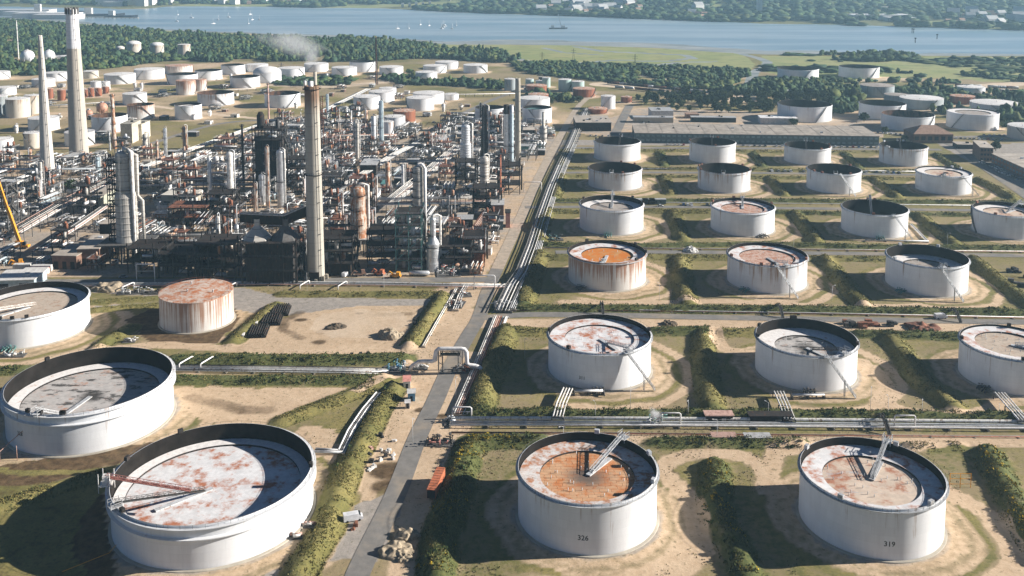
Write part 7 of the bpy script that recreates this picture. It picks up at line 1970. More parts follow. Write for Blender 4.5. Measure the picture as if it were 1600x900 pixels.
    # works vehicles on the pale ground
    for lab, px, m in (('orange excavator on pale ground before the shaded furnace front', (593,430), 'orange'), ('brown flat trailer on pale ground beside the white van', (563,431), 'brick'), ('yellow loader beside a blue heap near the flat brick building', (28,414), 'yellow'), ('orange tipper on pale ground below the shouldered silver vessel', (618,434), 'yellow')):
        x, y = G(*px); t = empty('works_vehicle', (x, y, 0), RN.uniform(-.4, .4), lab, 'works vehicle', 'works vehicles in the plant')
        MB().box(0, 0, .7, 5.5, 2.4, .8).build('chassis', M[m], t); MB().box(1.4, 0, 1.5, 1.8, 2.2, 1.6).build('cab', M[m], t); MB().bar((-.5, 0, 1.5), (-3.2, 0, 3.2), .5).bar((-3.2, 0, 3.2), (-4.4, 0, 1.2), .4).build('arm', M[m], t)
        for i in (-1.8, 1.8):
            for s in (-1, 1): MB().lathe([(0, -.25), (.6, -.25), (.6, .25), (0, .25)], 10, (i, s * 1.1, .6), axis='y').build('wheel', M['tyre'], t)
    for lab, px, L, r in (('long silver drum lying on pale ground below the shouldered silver vessel', (655,431), 11, 1.2), ('shorter silver drum lying behind the long one', (652,422), 6, 1.4)):
        x, y = G(*px); t = empty('process_drum', (x, y, 0), -.05, lab, 'drum', 'drums laid on pale ground')
        MB().lathe([(0, -L/2), (r, -L/2 + .6), (r, L/2 - .6), (0, L/2)], 16, (0, 0, r + .3), axis='x').build('shell', M['alu'], t)
        for s in (-.3, .3): MB().box(s * L, 0, 0, .5, r * 1.6, r * .6).build('saddle', M['steel'], t)
        FOOT.append((x, y, 7))
    # spheres
    def sphere(px, top, w, mat, lab, legs=True):
        m = mpp(px); r = w / 2 * m; x, y = G(*px); t = empty('gas_sphere', (x, y, 0), 0, lab, 'sphere tank', 'spherical gas tanks')
        zc = r * 1.15; MB().lathe([(r * math.sin(a), -r * math.cos(a)) for a in [PI * i / 14 for i in range(15)]], 24, (0, 0, zc)).build('sphere_shell', M[mat], t)
        for k in range(8): a = k * PI / 4; MB().bar((r * .98 * math.cos(a), r * .98 * math.sin(a), 0), (r * .98 * math.cos(a), r * .98 * math.sin(a), zc), .5).build('leg', M[mat], t)
        MB().box(0, 0, zc + r, 2.4, 2.4, .8).build('top_platform', M['galv'], t); FOOT.append((x, y, r + 3))
    sphere((139,184), 0, 12, 'salmon_tank', 'smaller rust-pink gas sphere beside the white-topped chimney'); sphere((160,178), 0, 17, 'salmon_tank', 'larger rust-pink gas sphere before the plain white tank')
    sphere((43.5,100), 0, 21, 'white', 'white gas sphere in the woods by the picture edge'); sphere((77,97), 0, 18, 'white', 'white gas sphere in the woods beside the slender chimney tip')
    x, y = G(98, 96); t = empty('gas_bullet', (x, y, 0), 0, 'white horizontal gas vessel in the woods beside the white spheres', 'gas vessel')
    MB().lathe([(0, -15), (4, -12), (4, 12), (0, 15)], 18, (0, 0, 6), axis='x').build('shell', M['whitep'], t)
    for s in (-8, 8): MB().box(s, 0, 0, 2, 6, 3).build('saddle', M['concrete'], t)
M['cream_wall'] = simple('cream_furnace_cladding', (.58, .53, .42), .7, dirt=(.36, .3, .22), dirt_amt=.35)

# ------------------------------------------------------------------ plant fill
def fill_protos():
    P = {}
    def drum(mat, L, r):
        t = empty('process_drum'); MB().lathe([(0, -L/2 - r * .5), (r * .7, -L/2 - r * .3), (r, -L/2), (r, L/2), (r * .7, L/2 + r * .3), (0, L/2 + r * .5)], 16, (0, 0, r + 2.2), axis='x').build('shell', M[mat], t)
        for s in (-.32, .32): MB().box(s * L, 0, 0, .7, r * 1.7, 2.2 + r * .25).build('saddle', M['concrete'], t)
        MB().pipe([(L*.2, 0, r*2+2.2), (L*.2, 0, r*2+4), (L*.2, 3, r*2+4), (L*.2, 3, 1)], .22, 6).build('pipe', M['galv'], t)
        p = MB(); p.box(0, 0, r * 2 + 2.3, L * .7, 1.6, .12)
        for s in (-.8, .8): p.bar((-L*.35, s, r*2+3.4), (L*.35, s, r*2+3.4), .08)
        p.build('platform', M['steel'], t)
        return t
    def vessel(mat, h, r):
        t = empty('upright_vessel'); MB().lathe([(r * .8, .2), (r * .8, 1.6), (r, 2.0), (r, h - r * .4), (r * .7, h - r * .12), (0, h)], 16).build('shell', M[mat], t)
        p = MB(); platform_ring(p, r, h * .72, .9, .3, 4.5); p.build('platform', M['steel'], t)
        MB().pipe([(0, 0, h), (0, 0, h + 1), (r + .9, .2, h + 1), (r + .9, .2, 1)], .2, 6).build('pipe', M['galv'], t)
        return t
    def exch(mat):
        t = empty('heat_exchanger')
        for k in range(3):
            for l in range(2):
                MB().lathe([(0, -4.3), (.85, -4.2), (.85, -3.4), (.65, -3.3), (.65, 3.6), (.95, 3.7), (.95, 4.2), (0, 4.3)], 12, ((k - 1) * 2.4, 0, 1.6 + l * 2.0), axis='y').build('shell', M[mat], t)
        MB().box(0, -2.4, 0, 7, .4, 3.4).box(0, 2.4, 0, 7, .4, 3.4).build('saddle_frame', M['concrete'], t)
        m = MB()
        for k in range(3): m.pipe([((k-1)*2.4, -3.8, 4.2), ((k-1)*2.4, -3.8, 5.4), ((k-1)*2.4, 4.6, 5.4)], .22, 6)
        m.build('header_pipe', M['lag'], t)
        return t
    def finfan():
        t = empty('fin_fan_cooler'); 
        m = MB()
        for i in (-7, 0, 7):
            for j in (-4, 4): m.bar((i, j, 0), (i, j, 8), .4)
        for j in (-4, 4): m.bar((-7, j, 7.8), (7, j, 7.8), .4)
        m.build('steel_frame', M['steel'], t)
        for i in range(5): MB().box(-6 + 3 * i, 0, 8.02, 2.7, 9, .9).build('cooler_bay', M['galv' if i % 2 else 'lag'], t)
        for i in (-4.6, 0, 4.6): MB().lathe([(1.9, 0), (2.1, -.9)], 16, (i, 0, 8.0)).build('fan_ring', M['wall_pale'], t)
        m = MB()
        for z in (9.5, 10.1):
            m.bar((-7.5, -4.9, z), (7.5, -4.9, z), .08); m.bar((-7.5, 4.9, z), (7.5, 4.9, z), .08)
        m.build('handrail', M['galv'], t)
        return t
    def heater(mat):
        t = empty('fired_heater'); MB().lathe([(3.6, 2), (3.6, 15), (1.3, 18.5), (1.2, 30), (1.0, 30)], 20).build('casing', M[mat], t)
        m = MB()
        for k in range(8): m.bar((3.3 * math.cos(k*PI/4), 3.3 * math.sin(k*PI/4), 0), (3.3 * math.cos(k*PI/4), 3.3 * math.sin(k*PI/4), 2.2), .4)
        m.build('legs', M['steel'], t)
        for z in (6, 11, 15.2): p = MB(); platform_ring(p, 3.6, z, 1.1); p.build('platform', M['dark_steel'], t)
        return t
    def maze(mats, n, seed, h=6):
        rg = random.Random(seed); t = empty('pipework')
        for i in range(n):
            r = rg.choice((.12, .16, .2, .28, .36)); x, y, z = rg.uniform(-6.5, 6.5), rg.uniform(-6.5, 6.5), rg.uniform(.8, h)
            pts = [(x, y, .1 if rg.random() < .5 else z)]
            if pts[0][2] != z: pts.append((x, y, z))
            for k in range(rg.randint(1, 3)):
                ax = rg.choice((0, 1, 0, 1, 2)); q = list(pts[-1]); q[ax] = rg.uniform(-7, 7) if ax < 2 else rg.uniform(.8, h)
                if abs(q[ax] - pts[-1][ax]) > .8: pts.append(tuple(q))
            if len(pts) < 2: pts.append((x + 3, y, z))
            MB().pipe(pts, r, 6).build('pipe', M[rg.choice(mats)], t)
        m = MB()
        for i in (-6, -2, 2, 6):
            m.bar((i, -5, 0), (i, -5, h * .7), .22); m.bar((i, 5, 0), (i, 5, h * .7), .22); m.bar((i, -5, h * .7), (i, 5, h * .7), .2)
        m.build('support_frame', M['steel'], t)
        for k in range(3):
            a, b = rg.uniform(-5, 5), rg.uniform(-5, 5); MB().lathe([(0, -.9), (.5, -.9), (.5, .9), (0, .9)], 10, (a, b, .8), axis=rg.choice('xy')).build('pump', M[rg.choice(('tealp', 'steel', 'blue', 'rust'))], t)
        return t
    def rack(L, mats, seed):
        rg = random.Random(seed); t = empty('pipe_rack'); m = MB()
        n = int(L / 6)
        for i in range(n + 1):
            x = -L/2 + L * i / n
            for s in (-3, 3): m.bar((x, s, 0), (x, s, 7.6), .35)
            for z in (4.2, 7.2): m.bar((x, -3.3, z), (x, 3.3, z), .32)
        for s in (-3, 3): m.bar((-L/2, s, 5.8), (L/2, s, 5.8), .25)
        m.build('steel_frame', M['steel'], t)
        for z in (4.36, 7.36):
            for k in range(7):
                r = rg.uniform(.12, .3); y = -2.6 + 5.2 * k / 6
                MB().pipe([(-L/2 - rg.uniform(0, 2), y, z + r), (L/2 + rg.uniform(0, 2), y, z + r)], r, 7).build('pipe', M[rg.choice(mats)], t)
        return t
    def frame(levels, w, d, steel, deck, seed):
        rg = random.Random(seed); t = empty('steel_structure'); lh = 5.0; H = levels * lh; m = MB()
        for i in (-1, 0, 1):
            for j in (-1, 1): m.bar((i*w/2, j*d/2, 0), (i*w/2, j*d/2, H + 1), .34)
        for l in range(1, levels + 1):
            z = l * lh
            for j in (-1, 1): m.bar((-w/2, j*d/2, z), (w/2, j*d/2, z), .3)
            for i in (-1, 0, 1): m.bar((i*w/2, -d/2, z), (i*w/2, d/2, z), .3)
            m.bar((-w/2 if l % 2 else 0, -d/2, z - lh), (0 if l % 2 else w/2, -d/2, z), .2)
        m.build('steel_frame', M[steel], t)
        for l in range(1, levels + 1):
            z = l * lh + .155; MB().box(0, 0, z, w + .8, d + .8, .12).build('deck', M[deck], t)
            p = MB()
            for zz in (.6, 1.15):
                p.bar((-w/2-.4, -d/2-.4, z+zz), (w/2+.4, -d/2-.4, z+zz), .08); p.bar((w/2+.4, -d/2-.4, z+zz), (w/2+.4, d/2+.4, z+zz), .08); p.bar((-w/2-.4, d/2+.4, z+zz), (w/2+.4, d/2+.4, z+zz), .08)
            for i in range(int(w/2)+1): p.bar((-w/2 + 2*i, -d/2-.4, z), (-w/2 + 2*i, -d/2-.4, z+1.15), .07)
            p.build('handrail', M['galv'], t)
            for q in range(3):
                mm = M[rg.choice(('lag', 'galv', 'alu', 'rust_lag', 'insul', 'whitep', 'rust'))]; a, b = rg.uniform(-w*.35, w*.35), rg.uniform(-d*.35, d*.35); zz = (l if q < 2 else l - 1) * lh + .3
                if rg.random() < .5: MB().lathe([(0, 0), (.9, .2), (.9, 3.2), (0, 3.7)], 12, (a, b, zz)).build('vessel', mm, t)
                else: MB().lathe([(0, -2.6), (.75, -2.3), (.75, 2.3), (0, 2.6)], 12, (a, b, zz + 1.2), axis=rg.choice('xy')).build('drum', mm, t)
            for q in range(3):
                a, b = rg.uniform(-w*.45, w*.45), -d/2 - .9; MB().pipe([(a, b, .3), (a, b, z + 1.5), (a, b + 2.5, z + 1.5)], rg.uniform(.1, .26), 6).build('pipe', M[rg.choice(('lag', 'galv', 'pink', 'whitep', 'rust'))], t)
        return t
    hut = lambda w, d, h, a, b: (lambda t: (MB().box(0, 0, 0, w, d, h).build('wall', M[a], t), MB().box(0, 0, h + .003, w + .5, d + .5, .3).build('roof', M[b], t), MB().box(w*.2, -d/2-.04, 0, 1.6, .08, 2.4).build('door', M['dark_steel'], t), t)[-1])(empty('plant_hut'))
    light = ('lag', 'galv', 'whitep', 'steel', 'alu', 'dark_steel', 'steel'); rusty = ('rust', 'pink', 'lag', 'steel', 'galv', 'dark_steel', 'whitep', 'lag'); bluey = ('cyan', 'galv', 'alu', 'whitep', 'steel')
    P['pale maze of ground pipes and pumps'] = (maze(light, 26, 1), 'pipework', 1.0, 7); P['brownish maze of ground pipes'] = (maze(rusty, 24, 2), 'pipework', .9, 7); P['bluish maze of ground pipes'] = (maze(bluey, 24, 3), 'pipework', .5, 7); P['tall tangle of pale pipes'] = (maze(light, 30, 4, 10), 'pipework', .8, 7)
    P['low tangle of mixed pipes'] = (maze(light + rusty, 26, 6, 4), 'pipework', 1.0, 7)
    P['pale two-tier pipe rack'] = (rack(18, light, 5), 'pipe rack', .7, 8); P['rusty two-tier pipe rack'] = (rack(18, rusty, 6), 'pipe rack', .5, 8); P['bluish two-tier pipe rack'] = (rack(18, bluey, 7), 'pipe rack', .3, 8)
    P['grey two-deck steel frame'] = (frame(2, 11, 8, 'steel', 'steel', 8), 'steel structure', .7, 7); P['dark three-deck steel frame'] = (frame(3, 10, 8, 'dark_steel', 'dark_steel', 9), 'steel structure', .9, 7); P['sooty two-deck steel frame'] = (frame(2, 12, 9, 'dark_steel', 'rust', 10), 'steel structure', .8, 7); P['grey four-deck steel frame'] = (frame(4, 8, 8, 'steel', 'dark_steel', 11), 'steel structure', .12, 6)
    P['pale horizontal drum'] = (drum('lag', 9, 1.5), 'drum', .4, 6); P['silver horizontal drum'] = (drum('alu', 11, 1.8), 'drum', .3, 6); P['rusty horizontal drum'] = (drum('rust_lag', 8, 1.3), 'drum', .25, 5)
    P['pale upright vessel'] = (vessel('lag', 9, 1.5), 'vessel', .05, 3.5); P['silver upright vessel'] = (vessel('alu', 12, 1.3), 'vessel', .1, 3.5); P['rusty upright vessel'] = (vessel('rust_lag', 10, 1.4), 'vessel', .1, 3.5); P['white upright vessel'] = (vessel('whitep', 8, 1.8), 'vessel', .05, 3.5)
    P['grey bank of heat exchangers'] = (exch('galv'), 'heat exchanger', .4, 5.5); P['rust-marked bank of heat exchangers'] = (exch('rust_lag'), 'heat exchanger', .3, 5.5); P['silver bank of heat exchangers'] = (exch('alu'), 'heat exchanger', .3, 5.5)
    P['fin-fan cooler deck on legs'] = (finfan(), 'cooler', .45, 8.5)
    P['grey conical-topped fired heater'] = (heater('insul'), 'furnace', .04, 6); P['dark conical-topped fired heater'] = (heater('dark_steel'), 'furnace', .04, 6)
    for k, (h, r, m, pl, st) in enumerate(((24, 1.3, 'alu', 3, 'banded'), (30, 1.6, 'insul', 4, 'banded'), (20, 1.0, 'lag', 3, 'plain'), (18, 1.2, 'rust_lag', 2, 'plain'), (26, .9, 'dark_steel', 5, 'plain'))):
        P[('slim silver column', 'stouter grey column', 'thin pale column', 'rust-streaked short column', 'thin dark column')[k]] = (column_obj(h, r, m, pl, st), 'column', .008, 3.5)
    P['small pale flat-roofed hut'] = (hut(7, 6, 3.6, 'wall_pale', 'roof_felt'), 'hut', .25, 6); P['small brick hut'] = (hut(6, 5, 3.4, 'brick', 'roof_felt'), 'hut', .2, 5); P['small dark substation hut'] = (hut(9, 6, 4, 'dark_steel', 'roof_sheet'), 'hut', .2, 6)
    return P

def build_fill():
    # long pipe racks along and across the plant
    g = 'long pipe racks of the plant'
    L = ('lag', 'galv', 'whitep', 'lag', 'whitep', 'steel', 'pink')
    def R(lab, px, n, w, z, mats=L, sup_h=None, dz=0):
        sp = spread(n, w, mats, (.14, .34))
        if sup_h: sp += spread(max(3, n - 3), w * .9, mats, (.12, .28), sup_h - z + .3)
        pipe_track('pipe_rack', lab, px, sp, z, 10, w + 1.6, 'steel', cat='pipe rack', group=g, sup_h=sup_h)
        W = GL(px)
        for p in resample(W, 6): FOOT.append((p.x, p.y, w * .5 + 2.0))
    R('blue and pale pipe rack running back from the huge grey column', [(213,277),(300,242),(408,203)], 9, 8, 5, ('cyan', 'cyan', 'lag', 'pink', 'pink', 'lag', 'galv'))
    R('pale pipe rack running from the crane past the olive-walled shed', [(28,378),(100,334),(190,287)], 7, 6, 5, L, 8)
    R('pale pipe rack running back beside the flat brick building', [(60,405),(125,362),(170,330)], 6, 5, 4.5, L)
    R('pale pipe rack running back past the slim white column', [(612,330),(660,290),(715,243)], 8, 6, 5, L, 8)
    R('pinkish pipe rack running back from the pale low house', [(470,350),(540,300),(618,250),(700,208)], 7, 6, 5, ('lag', 'lag', 'galv', 'pink'))
    R('double-deck pipe rack crossing in front of the dull ribbed column', [(590,331),(700,329),(782,328)], 7, 6, 5, L, 8)
    R('long bluish pipe line crossing below the white-topped chimney', [(-20,277),(90,277),(182,276)], 6, 5, 6, ('cyan', 'cyan', 'galv', 'lag'))
    R('pipe rack crossing behind the huge grey column', [(215,302),(320,300),(400,300)], 7, 6, 5, L, 8)
    R('pipe rack crossing before the stout ribbed column', [(600,266),(690,263),(790,262)], 7, 5, 6, L)
    R('dark pipe rack along the shaded front of the plant', [(225,392),(300,391),(380,390)], 7, 6, 5, ('steel', 'rust', 'dark_steel', 'lag', 'galv'), 8)
    R('shaded pipe rack past the rust-streaked fat column', [(508,378),(600,377),(690,376)], 8, 6, 5.5, ('steel', 'rust', 'lag', 'galv', 'dark_steel'), 9)
    R('pipe rack crossing at the back edge of the plant', [(420,222),(520,221),(620,220)], 7, 6, 5, L)
    R('raised pipe line sweeping from the plant toward the stepped white tanks', [(500,182),(540,162),(576,144)], 7, 6, 4, ('galv', 'lag', 'steel', 'insul'))
    R('rusty pipe rack beside the main road yard', [(740,372),(775,320),(800,275)], 5, 4, 4.5, ('rust', 'lag', 'galv', 'pink'))
    R('pipe rack running back past the pale smooth column', [(310,372),(345,330),(385,285)], 6, 5, 5, L, 8)
    R('low pipe rack among the furthest tanks', [(20,172),(110,168),(200,162)], 5, 4, 3, L)
    R('low pale pipe line near the rust-banded tank', [(250,150),(330,146),(400,142)], 4, 3, 3, ('lag', 'whitep', 'galv'))
    R('low pipe rack beyond the stepped white tanks', [(620,150),(700,152),(810,150)], 5, 4, 3, L)
    P = fill_protos()
    names = list(P); wts = [P[n][2] for n in names]
    ax = math.atan2(1, .11) - PI / 2
    ox, oy = G(380, 433)
    c, s = math.cos(ax), math.sin(ax)
    taken = list(FOOT)
    for r in TK:
        x, y, Rr, _ = TS[r[0]]; taken.append((x, y, Rr + 3))
    tk = np.array(taken)
    extra = []
    cnt = {}
    def free(x, y, r):
        if np.any(np.hypot(tk[:, 0] - x, tk[:, 1] - y) < tk[:, 2] * .85 + r * .8): return False
        for e in extra:
            if math.hypot(e[0] - x, e[1] - y) < (e[2] + r) * .80: return False
        for poly, w in WR:
            if pdist(np.array([x]), np.array([y]), poly)[0] < w / 2 + r * .9: return False
        return True
    plant = PLANT
    # clear aprons (pale ground) in front
    apron = [GL(q) for q in ([(505,418),(690,424),(760,434),(505,436)], [(0,415),(60,424),(160,436),(0,436)], [(170,420),(225,425),(225,436),(170,436)], [(790,300),(815,262),(850,240),(840,300),(800,372),(780,400),(770,380)], [(60,355),(140,362),(150,385),(60,385)], [(690,300),(745,312),(690,340)], [(215,312),(252,316),(250,340),(215,340)])]
    tries = 0; n = 0
    while tries < 9000 and n < 700:
        tries += 1; small = 1.0
        u, v = RN.uniform(-420, 260), RN.uniform(0, 470)
        u = round(u / 4) * 4 + RN.uniform(-.6, .6); v = round(v / 4) * 4 + RN.uniform(-.6, .6)
        x, y = ox + u * c - v * s, oy + u * s + v * c
        nm = RN.choices(names, wts)[0]
        proto, cat, w_, r = P[nm]
        if tries > 5000: 
            nm = RN.choice(('low tangle of mixed pipes', 'brownish maze of ground pipes', 'pale maze of ground pipes and pumps', 'tall tangle of pale pipes', 'sooty two-deck steel frame', 'rusty horizontal drum', 'silver bank of heat exchangers')); proto, cat, w_, r = P[nm]; small = .68; r *= small
        A = (np.array([x]), np.array([y]))
        if not inpoly(*A, plant)[0]: continue
        if any(inpoly(*A, q)[0] for q in apron): continue
        px, py = PX(x, y)
        if px < -40 or px > 905: continue
        if py < 225 and px < 420 and RN.random() < .6: continue
        if not free(x, y, r): continue
        rz = ax + RN.choice((0, PI / 2, PI, -PI / 2))
        sc_ = RN.uniform(.85, 1.15) * small
        o = dup(proto, (x, y, 0), rz, (sc_, sc_, sc_ * RN.uniform(.85, 1.2)))
        tag(o, None, cat, 'smaller process units: ' + cat)
        extra.append((x, y, r)); n += 1
        PLACED.append((o, nm, x, y, 'plant'))
    # loose clutter among the far tanks
    k = 0
    while k < 150:
        px, py = RN.uniform(-10, 860), RN.uniform(122, 225)
        x, y = G(px, py)
        nm = RN.choice(('low tangle of mixed pipes', 'brownish maze of ground pipes', 'pale maze of ground pipes and pumps', 'small pale flat-roofed hut', 'small brick hut', 'small dark substation hut', 'pale horizontal drum', 'white upright vessel', 'grey bank of heat exchangers'))
        proto, cat, w_, r = P[nm]
        k += 1
        if not free(x, y, r): continue
        o = dup(proto, (x, y, 0), ax + RN.choice((0, PI / 2)), (1, 1, RN.uniform(.7, 1.1))); tag(o, None, cat, 'smaller process units: ' + cat); extra.append((x, y, r)); PLACED.append((o, nm, x, y, 'plant'))
    print('PLANT UNITS', n)
    for q in P.values(): remove_tree(q[0])

# ------------------------------------------------------------------ far shore, boats, smoke
def build_far():
    # five pale tower blocks and the town
    for k, (px, w, hpx) in enumerate(((629,4,6.5),(640,4,6.5),(650.5,4.2,7.5),(661,4,7),(671.5,4,9))):
        x, y = G(px, 11.8); z0 = zat(x, y); m = mpp((px, 11.8)); t = empty('tower_block', (x, y, z0 - 1), .1, '%s white tower block of five on the far shore, counted from the harbour' % ('first', 'second', 'third', 'fourth', 'last, tallest')[k], 'tower block', 'white tower blocks on the far shore')
        MB().box(0, 0, 0, w * m, 14, hpx * m).build('wall', M['wall_pale'], t); MB().box(0, 0, hpx * m + .01, w * m * .9, 12, 2).build('roof', M['roof_sheet'], t)
        for r in range(4): MB().box(0, -7.05, hpx * m * (r + .4) / 5, w * m * .8, .2, hpx * m * .07).build('window_band', M['glass_pale'], t)
    x, y = G(702, 7); z0 = zat(x, y); m = mpp((702, 7)); t = empty('tower_block', (x, y, z0 - 1), 0, 'lone grey tower block beyond the five white ones', 'tower block', 'white tower blocks on the far shore'); MB().box(0, 0, 0, 4.5 * m, 16, 9 * m).build('wall', M['concrete'], t)
    # houses in light groups: small, far, one label per neighbourhood
    def house_proto(w, wall, roof):
        t = empty('far_house'); MB().box(0, 0, 0, w, w * .7, w * .5).build('wall', M[wall], t)
        a, b, h = w / 2 + .3, w * .35 + .3, w * .5
        MB().add([(-a, -b, h), (a, -b, h), (a, b, h), (-a, b, h), (-a, 0, h + w * .3), (a, 0, h + w * .3)], [(0,1,5,4),(2,3,4,5),(1,2,5),(3,0,4)]).build('roof', M[roof], t); return t
    H = [house_proto(16, 'wall_pale', 'roof_brown'), house_proto(22, 'wall_pale', 'roof_sheet'), house_proto(14, 'pink', 'roof_brown'), house_proto(30, 'wall_pale', 'roof_sheet')]
    for (x0, x1, y0, y1, n, s) in ((845,1000,8,23,70,'in the village on the wooded far shore'), (400,520,0.5,7,34,'in the port town beyond the harbour'), (730,800,3,10,14,'on the wooded hill past the tower blocks'), (1480,1600,30,42,26,'in the small village at the far end of the shore'), (1050,1110,18,30,8,'by the white church-like tower'), (250,400,1,8,30,'along the docks')):
        for k in range(n):
            px, py = RN.uniform(x0, x1), RN.uniform(y0, y1)
            x, y = G(px, py)
            if y < np.interp(x, FX, FY) + 25: continue
            o = dup(RN.choice(H), (x, y, zat(x, y) + 1.5), RN.uniform(-.6, .6)); tag(o, 'tiny pale house ' + s, 'house', 'houses ' + s)
    for h in H: remove_tree(h)
    def shed(px, py, w, d, h, lab, m='wall_pale', r='whitep', z=None):
        x, y = G(px, py); t = empty('far_shed', (x, y, (zat(x, y) if z is None else z) + .2), RN.uniform(-.05, .05), lab, 'shed', 'pale sheds on the far shores')
        MB().box(0, 0, -2, w, d, h + 2).build('wall', M[m], t); MB().box(0, 0, h + .01, w + 1, d + 1, 1.0).build('roof', M[r], t)
    shed(1372, 31.5, 150, 60, 10, 'long white greenhouse-like shed on the wooded far shore'); shed(1405, 33.5, 70, 40, 7, 'smaller white shed touching the long greenhouse-like one')
    shed(1270, 13, 200, 50, 8, 'pale strip of buildings high in the far woods'); shed(1450, 22, 260, 40, 6, 'pale field-like roof strip in the far woods past the long white shed', 'concrete_pale', 'concrete_pale')
    shed(1186, 26, 14, 14, 48, 'slim white tower on the far shore with low hall'); shed(1100, 20, 30, 20, 9, 'white house alone above the far shore')
    for k, (px, py, w, h) in enumerate(((12,22,260,12),(45,24,120,10),(75,27,170,11),(92,28.5,120,9))): shed(px, py, w, 50, h, ('largest', 'second', 'third', 'outermost')[k] + ' pale warehouse on the near spit beside the harbour', z=0.5)
    for px in (57.5, 62): shed(px, 24, 9, 9, 30, 'white silo on the near spit, ' + ('inland one' if px < 60 else 'seaward one'), z=.5)
    shed(198, 8.5, 190, 50, 22, 'white harbour hall across the water'); shed(222, 10, 30, 30, 45, 'pale square grain tower at the harbour end'); shed(178, 10, 60, 30, 14, 'low white quay shed beside the harbour hall')
    # ships
    def ship(px, py, L, lab, tall=0, z=WATER_Z):
        x, y = G(px, py, z); t = empty('ship', (x, y, z), RN.uniform(-.15, .15), lab, 'ship', 'ships on the estuary')
        b = L * .09
        MB().add([(-L/2,-b,-.5),(L*.35,-b,-.5),(L/2,0,-.5),(L*.35,b,-.5),(-L/2,b,-.5),(-L/2,-b,L*.06),(L*.35,-b,L*.06),(L/2+1,0,L*.08),(L*.35,b,L*.06),(-L/2,b,L*.06)], [(0,1,6,5),(1,2,7,6),(2,3,8,7),(3,4,9,8),(4,0,5,9),(5,6,7,8,9)]).build('hull', M['cardark'], t)
        MB().box(-L*.3, 0, L*.06, L*.16, b*1.5, L*.14).build('bridge_house', M['wall_pale'], t)
        return t
    t = ship(872, 45, 42, 'dredger barge with raised white crane jib on the open water'); 
    mb = MB(); mb.bar((8, 0, 2), (0, 0, 34), 1.4); mb.bar((-8, 0, 4), (0, 0, 34), .5); mb.build('crane_jib', M['whitep'], t); MB().box(12, 0, 2, 7, 5, 6).build('deck_crane', M['lag'], t)
    ship(160, 25.5, 120, 'long dark ship moored at the jetty near the white-topped chimney'); ship(190, 27, 90, 'second ship moored along the jetty, nearer open water'); ship(118, 19, 60, 'small ship behind the white-topped chimney'); ship(245, 8.6, 110, 'pale ferry at the harbour across the water')
    x, y = G(130, 27.5); x2, y2 = G(216, 29); 
    mb = MB(); mb.bar((0, 0, 2), (x2 - x, y2 - y, 2), 5, 1.2)
    for k in range(14): mb.bar(((x2-x)*k/13, (y2-y)*k/13, -4), ((x2-x)*k/13, (y2-y)*k/13, 2), 1.5)
    o = mb.build('jetty', M['concrete']); o.location = (x, y, 0); tag(o, 'thin oil jetty on piles reaching into the water', 'jetty')
    yp = empty('yacht'); MB().add([(-5,-1.3,-.3),(3,-1.3,-.3),(6,0,-.3),(3,1.3,-.3),(-5,1.3,-.3),(-5,-1.5,1.2),(3,-1.5,1.3),(6.4,0,1.6),(3,1.5,1.3),(-5,1.5,1.2)], [(0,1,6,5),(1,2,7,6),(2,3,8,7),(3,4,9,8),(4,0,5,9),(5,6,7,8,9)]).build('hull', M['whitep'], yp); MB().box(-.5, 0, 1.2, 4, 1.8, 1.0).build('cabin', M['whitep'], yp); MB().pipe([(.8, 0, 1), (.8, 0, 13)], .25, 5).build('mast', M['whitep'], yp)
    for k in range(20):
        px, py = RN.uniform(265, 420), RN.uniform(22, 40)
        if RN.random() < .35: px, py = RN.uniform(620, 720), RN.uniform(38, 46) 
        x, y = G(px, py, WATER_Z); o = dup(yp, (x, y, WATER_Z), RN.uniform(0, 6.28)); s = 'beside the white-topped chimney side of the bay' if px < 430 else 'in open water above the end of the woods'
        tag(o, 'tiny white yacht moored ' + s, 'yacht', 'yachts moored ' + s)
    remove_tree(yp)
    for px, py in ((1425,51.5),(1427.5,51.8),(1464,61),(1430,67)):
        x, y = G(px, py, WATER_Z); o = MB().pipe([(0, 0, -3), (0, 0, 9)], .9, 6).box(0, 0, 8, 3, 3, 2).build('channel_marker', M['dark_steel']); o.location = (x, y, WATER_Z); PLACED.append((o, 'dark channel marker post in the water', x, y, 'mk')); tag(o, None, 'marker', 'channel markers')
    # wagons / tankers in the far yard, and pylons
    wg = {}
    for m in ('wall_pale', 'dark_steel', 'rust', 'galv'):
        t = empty('tank_wagon'); MB().lathe([(0, -6), (1.5, -5.6), (1.5, 5.6), (0, 6)], 10, (0, 0, 2.6), axis='x').build('barrel', M[m], t); MB().box(0, 0, .7, 12, 2.2, .6).build('chassis', M['dark_steel'], t); wg[m] = t
    nm = {'wall_pale': 'white', 'dark_steel': 'dark', 'rust': 'rusty', 'galv': 'grey'}
    for (a, b, n, s) in (((955,132),(1135,150),26,'on the far siding below the woods'), ((960,138),(1090,150),16,'on the nearer siding below the woods'), ((1500,136),(1590,140),14,'in the far tanker yard by the marsh'), ((1510,141),(1600,146),12,'in the nearer tanker yard by the marsh'), ((1130,146),(1330,145),12,'along the pale road by the marsh tanks')):
        (x0, y0), (x1, y1) = G(*a), G(*b); rz = math.atan2(y1 - y0, x1 - x0)
        for i in range(n):
            if RN.random() < .2: continue
            m = RN.choice(list(wg)); t = i / n; o = dup(wg[m], (x0 + (x1-x0)*t, y0 + (y1-y0)*t, .1), rz); tag(o, '%s tank wagon standing %s' % (nm[m], s), 'wagon', 'tank wagons ' + s)
    for q in wg.values(): remove_tree(q)
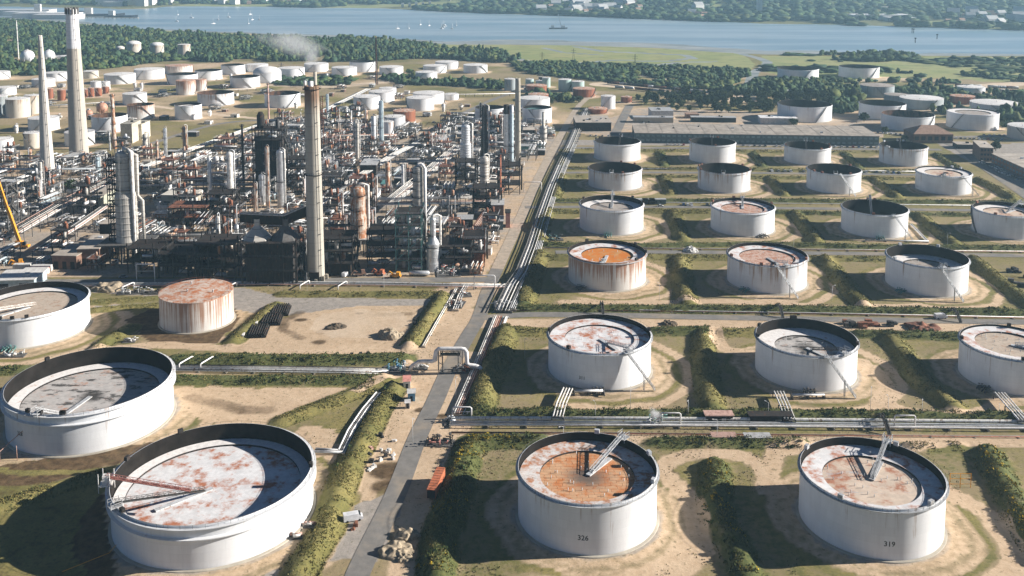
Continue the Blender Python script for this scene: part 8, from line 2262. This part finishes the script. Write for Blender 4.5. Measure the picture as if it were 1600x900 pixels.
    for k, (px, py, h) in enumerate(((847,104,22),(896,98,22),(992,108,22),(783,95,20),(1168,40,1),(440,118,18),(880,124,24))):
        if h < 5: continue
        x, y = G(px, py); mb = MB()
        for i, j in ((-1,-1),(1,-1),(1,1),(-1,1)): mb.bar((i*1.6, j*1.6, 0), (i*.3, j*.3, h), .3)
        for z in (.72, .86): mb.bar((-4, 0, h*z), (4, 0, h*z), .3)
        o = mb.build('pylon', M['steel']); o.location = (x, y, 0); PLACED.append((o, 'thin grey lattice pylon', x, y, 'py')); tag(o, None, 'pylon', 'pylons at the edge of the woods')

def smoke_mat(name, dens, scale, seed, flow=(0, 0, 0)):
    m = bpy.data.materials.new(name); m.use_nodes = True; nt = m.node_tree; nt.nodes.remove(nt.nodes['Principled BSDF'])
    pv = nt.nodes.new('ShaderNodeVolumePrincipled'); pv.inputs['Color'].default_value = (.97, .97, .97, 1); pv.inputs['Anisotropy'].default_value = .2
    tc = nt.nodes.new('ShaderNodeTexCoord'); ln = nt.nodes.new('ShaderNodeVectorMath'); ln.operation = 'LENGTH'; nt.links.new(tc.outputs['Object'], ln.inputs[0])
    nz = nt.nodes.new('ShaderNodeTexNoise'); nz.inputs['Scale'].default_value = scale; nz.inputs['Detail'].default_value = 4; nz.inputs['Distortion'].default_value = .6
    mp = nt.nodes.new('ShaderNodeMapping'); mp.inputs[1].default_value = (seed, 0, 0); nt.links.new(tc.outputs['Object'], mp.inputs[0]); nt.links.new(mp.outputs[0], nz.inputs['Vector'])
    mr = nt.nodes.new('ShaderNodeMapRange'); mr.inputs[1].default_value = 1.0; mr.inputs[2].default_value = .25; mr.inputs[3].default_value = -.35; mr.inputs[4].default_value = .28; nt.links.new(ln.outputs['Value'], mr.inputs[0])
    ad = nt.nodes.new('ShaderNodeMath'); ad.operation = 'ADD'; nt.links.new(nz.outputs[0], ad.inputs[0]); nt.links.new(mr.outputs[0], ad.inputs[1])
    r2 = nt.nodes.new('ShaderNodeMapRange'); r2.inputs[1].default_value = .45; r2.inputs[2].default_value = .85; r2.inputs[3].default_value = 0; r2.inputs[4].default_value = dens; nt.links.new(ad.outputs[0], r2.inputs[0])
    nt.links.new(r2.outputs[0], pv.inputs['Density']); nt.links.new(pv.outputs[0], nt.nodes['Material Output'].inputs['Volume'])
    return m
def build_smoke():
    IV, IF = ico(2)
    def puff(c, r, dens, sc_, nm='steam', rot=0.0):
        me = bpy.data.meshes.new(nm); me.from_pydata([tuple(v) for v in IV], [], [tuple(f) for f in IF]); me.materials.append(smoke_mat(nm + '_cloud', dens, sc_, RN.uniform(0, 50)))
        o = bpy.data.objects.new(nm, me); col.objects.link(o); o.location = c; o.scale = r; o.rotation_euler = (0, rot, 0); tag(o, kind='stuff')
    x, y = G(690, 232); puff((x, y, 7), (13, 9, 8), .16, 2.0)
    x, y = G(513, 275); puff((x, y, 12), (7, 6, 7), .2, 2.0)
    x, y = G(1023, 666); puff((x, y, 4.5), (3.4, 3, 3.2), .6, 2.0)
    x, y = G(362, 305); puff((x - 2, y, 8), (5, 5, 6), .2, 2.0)
    # plume of the thin stack behind the tall chimney, drifting away over the woods
    x, y = G(495, 230); h = hgt_px((495,230), 112); m = mpp((495,230))
    puff((x - 3 * m, y, h + 24 * m), (15 * m, 22, 26 * m), .032, 1.5, 'smoke', .25)
    puff((x - 42 * m, y + 30, h + 38 * m), (80 * m, 60, 28 * m), .022, 1.3, 'smoke', .35)
# ------------------------------------------------------------------ camera, light, air
def setup():
    cam = bpy.data.cameras.new('camera'); co = bpy.data.objects.new('camera', cam); col.objects.link(co)
    co.location = (0, 0, HC); co.rotation_euler = (PI / 2 - PT, 0, 0)
    cam.sensor_width = 36; cam.lens = FO / 1600 * 36
    cam.shift_y = -(450 - YC) / 1600
    cam.clip_start = 1; cam.clip_end = 20000
    sc.camera = co
    el, az = math.radians(22.5), math.radians(4)
    s = Vector((math.cos(el) * math.cos(az), math.cos(el) * math.sin(az), math.sin(el)))
    L = bpy.data.lights.new('sun', 'SUN'); L.energy = 5.0; L.angle = math.radians(0.5); L.color = (1.0, 0.945, 0.88)
    lo = bpy.data.objects.new('sun', L); col.objects.link(lo); lo.rotation_euler = s.to_track_quat('Z', 'Y').to_euler(); lo.location = (300, 0, 300)
    w = bpy.data.worlds.new('World'); sc.world = w; w.use_nodes = True
    bg = w.node_tree.nodes['Background']
    sk = w.node_tree.nodes.new('ShaderNodeTexSky'); sk.sky_type = 'NISHITA'; sk.sun_disc = False
    sk.sun_elevation = el; sk.sun_rotation = PI / 2 - az; sk.air_density = 0.35; sk.dust_density = 0.1; sk.ozone_density = 3.0
    w.node_tree.links.new(sk.outputs[0], bg.inputs[0]); bg.inputs[1].default_value = 0.05
    sc.view_settings.view_transform = 'Standard'; sc.view_settings.look = 'None'; sc.view_settings.exposure = 1.08; sc.view_settings.gamma = 1.0
    sc.view_settings.use_curve_mapping = False
    sc.cycles.use_denoising = True
    sc.cycles.max_bounces = 6; sc.cycles.diffuse_bounces = 4; sc.cycles.glossy_bounces = 2; sc.cycles.transmission_bounces = 2; sc.cycles.volume_bounces = 1; sc.cycles.transparent_max_bounces = 6
    sc.cycles.caustics_reflective = False; sc.cycles.caustics_refractive = False
    # haze
    m = bpy.data.materials.new('haze_air'); m.use_nodes = True
    nt = m.node_tree; nt.nodes.remove(nt.nodes['Principled BSDF'])
    pv = nt.nodes.new('ShaderNodeVolumePrincipled'); pv.inputs['Color'].default_value = (0.50, 0.80, 1.0, 1); pv.inputs['Density'].default_value = 0.00009; pv.inputs['Anisotropy'].default_value = 0.2
    nt.links.new(pv.outputs[0], nt.nodes['Material Output'].inputs['Volume'])
    o = MB().box(0, 4500, -6, 16500, 10600, HC + 14).build('haze', m)
    tag(o, kind='stuff')
build_ground(); build_roads(); build_water()
build_tanks()
for k, ph in (('F1','tank 326'),('F2','tank 319'),('E1','tank 311'),('E2','the sunken oil-stained tank'),('D1','the bright orange roofed tank'),('C3','the deep black third-row tank'),('L2','tank 328'),('L3','the largest tank'),('L4','the rust-coned tank'),('L1','the tan-roofed tank at the picture edge'),('g19','the plain white flat-topped tank'),('g8','the rust-banded tank'),('g35','the domed tank'),('g51','the rust-red tank'),('g69','the teal-topped tank'),('g44','the lone tank past the woods'),('g65','the lone tall white tank'),('T9','the tank behind the flat-roofed building'),('T1','the marsh tank nearer the creek'),('g25','the grey tank trio')):
    LM.append((ph, TS[k][0], TS[k][1]))
build_bund_cover(); scatter_grass(); build_woods()
build_pipelines(); build_cars(); build_buildings(); build_small()
build_landmarks(); build_fill(); build_trees(); build_far(); build_smoke()
finish_labels()
setup()
